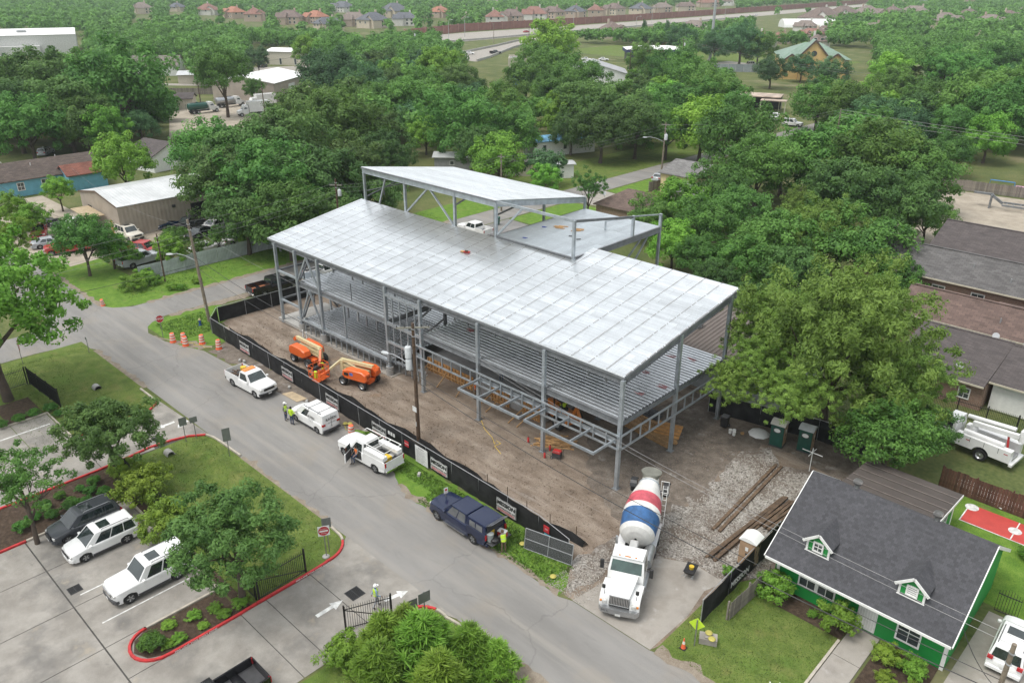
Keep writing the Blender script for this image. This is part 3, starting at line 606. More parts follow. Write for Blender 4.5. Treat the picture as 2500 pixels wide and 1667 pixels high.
# --- clerestory: posts, upper roof, low flat deck
UX = [-46.4,-39.1,-31.1,-25.1,-15.2]
UZ = lambda y: 15.0 - 0.157*(y-12.7)
for x in UX: col(x, 12.7, RZ(12.7)-0.3, UZ(12.7)-0.05, steel, 0.25, False)
for x in UX[:4]: col(x, 26.6, 0.02, UZ(26.6)-0.1, steel, 0.25)
for x in UX: col(x, 12.7, 0.02, RZ(12.7)-0.6, steel_d, 0.25)
col(-15.2, 26.6, 0.02, UZ(26.6), steel, 0.25); col(-15.2, 21.8, 11.5, UZ(21.8), steel, 0.25, False)
lay('upper_roof_sheet', deckm, -46.65, -25.0, 12.55, 26.75, UZ, -math.atan(0.157), 7.2, 0.1524, 0.085, 0.038, PW)
mk = MB()
for i in range(12):
    x = -45+i*1.75
    for j in range(92):
        y = 12.7+j*0.152; z = UZ(y)+0.048
        if rr.random() < 0.55: mk.add([(x-.02,y,z),(x+.02,y,z),(x+.02,y+.06,z-.009),(x-.02,y+.06,z-.009)], [(0,1,2,3)])
tag(mk.obj('weld_marks', markm, FB), kind='stuff')
bm('clerestory_beam', (-46.5,12.62,14.66), (-25.1,12.62,14.66), 0.2, 0.6, steel); bm('clerestory_beam', (-25.1,12.7,14.66), (-25.1,26.6,UZ(26.6)-.34), 0.2, 0.6, steel)
bm('clerestory_beam', (-46.5,26.6,UZ(26.6)-.3), (-25.1,26.6,UZ(26.6)-.3), 0.2, 0.5); bm('clerestory_beam', (-46.5,12.7,14.66), (-46.5,26.6,UZ(26.6)-.34), 0.2, 0.6)
MB().beam((-46.66,12.53,14.93),(-24.98,12.53,14.93),0.03,0.14).obj('eave_trim', steel_d, FB)
for a, b in (((-42.4,14.4),(-43.8,RZ(12.7)))  ,((-35.3,14.4),(-38.9,RZ(12.7))),((-34.9,14.4),(-31.3,RZ(12.7))),((-21.6,14.8),(-24.9,11.6))):
    MB().beam((a[0],12.7,a[1]),(b[0],12.7,b[1]),0.17).obj('brace', steel, FB)
MB().beam((-45.2,19.2,13.6),(-46.4,12.9,11.6),0.12).obj('brace', steel_d, FB)
for y in (15.5,18.5,21.5): MB().box(-46.56,-46.46,y-.05,y+.05,11.3,UZ(y)-.6).obj('end_stud', steel_d, FB)
MB().beam((-46.5,12.9,12.2),(-46.5,26.4,12.2),0.1).obj('end_rail', steel_d, FB)
MB().beam((-46.3,26.6,8.0),(-39.1,26.6,12.3),0.2).obj('brace', steel_d, FB); MB().beam((-31.1,26.6,12.2),(-39.0,26.6,8.0),0.2).obj('brace', steel_d, FB)
bm('parapet_beam', (-25.0,12.7,14.88), (-15.3,12.7,14.88), 0.14, 0.26, steel, False)
bm('parapet_beam', (-15.2,12.8,14.86), (-15.2,21.7,UZ(21.8)-.12), 0.14, 0.24, steel_d, False); bm('parapet_beam', (-15.2,21.9,UZ(21.9)-.08), (-15.2,26.5,UZ(26.5)-.08), 0.12, 0.12, steel, False)
MB().beam((-15.3,21.6,13.4),(-18.4,21.6,12.4),0.12).obj('brace', steel, FB); MB().box(-18.47,-18.33,21.53,21.67,11.5,12.45).obj('stub_post', steel, FB)
# flat deck, ribs running front to back
dm = deck_mesh('flat_deck_sheet', 4.62, 0.1524, 0.085, 0.038, 6, mat('dull_zinc_deck', (0.58,0.62,0.64), rough=0.38, metal=0.7, var=0.08, vs=0.8, rnd=0.07))
for r in range(11):
    for k in range(3):
        o = link('flat_deck_sheet', dm, FB, (-25.05+(r+1)*0.8955, 12.75+k*4.64, 11.46)); o.rotation_euler = (0,0,pi/2); o.scale = (1, 0.979, 1)
bm('flat_deck_beam', (-25.1,12.62,11.26), (-15.2,12.62,11.26), 0.2, 0.5); bm('flat_deck_beam', (-15.12,12.7,11.2), (-15.12,26.5,11.2), 0.2, 0.62); bm('flat_deck_beam', (-25.1,26.6,11.2), (-15.2,26.6,11.2), 0.2, 0.5); bm('flat_deck_beam', (-25.18,12.9,11.2), (-25.18,26.5,11.2), 0.2, 0.5)
for a, b in ((21.4,18.6),(22.6,21.2)): MB().beam((-15.2,a+1.8,10.8),(-15.2,b,7.5),0.14).obj('brace', steel, FB)
# ground floor slabs
MB().box(-46.6,-42.3,-0.1,6.0,0.0,0.32).obj('foundation_slab', conc, FB)
MB().box(-42.2,-26.3,-0.35,12.0,0.0,0.1).obj('foundation_slab', concp, FB)
MB().box(-25.4,-10.2,3.4,14.0,0.0,1.28).obj('foundation_slab', mat('fill_concrete', (0.30,0.29,0.28), rough=0.9, var=0.15, vs=0.8), FB)
# --- timber formwork along the slab edge, with raking props (stands against the slab: its own things)
def formwork(x0, x1, label):
    t = thing('formwork_wall', label, 'formwork', (x0, 3.28, 0.02), 0)
    n = max(1, round((x1-x0)/1.22)); w = (x1-x0)/n
    pm = MB().box(0.01,w-.01,-.03,0,0,1.4).mesh('panel', ply); um = MB().box(-.04,.04,-.13,-.031,0,1.38).mesh('upright', wood); km = MB().beam((0,-.15,1.0),(0,-2.05,0.03),0.06,0.09).mesh('prop', wood)
    for i in range(n):
        link('panel', pm, t, (i*w,0,0))
        for k in range(3): link('upright', um, t, (i*w+w*(k+.5)/3,0,0))
        if i % 2 == 0 or n < 4: link('prop', km, t, (i*w+w*.45,0,0), random.uniform(-.25,.25))
    for z in (.35,1.05): MB().box(0,x1-x0,-.2,-.131,z,z+.09).obj('waler', wood, t)
formwork(-25.2,-18.8,'long plywood formwork wall with raking props under the ladder frame')
formwork(-16.5,-14.2,'short plywood formwork panel with props next to the vested worker')
formwork(-12.6,-10.6,'plywood formwork at the dark end of the slab behind the digger')
# ================================================================ VEHICLES
lamp_w = mat('headlamp_lens', (0.62,0.62,0.60), rough=0.15, metal=0.2, var=0.2, vs=8)
lamp_r = mat('tail_lens_red', (0.38,0.015,0.02), rough=0.2, var=0.2, vs=8)
lamp_o = mat('amber_lens', (0.65,0.22,0.03), rough=0.25)
platem = mat('plate_white', (0.6,0.6,0.58), rough=0.5)
dkgrey = mat('dark_trim', (0.05,0.05,0.053), rough=0.6, var=0.2)
WH = {}
def wheel_meshes(R, w, style):
    k = (R, w, style)
    if k in WH: return WH[k]
    M = Matrix.Rotation(pi/2, 4, 'X')
    ty = MB().loft([[(r*cos(2*pi*k/22),r*sin(2*pi*k/22),z) for k in range(22)] for r,z in [(R*.60,-w*.42),(R*.64,-w/2),(R*.93,-w/2),(R,-w*.32),(R,w*.32),(R*.93,w/2),(R*.64,w/2),(R*.60,w*.42)]], 0, M, caps=False).mesh('tyre', black, 40)
    rm = MB()
    rm.lathe([(R*.10,-w*.44),(R*.16,-w*.36),(R*.48,-w*.30),(R*.60,-w*.45),(R*.61,w*.45),(R*.48,w*.30),(R*.16,w*.36),(R*.10,w*.44)], 18, 0, M)
    n = {'spoke':5,'steel':0,'dually':0,'many':9}.get(style, 0)
    for i in range(n):
        a = 2*pi*i/n; p = Vector((cos(a), 0, sin(a)))
        rm.beam(p*R*.1+Vector((0,-w*.42,0)), p*R*.58+Vector((0,-w*.42,0)), R*.17, .03, 1, (0,1,0)); rm.beam(p*R*.1+Vector((0,w*.42,0)), p*R*.58+Vector((0,w*.42,0)), R*.17, .03, 1, (0,1,0))
    dk = dkgrey if n else alloy
    me = rm.mesh('rim', [dk, alloy], 40); WH[k] = (ty, me); return WH[k]
def add_wheel(t, x, y, R, w=0.25, style='spoke', z=None, name='wheel'):
    ty, rm = wheel_meshes(R, w, style)
    o = link(name, ty, t, (x, y, R if z is None else z)); r = link('rim', rm, o); return o
def arch(xw, R, gc, n=9):
    ra = R+0.075; d = math.asin(max(-1, min(1, (gc-R)/ra))); a0 = pi-d if gc >= R else pi+abs(d); a0 = pi - d; a1 = d
    return [(xw+ra*cos(a0+(a1-a0)*i/n), R+ra*sin(a0+(a1-a0)*i/n)) for i in range(n+1)]
def taper(x, L, f=0.92, r=0.95):
    e = L*0.5
    if x > e-0.7: return 1-(1-f)*((x-e+0.7)/0.7)**2
    if x < -e+0.6: return 1-(1-r)*((-x-e+0.6)/0.6)**2
    return 1.0
def hull(top, L, W, R, gc, xw_f, xw_r, fx=None, b=0.07, f=0.92, r=0.95):
    """lower body: closed side outline with cut wheel arches, extruded with rounded shoulders"""
    out = list(top) + arch(xw_r, R, gc) + arch(xw_f, R, gc)
    mb = MB(); rings = []; zs = gc+0.45
    for fy, ins in ((-1,1),(-.965,.4),(-.88,.08),(-.5,-.15),(0,-.3),(.5,-.15),(.88,.08),(.965,.4),(1,1)):
        rg_ = []
        for x, z in out:
            c = .20*abs(fy)**2.5*max(0, abs(x)-L*.40)/(L*.10)*(1 if x > 0 else -.6)
            rg_.append((x-c, fy*W/2*taper(x, L, f, r), z-(0.075*ins if z > zs else 0)))
        rings.append(rg_)
    mb.loft(rings); return mb
def cabin(x0b, x1b, x0t, x1t, wb, wt, zb, zt):
    """greenhouse block: base at the belt line, rounded roof"""
    def r(x0, x1, w, z): return [(x0,-w,z),(x1,-w,z),(x1,w,z),(x0,w,z)]
    k = 0.90; L_ = lambda a, b: a+(b-a)*k
    xm0, xm1, wm, zm = L_(x0b,x0t), L_(x1b,x1t), L_(wb,wt), L_(zb,zt)
    return MB().loft([r(x0b,x1b,wb,zb), r(xm0,xm1,wm,zm), r(x0t+.02,x1t-.02,wt-.01,zt-.015), r(x0t+.14,x1t-.14,wt-.13,zt)])
def windows(t, x0b, x1b, x0t, x1t, wb, wt, zb, zt, sides, gm, lo=0.05, hi=0.88, shield=True, rear=True):
    def P(fx, sy, k, off): # point on the side face: fx 0..1 along, k 0..1 up
        a, b_ = x0b+(x0t-x0b)*k, x1b+(x1t-x1b)*k; w = (wb+(wt-wb)*k+off)*sy
        return (a+(b_-a)*fx, w, zb+(zt-zb)*k)
    for sy in (-1, 1):
        for f0, f1 in sides:
            q = [P(f0,sy,lo,.008), P(f1,sy,lo,.008), P(f1,sy,hi,.008), P(f0,sy,hi,.008)]
            MB().quad(*q).obj('side_window', gm, t)
    def F(fx, fy, k, off):
        x = (x1b+(x1t-x1b)*k if fx else x0b+(x0t-x0b)*k)+off*(1 if fx else -1); w = wb+(wt-wb)*k
        return (x, w*fy, zb+(zt-zb)*k)
    if shield: MB().quad(F(1,-.9,.04,.012),F(1,.9,.04,.012),F(1,.9,.90,.012),F(1,-.9,.90,.012)).obj('windshield', gm, t)
    if rear: MB().quad(F(0,-.85,.15,.012),F(0,.85,.15,.012),F(0,.85,.85,.012),F(0,-.85,.85,.012)).obj('rear_window', gm, t)
def vehicle(name, label, cat, loc, rz, S, body, group=None):
    """S: dimensions and kind of a road vehicle; local +x is forward"""
    t = thing(name, label, cat, loc, rz, group)
    L, W, H, wb, R, gc = S['L'], S['W'], S['H'], S['wb'], S.get('R',.36), S.get('gc',.26)
    fo = S.get('fo', .9); xf, xr = L/2, -L/2; xwf = xf-fo; xwr = xwf-wb; k = S['kind']
    belt, nose, hood = S['belt'], S['nose'], S['hood']
    c0b, c1b, c0t, c1t = S['cab']; gm = S.get('glass', glz)
    top = [(xf-.10,gc),(xf,gc+.22),(xf-.01,nose-.16),(xf-.10,nose-.03),(xf-.35,nose),(c1b+.02,hood)]
    if k == 'pickup':
        bz = S.get('bedz', .78); rz_ = S['rail']
        top += [(c1b-.2,belt),(c0b-.02,belt),(c0b-.03,bz),(xr+.06,bz),(xr+.03,gc+.35),(xr+.1,gc+.1)]
    elif k == 'sedan': top += [(c1b-.2,belt),(c0b+.2,belt),(c0b-.03,S['deck']),(xr+.25,S['deck']-.02),(xr+.03,S['deck']-.12),(xr,gc+.25),(xr+.1,gc)]
    else: top += [(c1b-.2,belt),(xr+.16,belt),(xr+.02,belt-.15),(xr,gc+.25),(xr+.08,gc)]
    hull(top, L, W, R, gc, xwf, xwr).obj('body', body, t, 38)
    MB().box(xwr+R+.1,xwf-R-.1,-W/2+.1,W/2-.1,gc-.06,gc+.1).obj('underbody', blackp, t)
    MB().box(xr+.3,xf-.3,-W/2+.28,W/2-.28,gc-.02,gc+.25).obj('chassis', blackp, t)
    wbw, wt = W/2-.07, W/2-S.get('tumble',.24)
    cabin(c0b, c1b, c0t, c1t, wbw, wt, belt-.03, H).obj('cabin', body, t, 50)
    windows(t, c0b, c1b, c0t, c1t, wbw, wt, belt-.03, H, S['side'], gm, rear=S.get('rear', True))
    for sx in (xwf, xwr):
        for sy in (-1, 1): add_wheel(t, sx, sy*(W/2-.13), R, S.get('tw',.24), S.get('rim','spoke'))
    for sy in (-1, 1):
        MB().bbox(-.26,.0,-.17,.17,-.09,.08,.03).obj('headlight', lamp_w, t, 30, (xf-.075,sy*(W/2*.90-.2),nose-.2))
        if k == 'pickup': MB().box(-.0,.1,-.07,.07,-.2,.17).obj('tail_light', lamp_r, t, None, (xr+.005,sy*(W/2-.09),S['rail']-.22))
        else: MB().box(-.0,.16,-.14,.14,-.1,.1).obj('tail_light', lamp_r, t, None, (xr-.0+S.get('tlx',0),sy*(W/2*.93-.13),S.get('tl',belt-.16)))
        MB().bbox(-.09,.09,-.11,.11,-.07,.08,.03).obj('mirror', S.get('mirror', body), t, None, (c1b-.28,sy*(W/2+.08),belt+.06))
    MB().box(-.03,.012,-W*.27,W*.27,-.13,.11).obj('grille', S.get('grille', blackp), t, None, (xf+.004,0,nose-.21))
    MB().loft([[(-.3,-W/2*.95,z),(-.12,-W/2*.93,z),(.02,-W*.36,z),(.06,0,z),(.02,W*.36,z),(-.12,W/2*.93,z),(-.3,W/2*.95,z)] for z in (-.11,.10)]).obj('front_bumper', S.get('bump', body), t, None, (xf-.01,0,gc+.17))
    MB().bbox(-.06,.10,-W/2*.94,W/2*.94,-.10,.10,.03).obj('rear_bumper', S.get('bump', body), t, None, (xr+.0,0,gc+.2))
    MB().box(-.012,0,-.16,.16,-.06,.06).obj('license_plate', platem, t, None, (xr-.066,0,gc+.3 if k == 'pickup' else gc+.42)); MB().box(0,.012,-.16,.16,-.06,.06).obj('license_plate', platem, t, None, (xf+.045,0,gc+.18))
    if k == 'pickup':
        bw = .075
        for sy in (-1, 1): MB().bbox(xr+.05,c0b-.04,min(sy*W/2,sy*(W/2-bw))+(.0 if sy < 0 else 0),max(sy*W/2,sy*(W/2-bw)),S['bedz'] if 'bedz' in S else .78,S['rail'],.025).obj('bed_side', body, t, 30)
        tg = MB().bbox(xr+.01,xr+.07,-W/2+.08,W/2-.08,.62,S['rail']-.01,.02)
        if not S.get('gate_down'): tg.obj('tailgate', body, t)
        else: MB().bbox(xr-.55,xr+.02,-W/2+.1,W/2-.1,.72,.79,.02).obj('tailgate', S.get('gate_m', dkgrey), t)
        MB().box(xr+.08,c0b-.05,-W/2+.09,W/2-.09,S.get('bedz',.78),S.get('bedz',.78)+.02).obj('bed_floor', S.get('bedm', dkgrey), t)
        MB().box(c0b-.06,c0b-.03,-W/2+.09,W/2-.09,.8,S['rail']).obj('bed_bulkhead', body, t)
    if S.get('rails'):
        for sy in (-1, 1): MB().tube([(c0t+.25,sy*(wt-.1),H-.01),(c0t+.35,sy*(wt-.1),H+.06),(c1t-.45,sy*(wt-.1),H+.06),(c1t-.35,sy*(wt-.1),H-.01)],.022,5).obj('roof_rail', S['rails'], t)
    if S.get('sunroof'): MB().box(c1t-1.05,c1t-.35,-.42,.42,H-.012,H+.008).obj('sunroof', glz, t)
    if S.get('clad'):
        for sy in (-1, 1): MB().box(xwr+R+.09,xwf-R-.09,min(sy*(W/2+.012),sy*(W/2-.06)),max(sy*(W/2+.012),sy*(W/2-.06)),gc-.03,gc+.13).obj('sill_cladding', S['clad'], t)
    return t
SUV = dict(kind='suv',L=4.62,W=1.82,H=1.68,wb=2.64,R=.35,gc=.24,fo=.93,belt=1.0,nose=.88,hood=1.0,tumble=.2,cab=(-2.22,1.25,-1.98,.42),side=[(.06,.28),(.30,.55),(.57,.84)],rails=dkgrey,sunroof=True,clad=dkgrey,tl=.86)
BSUV = dict(kind='suv',L=5.1,W=2.0,H=1.92,wb=2.95,R=.39,gc=.30,fo=.95,belt=1.16,nose=1.10,hood=1.17,cab=(-2.5,.95,-2.3,.30),side=[(.05,.30),(.33,.57),(.60,.86)],rails=dkgrey,sunroof=True,clad=dkgrey,tumble=.2,tl=.98,bump=dkgrey)
SED = dict(kind='sedan',L=4.8,W=1.84,H=1.45,wb=2.85,R=.34,gc=.2,fo=.9,belt=.92,nose=.80,hood=.93,deck=.98,cab=(-1.75,1.05,-1.0,.30),side=[(.16,.46),(.50,.82)],tl=.82)
PU = dict(kind='pickup',L=5.75,W=2.0,H=1.90,wb=3.6,R=.40,gc=.34,fo=.95,belt=1.22,nose=1.16,hood=1.24,rail=1.36,cab=(-.55,1.28,-.42,.62),side=[(.10,.80)],tumble=.22,bump=chrome,tw=.26)
CREW = dict(PU, L=5.95, wb=3.7, cab=(-1.05,1.35,-.92,.68), side=[(.07,.42),(.46,.84)])
greyp = paint('charcoal_metallic', (0.055,0.06,0.068)); bluep = paint('navy_metallic', (0.006,0.013,0.045)); blackpt = paint('black_vehicle_paint', (0.012,0.012,0.014)); silverp = paint('silver_metallic', (0.36,0.38,0.40)); redp = paint('faded_red_paint', (0.36,0.025,0.025),0.35); tanp = paint('pearl_white', (0.66,0.62,0.54)); dblue = paint('dark_blue_paint', (0.01,0.025,0.06)); maroon = paint('maroon_paint', (0.09,0.012,0.02)); bluegreen = paint('teal_blue_paint', (0.02,0.10,0.17))
# --- lot
vehicle('parked_suv','dark grey SUV parked nose out beside the mulch bed with round shrubs','suv',(-23.5,-29.25,.03),-pi/2,dict(SUV,rails=alloy),greyp)
vehicle('parked_suv','white compact SUV with black sunroof parked beside the dark grey SUV','suv',(-20.75,-29.15,.03),-pi/2,dict(SUV,L=4.6),whitev)
vehicle('parked_suv','large white SUV with roof rack half under the tree in the parking lot','suv',(-14.95,-28.5,.03),-pi/2,dict(BSUV,grille=chrome),whitev)
vehicle('pickup_truck','black pickup tail at the bottom edge of the exit drive','pickup',(-2.7,-30.6,.03),-pi/2,dict(PU),blackpt)
# --- front street
w1 = vehicle('pickup_truck','white single cab pickup with loaded bed beside the orange lifts','pickup',(-34.0,-10.55,.02),0.06,dict(PU,grille=blackp,bump=blackp),whitev)
MB().cyl((-1.9,.45,.8),(-1.9,.45,1.42),.27,n=14).obj('drum_cooler', mat('yellow_plastic',(0.62,0.42,0.03),rough=.5), w1)
mb = MB()
for i in range(9): mb.beam((-2.6+random.uniform(0,.5),-.7+i*.14,.9+random.uniform(0,.25)),(-.8+random.uniform(-.4,.2),-.7+i*.15,.95+random.uniform(0,.35)),.09,.09)
mb.obj('bed_load', wood_d, w1)
MB().lathe([(.5,0),(.46,.28),(.3,.4),(.05,.45)],10,0,Matrix.Translation((-1.3,-.2,.95))@Matrix.Scale(.8,4,(0,1,0))).obj('tarp', blackp, w1, 60)
MB().bbox(-.3,.3,-.6,.6,1.9,1.98,.03).obj('beacon_bar', lamp_o, w1, None, (-.2,0,-.0)); 
VAN = dict(kind='van',L=4.8,W=1.84,H=1.86,wb=3.06,R=.34,gc=.22,fo=.85,belt=1.08,nose=.98,hood=1.12,cab=(-2.38,1.55,-2.30,.55),side=[(.60,.80)],tumble=.14,tl=1.0,rear=False,bump=dkgrey,clad=dkgrey,tlx=0)
van = vehicle('cargo_van','white cargo van with lettering and a roof rack parked by the fence','van',(-24.3,-10.15,.02),pi+.03,VAN,whitev)
for x in (-1.7,-.4): MB().tube([(x,-.75,1.86),(x,-.75,1.98),(x,.75,1.98),(x,.75,1.86)],.025,5).obj('rack_bar', blackp, van)
for y in (-.72,.72): MB().tube([(-2.1,y,2.0),(.3,y,2.0)],.025,5).obj('rack_bar', blackp, van)
for s_, y in ((1,.905),(-1,-.905)):
    lettering('RAVEN', .36, blackp, van, (-.75, y+.012*s_, 1.28), (pi/2, 0, pi if s_ > 0 else 0), .008); lettering('MECHANICAL', .11, blackp, van, (-.75, y+.012*s_, 1.05), (pi/2, 0, pi if s_ > 0 else 0))
    lettering('281-987-1515', .10, blackp, van, (-.75, y+.012*s_, .88), (pi/2, 0, pi if s_ > 0 else 0))
lettering('RAVEN', .34, blackp, van, (-2.42, 0, 1.42), (pi/2, 0, -pi/2), .006); lettering('281-987-1515', .13, blackp, van, (-2.435, 0, 1.1), (pi/2, 0, -pi/2))
MB().box(-2.425,-2.41,-.012,.012,.5,1.7).obj('door_seam', dkgrey, van)
sv = vehicle('service_truck','white service pickup with ladder rack tool boxes and an open driver door','pickup',(-16.35,-10.35,.02),pi+.06,dict(PU,L=5.9,wb=3.7,cab=(-.35,1.3,-.22,.62)),whitev)
for sy in (-1,1):
    MB().bbox(-2.75,-.5,min(sy*.52,sy*.99),max(sy*.52,sy*.99),1.37,1.72,.03).obj('tool_box', whitev, sv)
    MB().tube([(-2.8,sy*.86,1.7),(-2.8,sy*.86,2.12),(1.1,sy*.78,2.12),(1.35,sy*.75,1.9)],.035,6).obj('ladder_rack', white, sv)
    MB().tube([(-.75,sy*.86,1.7),(-.75,sy*.86,2.12)],.03,6).obj('ladder_rack', white, sv)
for x in (-2.8,-1.7,-.75): MB().tube([(x,-.86,2.12),(x,.86,2.12)],.03,6).obj('ladder_rack', white, sv)
MB().box(-2.3,-1.7,-.3,.3,.82,1.15).obj('yellow_tool_case', mat('yellow_plastic',(0.62,0.42,0.03)), sv)
MB().quad((-.2,1.005,.5),(.95,1.005,.5),(.95,1.0,1.25),(-.2,1.0,1.25)).obj('doorway_shade', mat('inside_shade',(0.03,0.03,0.03),rough=.9), sv)  # flat dark panel painted as the shade inside the open cab
dr = MB().box(-1.1,0,-.04,.04,.45,1.22).obj('open_door', whitev, sv, None, (.98,1.03,0), -1.15); MB().box(-1.0,-.05,-.045,-.041,.5,1.18).obj('door_lining', dkgrey, dr); MB().box(-.95,-.1,-.02,.02,1.22,1.7).obj('door_window', glz, dr)
bl = vehicle('pickup_truck','dark blue crew cab pickup with a camper shell and open tailgate','pickup',(-4.75,-10.85,.02),pi-.02,dict(CREW,rim='spoke',gate_down=True,bump=bluep,glass=glass('tinted_glass',(0.10,0.105,0.11),.12)),bluep)
cabin(-2.9,-1.1,-2.78,-1.08,.97,.84,1.34,1.94).obj('camper_shell', bluep, bl, 50)
tg_ = MATS['tinted_glass']
for sy in (-1,1):
    for a,b in ((-2.65,-2.0),(-1.93,-1.35)): MB().quad((a,sy*.975,1.42),(b,sy*.975,1.42),(b,sy*.90,1.80),(a+.05,sy*.90,1.80)).obj('shell_window', tg_, bl)
    MB().box(-1.0,1.15,min(sy*1.02,sy*1.13),max(sy*1.02,sy*1.13),.38,.44).obj('running_board', chrome, bl)
MB().quad((-2.925,-.8,.84),(-2.925,.8,.84),(-2.86,.74,1.84),(-2.86,-.74,1.84)).obj('cargo_shade', MATS['inside_shade'], bl)  # dark panel puts the shade under the camper shell into colour
MB().beam((-2.8,0,1.92),(-3.35,0,2.28),1.5,.04).obj('raised_hatch', tg_, bl)
for x in (-.3,.0,.3): MB().box(-.9,.6,x-.02,x+.02,1.895,1.912).obj('roof_bead', bluep, bl)
# --- cross street and rear
bp = vehicle('pickup_truck','black crew cab pickup with a rusty bed parked on the cross street','pickup',(-54.85,4.25,.012),pi/2-.03,dict(CREW,L=6.3,wb=3.9,cab=(-.7,1.6,-.58,.95),bedm=mat('rusty_bed',(0.30,0.11,0.045),rough=.8,var=.35,vs=4)),blackpt)
vehicle('pickup_truck','white pickup with black bed cover ahead of the black pickup on the cross street','pickup',(-54.6,11.8,.012),pi/2,dict(CREW,bedz=1.3),whitev)
vehicle('pickup_truck','white utility pickup with a black rack behind the clerestory posts','pickup',(-54.4,37.6,.012),pi,dict(CREW),whitev)
vehicle('sedan_car','grey hatchback parked beside the board fence on the rear street','car',(-54.2,86.2,.012),pi/2+.1,dict(SED,kind='suv',H=1.5,cab=(-2.1,1.1,-1.7,.35)),silverp)
vehicle('parked_suv','white off-road wagon at the bend of the far street','suv',(-64,160,.012),.2,BSUV,whitev)
vehicle('pickup_truck','white pickup parked under the rusty canopy roof','pickup',(-72,166,.012),-1.2,CREW,whitev)
# --- scrap yard and storage yard
vehicle('parked_suv','pearl white SUV parked alone in front of the beige metal shed','suv',(-88.9,1.2,.02),.08,dict(BSUV,rails=alloy),tanp)
vehicle('wrecked_suv','wrecked red SUV with crushed front in the scrap yard','suv',(-99.3,-7.6,.02),-.35,dict(BSUV,sunroof=False,rails=None),redp)
vehicle('convertible_car','silver convertible with a black soft top in the scrap yard','car',(-93.2,-8.2,.02),1.35,dict(SED,H=1.38),silverp)
vehicle('pickup_truck','old red truck with chrome bumper half under the yard tree','pickup',(-88.6,-7.4,.02),-1.9,dict(CREW),redp)
vehicle('parked_suv','white wagon with its hood up behind the red wreck','suv',(-97.6,-3.6,.02),-.9,dict(BSUV,rails=None),whitev)
vehicle('parked_suv','pale wagon parked behind the yard tree near the shed awning','suv',(-99.8,-.6,.02),-.6,dict(SUV),silverp)
vehicle('flatbed_trailer','low black car trailer behind the red wreck','trailer',(-104.5,-4.5,.02),.2,dict(PU,bedz=.7,rail=.8,cab=(.9,1.6,1.0,1.5),H=1.15,belt=.85,nose=.8,hood=.85),blackpt)
vehicle('parked_suv','black SUV with raised tailgate parked by the shed door','suv',(-87.0,9.2,.02),-1.3,dict(BSUV,rails=None),blackpt)
vehicle('sedan_car','white muscle car with dark scoop among the black cars','car',(-84.6,12.0,.02),-1.35,dict(SED),whitev)
vehicle('sedan_car','low black sedan nearest the white muscle car in the storage yard','car',(-82.4,8.6,.02),-1.2,dict(SED),blackpt)
vehicle('sedan_car','black sedan with one red tail light under the tree edge','car',(-81.6,13.8,.02),1.9,dict(SED),blackpt)
vehicle('sedan_car','dark sedan tail nearest the white metal fence','car',(-77.6,13.2,.02),1.8,dict(SED),blackpt)
vehicle('parked_suv','silver and dark SUV parked behind the black SUV at the shed','suv',(-89.4,14.0,.02),-1.3,dict(SUV),silverp)
vehicle('sedan_car','teal blue car between the silver SUV and the trees','car',(-86.3,15.6,.02),-1.3,dict(SED),bluegreen)
vehicle('sedan_car','dark blue car beside the shed wall and the black SUV','car',(-90.4,8.0,.02),-1.5,dict(SED),dblue)
vehicle('pickup_truck','red pickup bed showing above the yard shrubs','pickup',(-80.0,-.6,.02),.5,dict(CREW,bedm=redp),redp)
vehicle('pickup_truck','grey pickup behind the tall grass by the metal fence','pickup',(-76.4,-2.6,.02),1.7,dict(CREW),silverp)
vehicle('sedan_car','white car behind the flowering shrubs of the storage yard','car',(-75.2,6.0,.02),1.5,dict(SED),whitev)
vehicle('sedan_car','second white car near the utility pole in the storage yard','car',(-75.6,11.2,.02),1.5,dict(SED),whitev)
vehicle('minivan_car','silver minivan parked behind the blue house','car',(-162,14,.02),2.4,dict(SUV),silverp)
vehicle('parked_suv','dark SUV parked at the far pale shed','suv',(-292,142,.02),2.2,dict(BSUV,rails=None),greyp)
vehicle('parked_suv','white SUV parked on the drive of the green house','suv',(25.75,2.6,.03),pi/2+.03,dict(SUV,H=1.72,rim='many',tl=1.0),whitev)
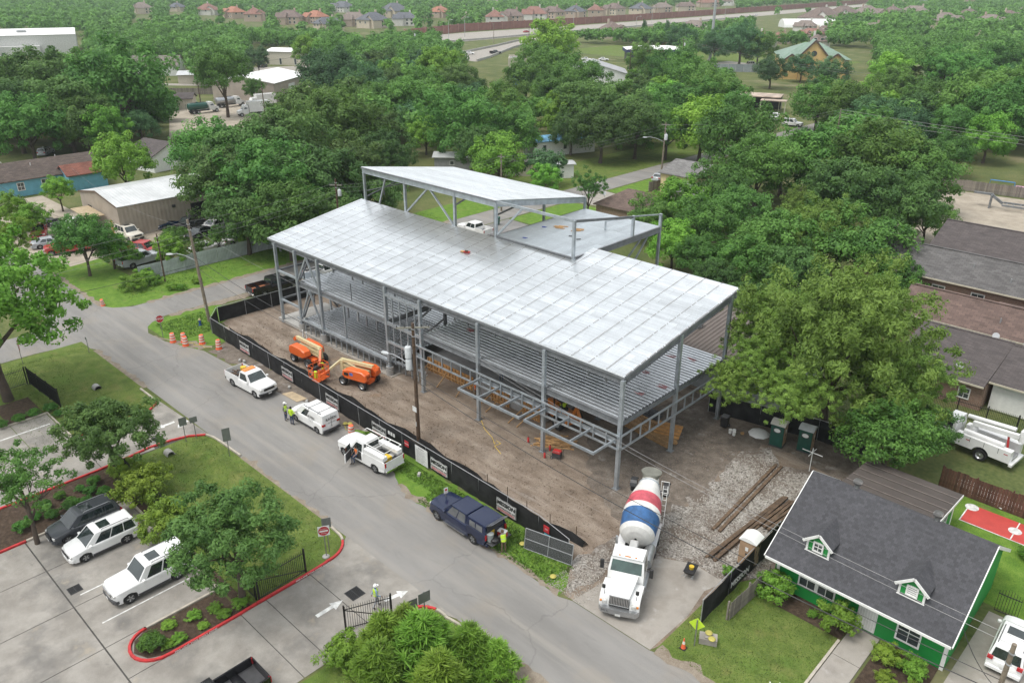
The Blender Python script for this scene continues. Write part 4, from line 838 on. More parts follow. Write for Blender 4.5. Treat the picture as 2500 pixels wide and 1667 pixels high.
# ---------------------------------------------------------------- concrete mixer truck
def mixer(loc, rz):
    t = thing('mixer_truck','white concrete mixer truck with red and blue banded drum at the site drive','truck',loc,rz)
    # origin: middle of the front axle; +x forward
    MB().box(-8.6,.9,-.45,.45,.62,.92).obj('chassis', dkgrey, t)
    # hood and cab
    hood = MB().loft([[(-.75,-.72,.95),(-.75,.72,.95),(-.75,.80,1.98),(-.75,-.80,1.98)],[(.75,-.62,.9),(.75,.62,.9),(.75,.62,1.72),(.75,-.62,1.72)],[(1.02,-.58,.9),(1.02,.58,.9),(1.0,.55,1.60),(1.0,-.55,1.60)]])
    hood.obj('hood', whitev, t, 30)
    for sy in (-1,1):
        fen = [(-.78,.75)]+[(.62*cos(radians(a)),.55+.66*sin(radians(a))) for a in range(165,-10,-15)]+[(1.0,.62),(1.02,1.05),(.80,1.40),(.2,1.52),(-.6,1.45),(-.78,1.2)]
        y0, y1 = sorted((sy*.62, sy*1.2))
        MB().loft([[(x,y0,z) for x,z in fen],[(x,y1,z-.04*(z>1)) for x,z in fen]]).obj('fender', whitev, t, 40)
        MB().bbox(-.1,.1,-.14,.14,-.12,.12,.03).obj('headlight', lamp_w, t, None, (1.0,sy*.88,1.08)); MB().box(-.05,.06,-.06,.06,-.05,.05).obj('turn_signal', lamp_o, t, None, (.98,sy*1.1,1.08))
        MB().tube([(.75,sy*.95,1.38),(.8,sy*1.0,1.9)],.02,5).obj('mirror_arm', blackp, t); MB().bbox(-.06,.06,-.1,.1,-.12,.12,.03).obj('hood_mirror', blackp, t, None, (.8,sy*1.0,2.0))
        MB().tube([(-1.1,sy*1.05,2.2),(-.9,sy*1.45,2.25)],.02,5).obj('mirror_arm', blackp, t); MB().bbox(-.06,.06,-.12,.12,-.32,.32,.03).obj('side_mirror', blackp, t, None, (-.9,sy*1.5,2.2))
        MB().box(-2.6,-1.0,min(sy*.95,sy*1.22),max(sy*.95,sy*1.22),.5,.95).obj('fuel_tank', alloy, t)
    gr = MB().box(.98,1.05,-.58,.58,.98,1.58).obj('grille', dkgrey, t)
    bar = MB().box(1.05,1.07,-.026,.026,1.0,1.56).mesh('grille_bar', chrome)
    for i in range(12): link('grille_bar', bar, gr, (0,-.53+i*.0963,0))
    MB().box(1.04,1.08,-.6,.6,1.57,1.62).obj('grille_trim', chrome, gr)
    MB().loft([[(.95,-1.22,.42),(1.22,-1.05,.42),(1.3,0,.42),(1.22,1.05,.42),(.95,1.22,.42)],[(.95,-1.22,.78),(1.22,-1.05,.78),(1.3,0,.78),(1.22,1.05,.78),(.95,1.22,.78)]]).obj('front_bumper', alloy, t)
    MB().box(1.30,1.32,-.16,.16,.40,.54).obj('license_plate', platem, t); lettering('30125', .2, blackp, t, (1.255,-.78,.60), (pi/2,0,pi/2))
    cb = MB().loft([[(-2.15,-1.08,.95),(-.72,-1.08,.95),(-.72,1.08,.95),(-2.15,1.08,.95)],[(-2.15,-1.1,1.95),(-.72,-1.1,1.95),(-.72,1.1,1.95),(-2.15,1.1,1.95)],[(-2.15,-1.02,2.72),(-1.12,-1.0,2.72),(-1.12,1.0,2.72),(-2.15,1.02,2.72)],[(-2.1,-.98,2.92),(-1.02,-.92,2.86),(-1.02,.92,2.86),(-2.1,.98,2.92)],[(-2.0,-.8,2.98),(-1.2,-.75,2.93),(-1.2,.75,2.93),(-2.0,.8,2.98)]])
    cb.obj('cab', whitev, t, 40)
    wsg = glass('green_tint_glass',(0.03,0.06,0.05),.08)
    MB().quad((-.73,-.95,1.98),(-.73,.95,1.98),(-1.1,.90,2.68),(-1.1,-.90,2.68)).obj('windshield', wsg, t)
    for sy in (-1,1): MB().quad((-1.95,sy*1.11,2.0),(-.95,sy*1.11,2.0),(-1.2,sy*1.035,2.65),(-1.95,sy*1.04,2.65)).obj('side_window', wsg, t)
    for y in (-.5,-.12,.0,.12,.5): MB().box(-.03,.03,-.05,.05,0,.05).obj('marker_light', lamp_o, t, None, (-1.12,y,2.9))
    MB().cyl((-2.35,-.95,1.0),(-2.35,-.95,3.3),.08,n=10).obj('exhaust_stack', alloy, t, 40)
    add_wheel(t,0,-.98,.53,.3,'steel'); add_wheel(t,0,.98,.53,.3,'steel')
    for x in (-5.2,-6.55):
        for y in (-.93,.93): add_wheel(t,x,y,.53,.55,'steel')
    add_wheel(t,-4.1,-.98,.45,.28,'steel'); add_wheel(t,-4.1,.98,.45,.28,'steel')
    # deck fenders, water tank, pedestal
    for sy in (-1,1):
        y0, y1 = sorted((sy*.72,sy*1.25))
        MB().loft([[(-7.3,y0,1.2),(-7.0,y0,1.32),(-4.6,y0,1.32),(-3.1,y0,1.18),(-3.1,y0,1.13),(-4.6,y0,1.27),(-7.0,y0,1.27),(-7.3,y0,1.15)],[(-7.3,y1,1.2),(-7.0,y1,1.32),(-4.6,y1,1.32),(-3.1,y1,1.18),(-3.1,y1,1.13),(-4.6,y1,1.27),(-7.0,y1,1.27),(-7.3,y1,1.15)]]).obj('rear_fender', whitev, t)
    MB().cyl((-4.2,.95,1.45),(-2.55,.95,1.45),.34,n=16).obj('water_tank', alloy, t, 40)
    MB().box(-2.75,-2.45,-.6,.6,.92,1.75).obj('front_pedestal', whitev, t); MB().bbox(-3.6,-2.5,-.26,.26,1.55,2.3,.05).obj('drum_gearbox', mat('gearbox_grey',(0.42,0.42,0.41),rough=.5), t)
    MB().cyl((-2.62,.3,1.55),(-2.62,.75,1.55),.18,n=12).obj('hydraulic_pump', whitev, t, 40)
    MB().loft([[(-7.9,-.5,.9),(-7.5,-.5,.9),(-7.5,.5,.9),(-7.9,.5,.9)],[(-8.0,-.62,2.6),(-7.8,-.62,2.6),(-7.8,.62,2.6),(-8.0,.62,2.6)]]).obj('rear_pedestal', whitev, t)
    # drum, axis tilted up to the rear
    ax0, ax1 = Vector((-3.8,0,2.2)), Vector((-9.15,0,3.32)); d = (ax1-ax0); Ld = d.length
    q = d.normalized().to_track_quat('Z','Y').to_matrix().to_4x4(); M = Matrix.Translation(ax0) @ q
    dr_w = mat('drum_white',(0.66,0.65,0.62),rough=.5,var=.12,vs=1.5); dr_r = mat('drum_red',(0.48,0.085,0.11),rough=.5,var=.2,vs=2); dr_b = mat('drum_blue',(0.03,0.10,0.24),rough=.45,var=.25,vs=2)
    prof = [(.08,0),(.62,.05),(.98,.20),(1.12,.42),(1.15,.50),(1.24,1.72),(1.245,1.76),(1.24,2.2),(1.23,2.24),(1.10,3.25),(1.09,3.3),(.62,5.0),(.55,5.45)]
    cols = [0,0,0,0,2,2,0,0,1,1,0,0]; mb = MB(); n = 28
    for i in range(len(prof)-1):
        mb.loft([[(r*cos(2*pi*k/n),r*sin(2*pi*k/n),z) for k in range(n)] for r,z in prof[i:i+2]], cols[i], M, caps=False)
    mb.obj('drum', [dr_w,dr_r,dr_b], t, 30)
    o = lettering('CEMEX', .42, mat('letter_navy',(0.02,0.03,0.10)), t, (0,0,0), (0,0,0), .01)
    o.matrix_local = M @ Matrix.Translation((0,0,4.0)) @ Matrix.Rotation(0,4,'Z') @ Matrix.Translation((-.905,0,0)) @ Matrix(((0,0,-1,0),(1,0,0,0),(0,-1,0,0),(0,0,0,1))) @ Matrix.Rotation(-.26,4,'X') 
    MB().tube([tuple(M @ Vector((.70*cos(a),.70*sin(a),4.75))) for a in [k*2*pi/20 for k in range(21)]],.06,6).obj('drum_ring', steel, t)
    # charge hopper, chute, booster axle folded up
    hp = mat('hopper_dull',(0.20,0.20,0.17),rough=.6,metal=.3)
    MB().loft([[(-9.1+.72*cos(a)*.75,.72*sin(a),3.95) for a in [k*2*pi/16 for k in range(16)]],[(-8.6+.3*cos(a),.32*sin(a),3.3) for a in [k*2*pi/16 for k in range(16)]]],caps=False).obj('charge_hopper', hp, t, 40)
    MB().loft([[(-9.1+.70*cos(a)*.75,.70*sin(a),3.93) for a in [k*2*pi/16 for k in range(16)]],[(-8.9+.4*cos(a),.4*sin(a),3.75) for a in [k*2*pi/16 for k in range(16)]]]).obj('hopper_lining', hp, t, 40)
    MB().beam((-8.6,0,2.3),(-9.9,.2,1.3),.55,.12).obj('chute', hp, t)
    for sy in (-1,1):
        MB().tube([(-7.9,sy*.6,1.2),(-8.6,sy*.9,2.2),(-9.0,sy*1.05,2.6)],.07,6).obj('booster_arm', white, t)
        add_wheel(t,-9.0,sy*1.12,.46,.34,'steel',2.7,'booster_wheel')
        MB().loft([[(-9.0+.56*cos(radians(a)),sy*.9,2.7+.56*sin(radians(a))) for a in range(20,165,24)],[(-9.0+.56*cos(radians(a)),sy*1.34,2.7+.56*sin(radians(a))) for a in range(20,165,24)]],caps=False,closed=False).obj('booster_mudguard', blackp, t)
    for y in (.98,1.28): MB().tube([(-7.2,y,1.0),(-7.9,y,2.4),(-8.2,y,3.6)],.025,5).obj('ladder_rail', white, t)
    for i in range(7): MB().tube([(-7.35-i*.14,.98,1.3+i*.34),(-7.35-i*.14,1.28,1.3+i*.34)],.018,4).obj('ladder_rung', white, t)
    MB().tube([(-8.1,.85,3.1),(-8.1,.85,4.0),(-8.1,1.35,4.0),(-8.1,1.35,3.1),(-8.1,.85,3.1)],.025,5).obj('platform_rail', white, t)
    return t
mixer((7.68,-9.67,.03), radians(-65))
# ---------------------------------------------------------------- boom lifts
cream = paint('cream_boom_paint',(0.60,0.52,0.30),.45); dirty = mat('dusty_rubber',(0.075,0.062,0.05),rough=.95,var=.4,vs=5)
def lift(loc, rz, label, basket, second=False):
    t = thing('boom_lift', label, 'boom lift', loc, rz)
    # +x: chassis forward
    MB().bbox(-1.5,1.5,-.45,.45,.42,.75,.05).obj('chassis', orange, t); 
    for x in (-1.15,1.15):
        MB().box(x-.12,x+.12,-.95,.95,.42,.6).obj('axle', orange, t)
        for y in (-.95,.95):
            ty, rm = wheel_meshes(.45,.36,'steel'); o = link('wheel', ty, t, (x,y,.45)); link('rim', rm, o)
    # turntable hood (left pod) with rounded outline
    for sy, L0, L1 in ((1,-1.75,1.15),(-1,-1.75,.9)):
        y0, y1 = sorted((sy*.32, sy*1.12))
        def ring(y, i): return [(L0+.2+i,y,.82+i),(L1-.35-i,y,.82+i),(L1-i,y,1.1),(L1-.1-i,y,1.55-i*.5),(L1-.7-i,y,1.78-i),(L0+.5+i,y,1.82-i),(L0+.1+i,y,1.6-i),(L0+i,y,1.1)]
        MB().loft([ring(y0,.06),ring(y0+.08,0),ring(y1-.08,0),ring(y1,.06)]).obj('turntable_hood', orange, t, 35)
        if sy > 0:
            MB().box(.35,.85,y1-.005,y1+.012,1.15,1.45).obj('control_panel', blackp, t); MB().box(-.2,.2,y1-.005,y1+.01,1.25,1.55).obj('decal', mat('decal_blue_white',(0.12,0.16,0.42),var=.6,vs=8), t)
    lettering('JLG', .3, blackp, t, (-1.752,.7,1.35), (pi/2,0,-pi/2), .01)
    MB().cyl((0,0,.75),(0,0,.9),.5,n=16).obj('turntable', blackp, t, 40)
    # folded riser and main boom lying over the hoods
    for z0, z1, w in ((1.15,1.15,.26),(1.5,1.5,.26)): MB().beam((-1.3,0,z0),(2.0,0,z1),w,.24).obj('riser_boom', cream, t)
    MB().bbox(1.75,2.15,-.2,.2,.95,2.05,.04).obj('boom_knuckle', cream, t)
    MB().beam((2.05,0,1.98),(-1.75,0,2.12),.28,.30).obj('main_boom', cream, t); MB().beam((-1.75,0,2.12),(-2.15,0,1.75),.3,.3).obj('boom_end', orange, t)
    MB().tube([(-.9,.12,1.35),(1.2,.12,1.85)],.07,8).obj('lift_cylinder', cream, t)
    j0 = Vector((2.05,0,1.95)); bx = Vector(basket)
    MB().beam(j0, j0+(bx-j0)*.55+Vector((0,0,.05)),.2,.2).obj('fly_boom', cream if not second else orange, t)
    e = j0+(bx-j0)*.55; MB().beam(e, bx+Vector((-.1,0,.3)),.16,.16).obj('jib', orange, t)
    # basket cage
    bk = MB().box(bx.x-.45,bx.x+.45,bx.y-.85,bx.y+.85,bx.z-.05,bx.z).obj('basket_floor', orange, t)
    rl = MB()
    for z in (.45,1.05):
        c = [(bx.x-.45,bx.y-.85,bx.z+z),(bx.x+.45,bx.y-.85,bx.z+z),(bx.x+.45,bx.y+.85,bx.z+z),(bx.x-.45,bx.y+.85,bx.z+z)]
        for i in range(4): rl.beam(c[i],c[(i+1)%4],.045)
    for x in (-.45,.45):
        for y in (-.85,-.28,.28,.85): rl.beam((bx.x+x,bx.y+y,bx.z),(bx.x+x,bx.y+y,bx.z+1.05),.04)
    rl.obj('basket_rails', orange, bk); MB().bbox(bx.x+.2,bx.x+.45,bx.y-.3,bx.y+.3,bx.z+.8,bx.z+1.15,.03).obj('basket_console', blackp, bk)
    MB().bbox(bx.x-.2,bx.x+.1,bx.y+.4,bx.y+.6,bx.z+.3,bx.z+1.0,.04).obj('hanging_vest', mat('hivis',(0.55,0.75,0.03)), bk)
    return t
lift((-35.0,-3.7,.03), 0.05, 'orange boom lift with its basket folded down beside the banner fence', (3.6,-1.5,.35), True)
lift((-27.6,-3.05,.03), radians(14)+pi, 'orange boom lift with cream boom nearest the utility pole', (3.2,1.9,.5))
# ---------------------------------------------------------------- bucket truck behind the wood fence
def bucket_truck(loc, rz):
    t = thing('bucket_truck','white utility bucket truck behind the board fence','truck',loc,rz)   # origin rear axle, +x forward
    MB().box(-1.9,4.9,-.45,.45,.6,.85).obj('chassis', dkgrey, t)
    out = [(-2.1,.75)]+[(-.72,.75)]+[(.66*cos(radians(a)),.55+.68*sin(radians(a))) for a in range(162,10,-16)]+[(.72,.75),(2.0,.75),(2.0,1.75),(-2.1,1.75)]
    for sy in (-1,1):
        y0,y1 = sorted((sy*.62,sy*1.2)); MB().loft([[(x,y0,z) for x,z in out],[(x,y1,z) for x,z in out]]).obj('utility_box', whitev, t)
        MB().box(-1.9,-1.6,sy*1.2-.006,sy*1.2+.006,1.4,1.47).obj('reflector', lamp_r, t); MB().box(.9,1.2,sy*1.2-.006,sy*1.2+.006,1.4,1.47).obj('reflector', lamp_r, t)
        for k in range(3): MB().box(-1.2+k*1.05,-1.17+k*1.05,sy*1.2-.008,sy*1.2+.008,1.28,1.72).obj('door_seam', dkgrey, t)
    MB().box(-2.1,2.0,-.62,.62,.85,1.0).obj('bed', alloy, t); MB().box(-2.35,-2.1,-1.2,1.2,.55,.75).obj('rear_bumper', whitev, t)
    MB().loft([[(2.2,-1.1,.8),(3.7,-1.1,.8),(3.7,1.1,.8),(2.2,1.1,.8)],[(2.2,-1.1,1.8),(3.7,-1.1,1.7),(3.7,1.1,1.7),(2.2,1.1,1.8)],[(2.25,-.95,2.55),(3.15,-.95,2.5),(3.15,.95,2.5),(2.25,.95,2.55)]]).obj('cab', whitev, t, 30)
    MB().box(3.7,4.95,-.95,.95,.75,1.55).obj('hood', whitev, t); MB().quad((3.69,-.95,1.72),(3.69,.95,1.72),(3.2,.88,2.42),(3.2,-.88,2.42)).obj('windshield', glz, t)
    for sy in (-1,1): MB().quad((2.4,sy*1.1,1.8),(3.5,sy*1.1,1.75),(3.15,sy*.97,2.4),(2.45,sy*.97,2.45)).obj('side_window', glz, t)
    for x, w in ((0,.5),(4.2,.3)):
        for y in (-.92,.92): add_wheel(t,x,y,.5,w,'steel')
    MB().cyl((1.2,0,1.0),(1.2,0,2.3),.3,n=12).obj('turret', whitev, t); MB().beam((1.3,.15,2.5),(-2.0,.15,2.75),.34,.36).obj('lower_boom', whitev, t); MB().cyl((1.9,-.25,2.75),(-1.6,-.25,3.05),.16,n=10).obj('upper_boom', whitev, t)
    lettering('ALTEC', .3, mat('letter_blue',(0.05,0.1,0.35)), t, (0,-.03,2.62), (pi/2,0,0)); MB().bbox(-2.7,-1.95,-.75,-.05,2.2,3.2,.06).obj('bucket', whitev, t); MB().beam((-1.5,.1,1.1),(-1.3,.1,2.6),.14).obj('boom_rest', redm, t)
    MB().cyl((-1.4,.75,1.9),(1.6,.75,1.9),.2,n=10).obj('cargo_tube', whitev, t)
bucket_truck((18.5,24.0,.02), pi-.12)
# ---------------------------------------------------------------- far lorries
def lorry(loc, rz, label, tank=None, box=None, cabm=whitev, name='tank_truck'):
    t = thing(name, label, 'truck', loc, rz)
    MB().box(-4.2,3.6,-.45,.45,.6,.9).obj('chassis', dkgrey, t)
    MB().loft([[(1.3,-1.15,.7),(2.9,-1.15,.7),(2.9,1.15,.7),(1.3,1.15,.7)],[(1.3,-1.15,1.9),(2.9,-1.15,1.8),(2.9,1.15,1.8),(1.3,1.15,1.9)],[(1.35,-1.0,2.9),(2.4,-1.0,2.85),(2.4,1.0,2.85),(1.35,1.0,2.9)]]).obj('cab', cabm, t, 30)
    MB().loft([[(2.9,-.9,.7),(2.9,.9,.7),(2.9,.9,1.75),(2.9,-.9,1.75)],[(4.2,-.75,.7),(4.2,.75,.7),(4.1,.7,1.45),(4.1,-.7,1.45)]]).obj('hood', cabm, t)
    MB().quad((2.89,-.95,1.85),(2.89,.95,1.85),(2.44,.9,2.7),(2.44,-.9,2.7)).obj('windshield', glz, t)
    for sy in (-1,1): MB().quad((1.6,sy*1.155,1.95),(2.6,sy*1.155,1.9),(2.3,sy*1.02,2.65),(1.6,sy*1.02,2.65)).obj('side_window', glz, t)
    for x, w in ((3.3,.3),(-2.0,.5),(-3.3,.5)):
        for y in (-.95,.95): add_wheel(t,x,y,.5,w,'steel')
    if tank:
        R = Matrix.Translation((-1.7,0,1.95)) @ Matrix.Rotation(pi/2,4,'Y')
        MB().lathe([(.3,-2.85),(.85,-2.65),(.95,-2.3),(.95,2.3),(.85,2.65),(.3,2.85)],20,0,R).obj('tank', tank, t, 40); MB().box(-3.5,.4,-.2,.2,2.88,2.98).obj('walkway', dkgrey, t); MB().cyl((-1.7,0,2.85),(-1.7,0,3.1),.3,n=12).obj('hatch', tank, t)
        MB().tube([(-4.6,.9,.9),(-4.6,.9,2.6)],.06,5).obj('hose_rack', tank, t)
    if box: MB().box(-4.6,1.15,-1.25,1.25,1.0,3.75).obj('cargo_box', box, t)
tg = paint('dark_green_tank',(0.01,0.075,0.055),.4)
lorry((-192.5,65.2,.02), 1.52, 'white tractor with a dark green vacuum tank in the far yard', tank=tg)
lorry((-198.0,76.3,.02), 1.52, 'silver tank truck behind the green tank truck', tank=alloy)
lorry((-190.5,81.5,.02), -1.75, 'white box truck left of the loading door of the far beige hall', box=whitev, name='box_truck')
lorry((-179.0,72.5,.02), -1.75, 'white truck nearest the oak in the far yard', box=whitev, name='box_truck')
# ================================================================ SITE FENCES, SIGNS, POLES, STREET FURNITURE
def screen_mat():
    m, t, b = nodes('black_mesh_screen'); b.inputs['Roughness'].default_value = 0.75; b.inputs['Specular IOR Level'].default_value = 0.3
    g = t.nodes.new('ShaderNodeTexCoord').outputs['Object']
    n = N(t, 'ShaderNodeTexNoise', Scale=1.4, Detail=6); t.links.new(g, n.inputs['Vector'])
    r = ramp(t, n.outputs['Fac'], [(0.3,(0.008,0.008,0.009)),(0.75,(0.03,0.03,0.031))]); t.links.new(r.outputs[0], b.inputs['Base Color'])
    bp = N(t, 'ShaderNodeBump', Strength=0.5, Distance=0.05); t.links.new(n.outputs['Fac'], bp.inputs['Height']); t.links.new(bp.outputs[0], b.inputs['Normal']); return m
screen = screen_mat(); galv = mat('fence_pipe', (0.40,0.41,0.42), rough=0.5, metal=0.5)
def screen_fence(label, pts, h=1.75, panel=3.05, name='screened_fence', mid=False, seed=1):
    """chain-link posts and rails with black screen cloth hung panel by panel"""
    t = thing(name, label, 'fence', (pts[0][0], pts[0][1], 0.02)); o0 = Vector((pts[0][0], pts[0][1])); rr = random.Random(seed)
    pm = MB().cyl((0,0,0),(0,0,h+.06),.03,n=7).mesh('post', galv)
    for a, b in zip(pts[:-1], pts[1:]):
        a, b = Vector(a), Vector(b); n = max(1, round((b-a).length/panel)); d = (b-a).normalized(); nn = Vector((-d.y, d.x))
        for i in range(n):
            p, q = a+(b-a)*(i/n)-o0, a+(b-a)*((i+1)/n)-o0
            link('post', pm, t, (p.x, p.y, 0))
            mb = MB(); cols, rows = 9, 4; w = (q-p).length; ph = rr.uniform(0, 6)
            for r in range(rows+1):
                for c in range(cols+1):
                    u = c/cols; off = 0.035*sin(ph+u*9)*(1-r/rows) + rr.uniform(-.012,.012); pt = p+(q-p)*u+nn*(off-.02)
                    z = 0.02+(h-.04)*r/rows - (0.05*sin(pi*u) if r == rows else 0); mb.v.append((pt.x, pt.y, z))
            for r in range(rows):
                for c in range(cols):
                    k = r*(cols+1)+c; mb.f.append((k,k+1,k+cols+2,k+cols+1)); mb.m.append(0)
            mb.obj('screen_panel', screen, t, 80)
            e = nn*.04
            MB().tube([(p.x+e.x,p.y+e.y,h),(q.x+e.x,q.y+e.y,h)],.026,6).obj('top_rail', galv, t)
            if mid: MB().tube([(p.x+e.x,p.y+e.y,h*.5),(q.x+e.x,q.y+e.y,h*.5)],.02,5).obj('mid_rail', galv, t)
        if b == Vector(pts[-1]): link('post', pm, t, (b.x-o0.x, b.y-o0.y, 0))
    return t
FY = lambda x: -7.3-0.024*(x+38)
screen_fence('long black screened fence with white banners along the front street', [(-48.3,FY(-48)),(-0.4,FY(-0.4)),(2.7,-8.75)])
screen_fence('black screened fence corner beside the stop sign verge', [(-48.3,-7.1),(-50.6,-5.2)], seed=4)
screen_fence('black screened fence along the cross street beside the black pickup', [(-50.7,-5.0),(-50.2,4.5),(-49.8,13.5)], mid=True, seed=2)
screen_fence('black screened fence behind the two green portable toilets', [(-1.2,15.0),(3.2,15.9),(7.8,17.0),(12.4,17.2)], 1.9, mid=True, seed=3)
sf = screen_fence('short black screened fence with torn banner beside the green house', [(11.9,-7.6),(11.7,2.4)], 1.8, seed=6)
# silt fence: low black cloth on stakes
mb = MB(); sx = [-47+i*1.1 for i in range(46)]
rr = random.Random(8); prev = None
for x in sx:
    y = -5.9-.02*(x+38)+.18*sin(x*.7)+(-.5 if x > -8 else 0); z = .55+.12*sin(x*1.7)
    if prev: mb.quad((prev[0],prev[1],.02),(x,y,.02),(x+.05,y+.18,z),(prev[0]+.05,prev[1]+.18,prev[2])); mb.quad((prev[0]+.05,prev[1]+.2,prev[2]),(x+.05,y+.2,z),(x+.1,y+.5,.03),(prev[0]+.1,prev[1]+.5,.03))
    prev = (x, y, z)
t = thing('silt_fence','low sagging black silt fence inside the banner fence','fence',(0,0,0)); mb.obj('silt_cloth', screen, t, 80)
stm = MB().box(-.02,.02,-.02,.02,0,.8).mesh('stake', wood_d)
for x in sx[::2]: link('stake', stm, t, (x, -5.72-.02*(x+38)+.18*sin(x*.7), 0))
# ---------------------------------------------------------------- banners
ban = mat('banner_vinyl', (0.66,0.66,0.65), rough=0.5, var=0.06); ink = mat('banner_black', (0.015,0.015,0.015), rough=0.6); inkr = mat('banner_red', (0.50,0.03,0.04), rough=0.6)
BW, BH = 1.95, 1.05
bkm = MB()
nseg = 10
for i in range(nseg+1):
    x = -BW/2+BW*i/nseg; bkm.v += [(x, .02*sin(i*1.3), -BH/2), (x, .02*sin(i*1.3+.5), BH/2)]
for i in range(nseg): bkm.f.append((2*i,2*i+2,2*i+3,2*i+1)); bkm.m.append(0)
bkme = bkm.mesh('banner_sheet', ban, 80)
def banner(x, label, rz=0.0, y=None, tilt=0.0):
    t = thing('site_banner', label, 'banner', (x, (FY(x)-.16) if y is None else y, .86), rz)
    link('sheet', bkme, t)
    fr = MB()
    for a, b, c, d in ((-BW/2,BW/2,-BH/2,-BH/2+.035),(-BW/2,BW/2,BH/2-.035,BH/2)): fr.quad((a,-.028,c),(b,-.028,c),(b,-.028,d),(a,-.028,d))
    for a, b in ((-BW/2,-BW/2+.035),(BW/2-.035,BW/2)): fr.quad((a,-.028,-BH/2+.036),(b,-.028,-BH/2+.036),(b,-.028,BH/2-.036),(a,-.028,BH/2-.036))
    fr.obj('border', ink, t)
    R = (pi/2, 0, 0)
    lettering('MISSION', .46, ink, t, (0,-.03,.2), R, .022, 0.12, 1.02); lettering('CONSTRUCTION, INC.', .19, ink, t, (.02,-.03,-.17), R, .006, 0.12, .98)
    MB().quad((-.85,-.03,-.35),(.85,-.03,-.35),(.85,-.03,-.29),(-.85,-.03,-.29)).obj('red_line', inkr, t); MB().quad((-.85,-.03,-.44),(.85,-.03,-.44),(.85,-.03,-.40),(-.85,-.03,-.40)).obj('red_line', inkr, t)
    return t
wh = ['first from the corner by the barrels', 'next to the white single cab pickup', 'behind the white cargo van', 'behind the service pickup', 'beside the white notice board', 'behind the blue pickup']
for x, y in zip((-40.9,-32.7,-25.2,-18.3,-10.7,-3.4), wh): banner(x, 'white company banner on the black fence, '+y, -.024)
banner(-49.3, 'white company banner folded round the fence corner above the barrels', -.70, -6.45)
# torn banner beside the house (seen from behind)
t = thing('site_banner','torn black and white banner hanging on the fence beside the green house','banner',(12.03,-3.4,.95), pi/2)
MB().quad((-1.3,0,-.5),(1.3,0,-.4),(1.3,0,.5),(-1.3,0,.45)).obj('sheet', screen, t); lettering('MISSION', .6, ban, t, (0,-.015,.05), (pi/2,0,0), .02)
nb = thing('notice_board','white notice sheet beside the fence pole','sign',(-12.75,FY(-12.75)-.17,.9),-.024)
MB().box(-.75,.75,-.02,0,-.75,.75).obj('panel', ban, nb)
for i in range(12): MB().quad((-.6,-.024,.42-i*.09),(.6-random.uniform(0,.4),-.024,.42-i*.09),(.6-random.uniform(0,.4),-.024,.45-i*.09),(-.6,-.024,.45-i*.09)).obj('text_line', mat('grey_print',(0.35,0.35,0.35)), nb)
lettering('BUILDING', .16, ink, nb, (0,-.026,.6), (pi/2,0,0))
def small_sign(x, z, w, h, m, label, y=None, txt=None):
    t = thing('small_sign', label, 'sign', (x, (FY(x)-.16) if y is None else y, z), -.024); MB().box(-w/2,w/2,-.015,0,-h/2,h/2).obj('panel', m, t)
    if txt: lettering(txt, h*.28, ban if m is inkr else ink, t, (0,-.02,0), (pi/2,0,0), .004)
small_sign(-14.6,1.2,.5,.5,inkr,'small red warning sign on the fence at the pole','','NO\nENTRY') if False else small_sign(-14.6,1.2,.5,.5,inkr,'small red warning sign on the fence at the pole',None,'DANGER')
for i, w in enumerate(('leftmost','middle','rightmost')): small_sign(-16.9+i*.33,1.25,.24,.3,ban,w+' of the three small white notices on the fence')
small_sign(.55,1.3,.5,.55,inkr,'small red notice beside the chain link gate',-8.5,'NO'); small_sign(.95,.85,.75,.7,mat('teal_print',(0.06,0.33,0.42)),'teal notice sign beside the chain link gate',-8.75,'STOP')
# ---------------------------------------------------------------- chain link gate
def chain_mat():
    m, t, b = nodes('chain_link'); b.inputs['Base Color'].default_value = (0.30,0.31,0.32,1); b.inputs['Metallic'].default_value = 0.6; b.inputs['Roughness'].default_value = 0.5
    g = t.nodes.new('ShaderNodeTexCoord').outputs['Object']
    mp = N(t, 'ShaderNodeMapping'); mp.inputs['Rotation'].default_value = (0, radians(45), 0); mp.inputs['Scale'].default_value = (16,16,16); t.links.new(g, mp.inputs['Vector'])
    sx_ = N(t, 'ShaderNodeSeparateXYZ'); t.links.new(mp.outputs[0], sx_.inputs[0]); outs = []
    for ax in ('X','Z'):
        f = N(t, 'ShaderNodeMath'); f.operation = 'FRACT'; t.links.new(sx_.outputs[ax], f.inputs[0])
        l = N(t, 'ShaderNodeMath'); l.operation = 'LESS_THAN'; l.inputs[1].default_value = 0.2; t.links.new(f.outputs[0], l.inputs[0]); outs.append(l)
    mx = N(t, 'ShaderNodeMath'); mx.operation = 'MAXIMUM'; t.links.new(outs[0].outputs[0], mx.inputs[0]); t.links.new(outs[1].outputs[0], mx.inputs[1]); t.links.new(mx.outputs[0], b.inputs['Alpha'])
    return m
chain = chain_mat()
t = thing('chain_link_gate','loose chain link gate panel leaning at the site entrance','gate',(1.45,-9.4,.05),radians(14))
gw, gh = 3.5, 1.5
MB().quad((-gw/2,0,.03),(gw/2,0,.03),(gw/2,.25,gh),(-gw/2,.25,gh)).obj('wire_mesh', chain, t); MB().quad((-gw/2,.03,.03),(gw/2,.03,.03),(gw/2,.28,gh),(-gw/2,.28,gh)).obj('backing_cloth', screen, t)
for a, b in (((-gw/2,0,.03),(gw/2,0,.03)),((-gw/2,.25,gh),(gw/2,.25,gh)),((-gw/2,0,.03),(-gw/2,.25,gh)),((gw/2,0,.03),(gw/2,.25,gh)),((0,0,.03),(0,.25,gh)),((-gw/2,.125,.75),(gw/2,.125,.75))): MB().tube([a,b],.026,6).obj('frame_tube', galv, t)
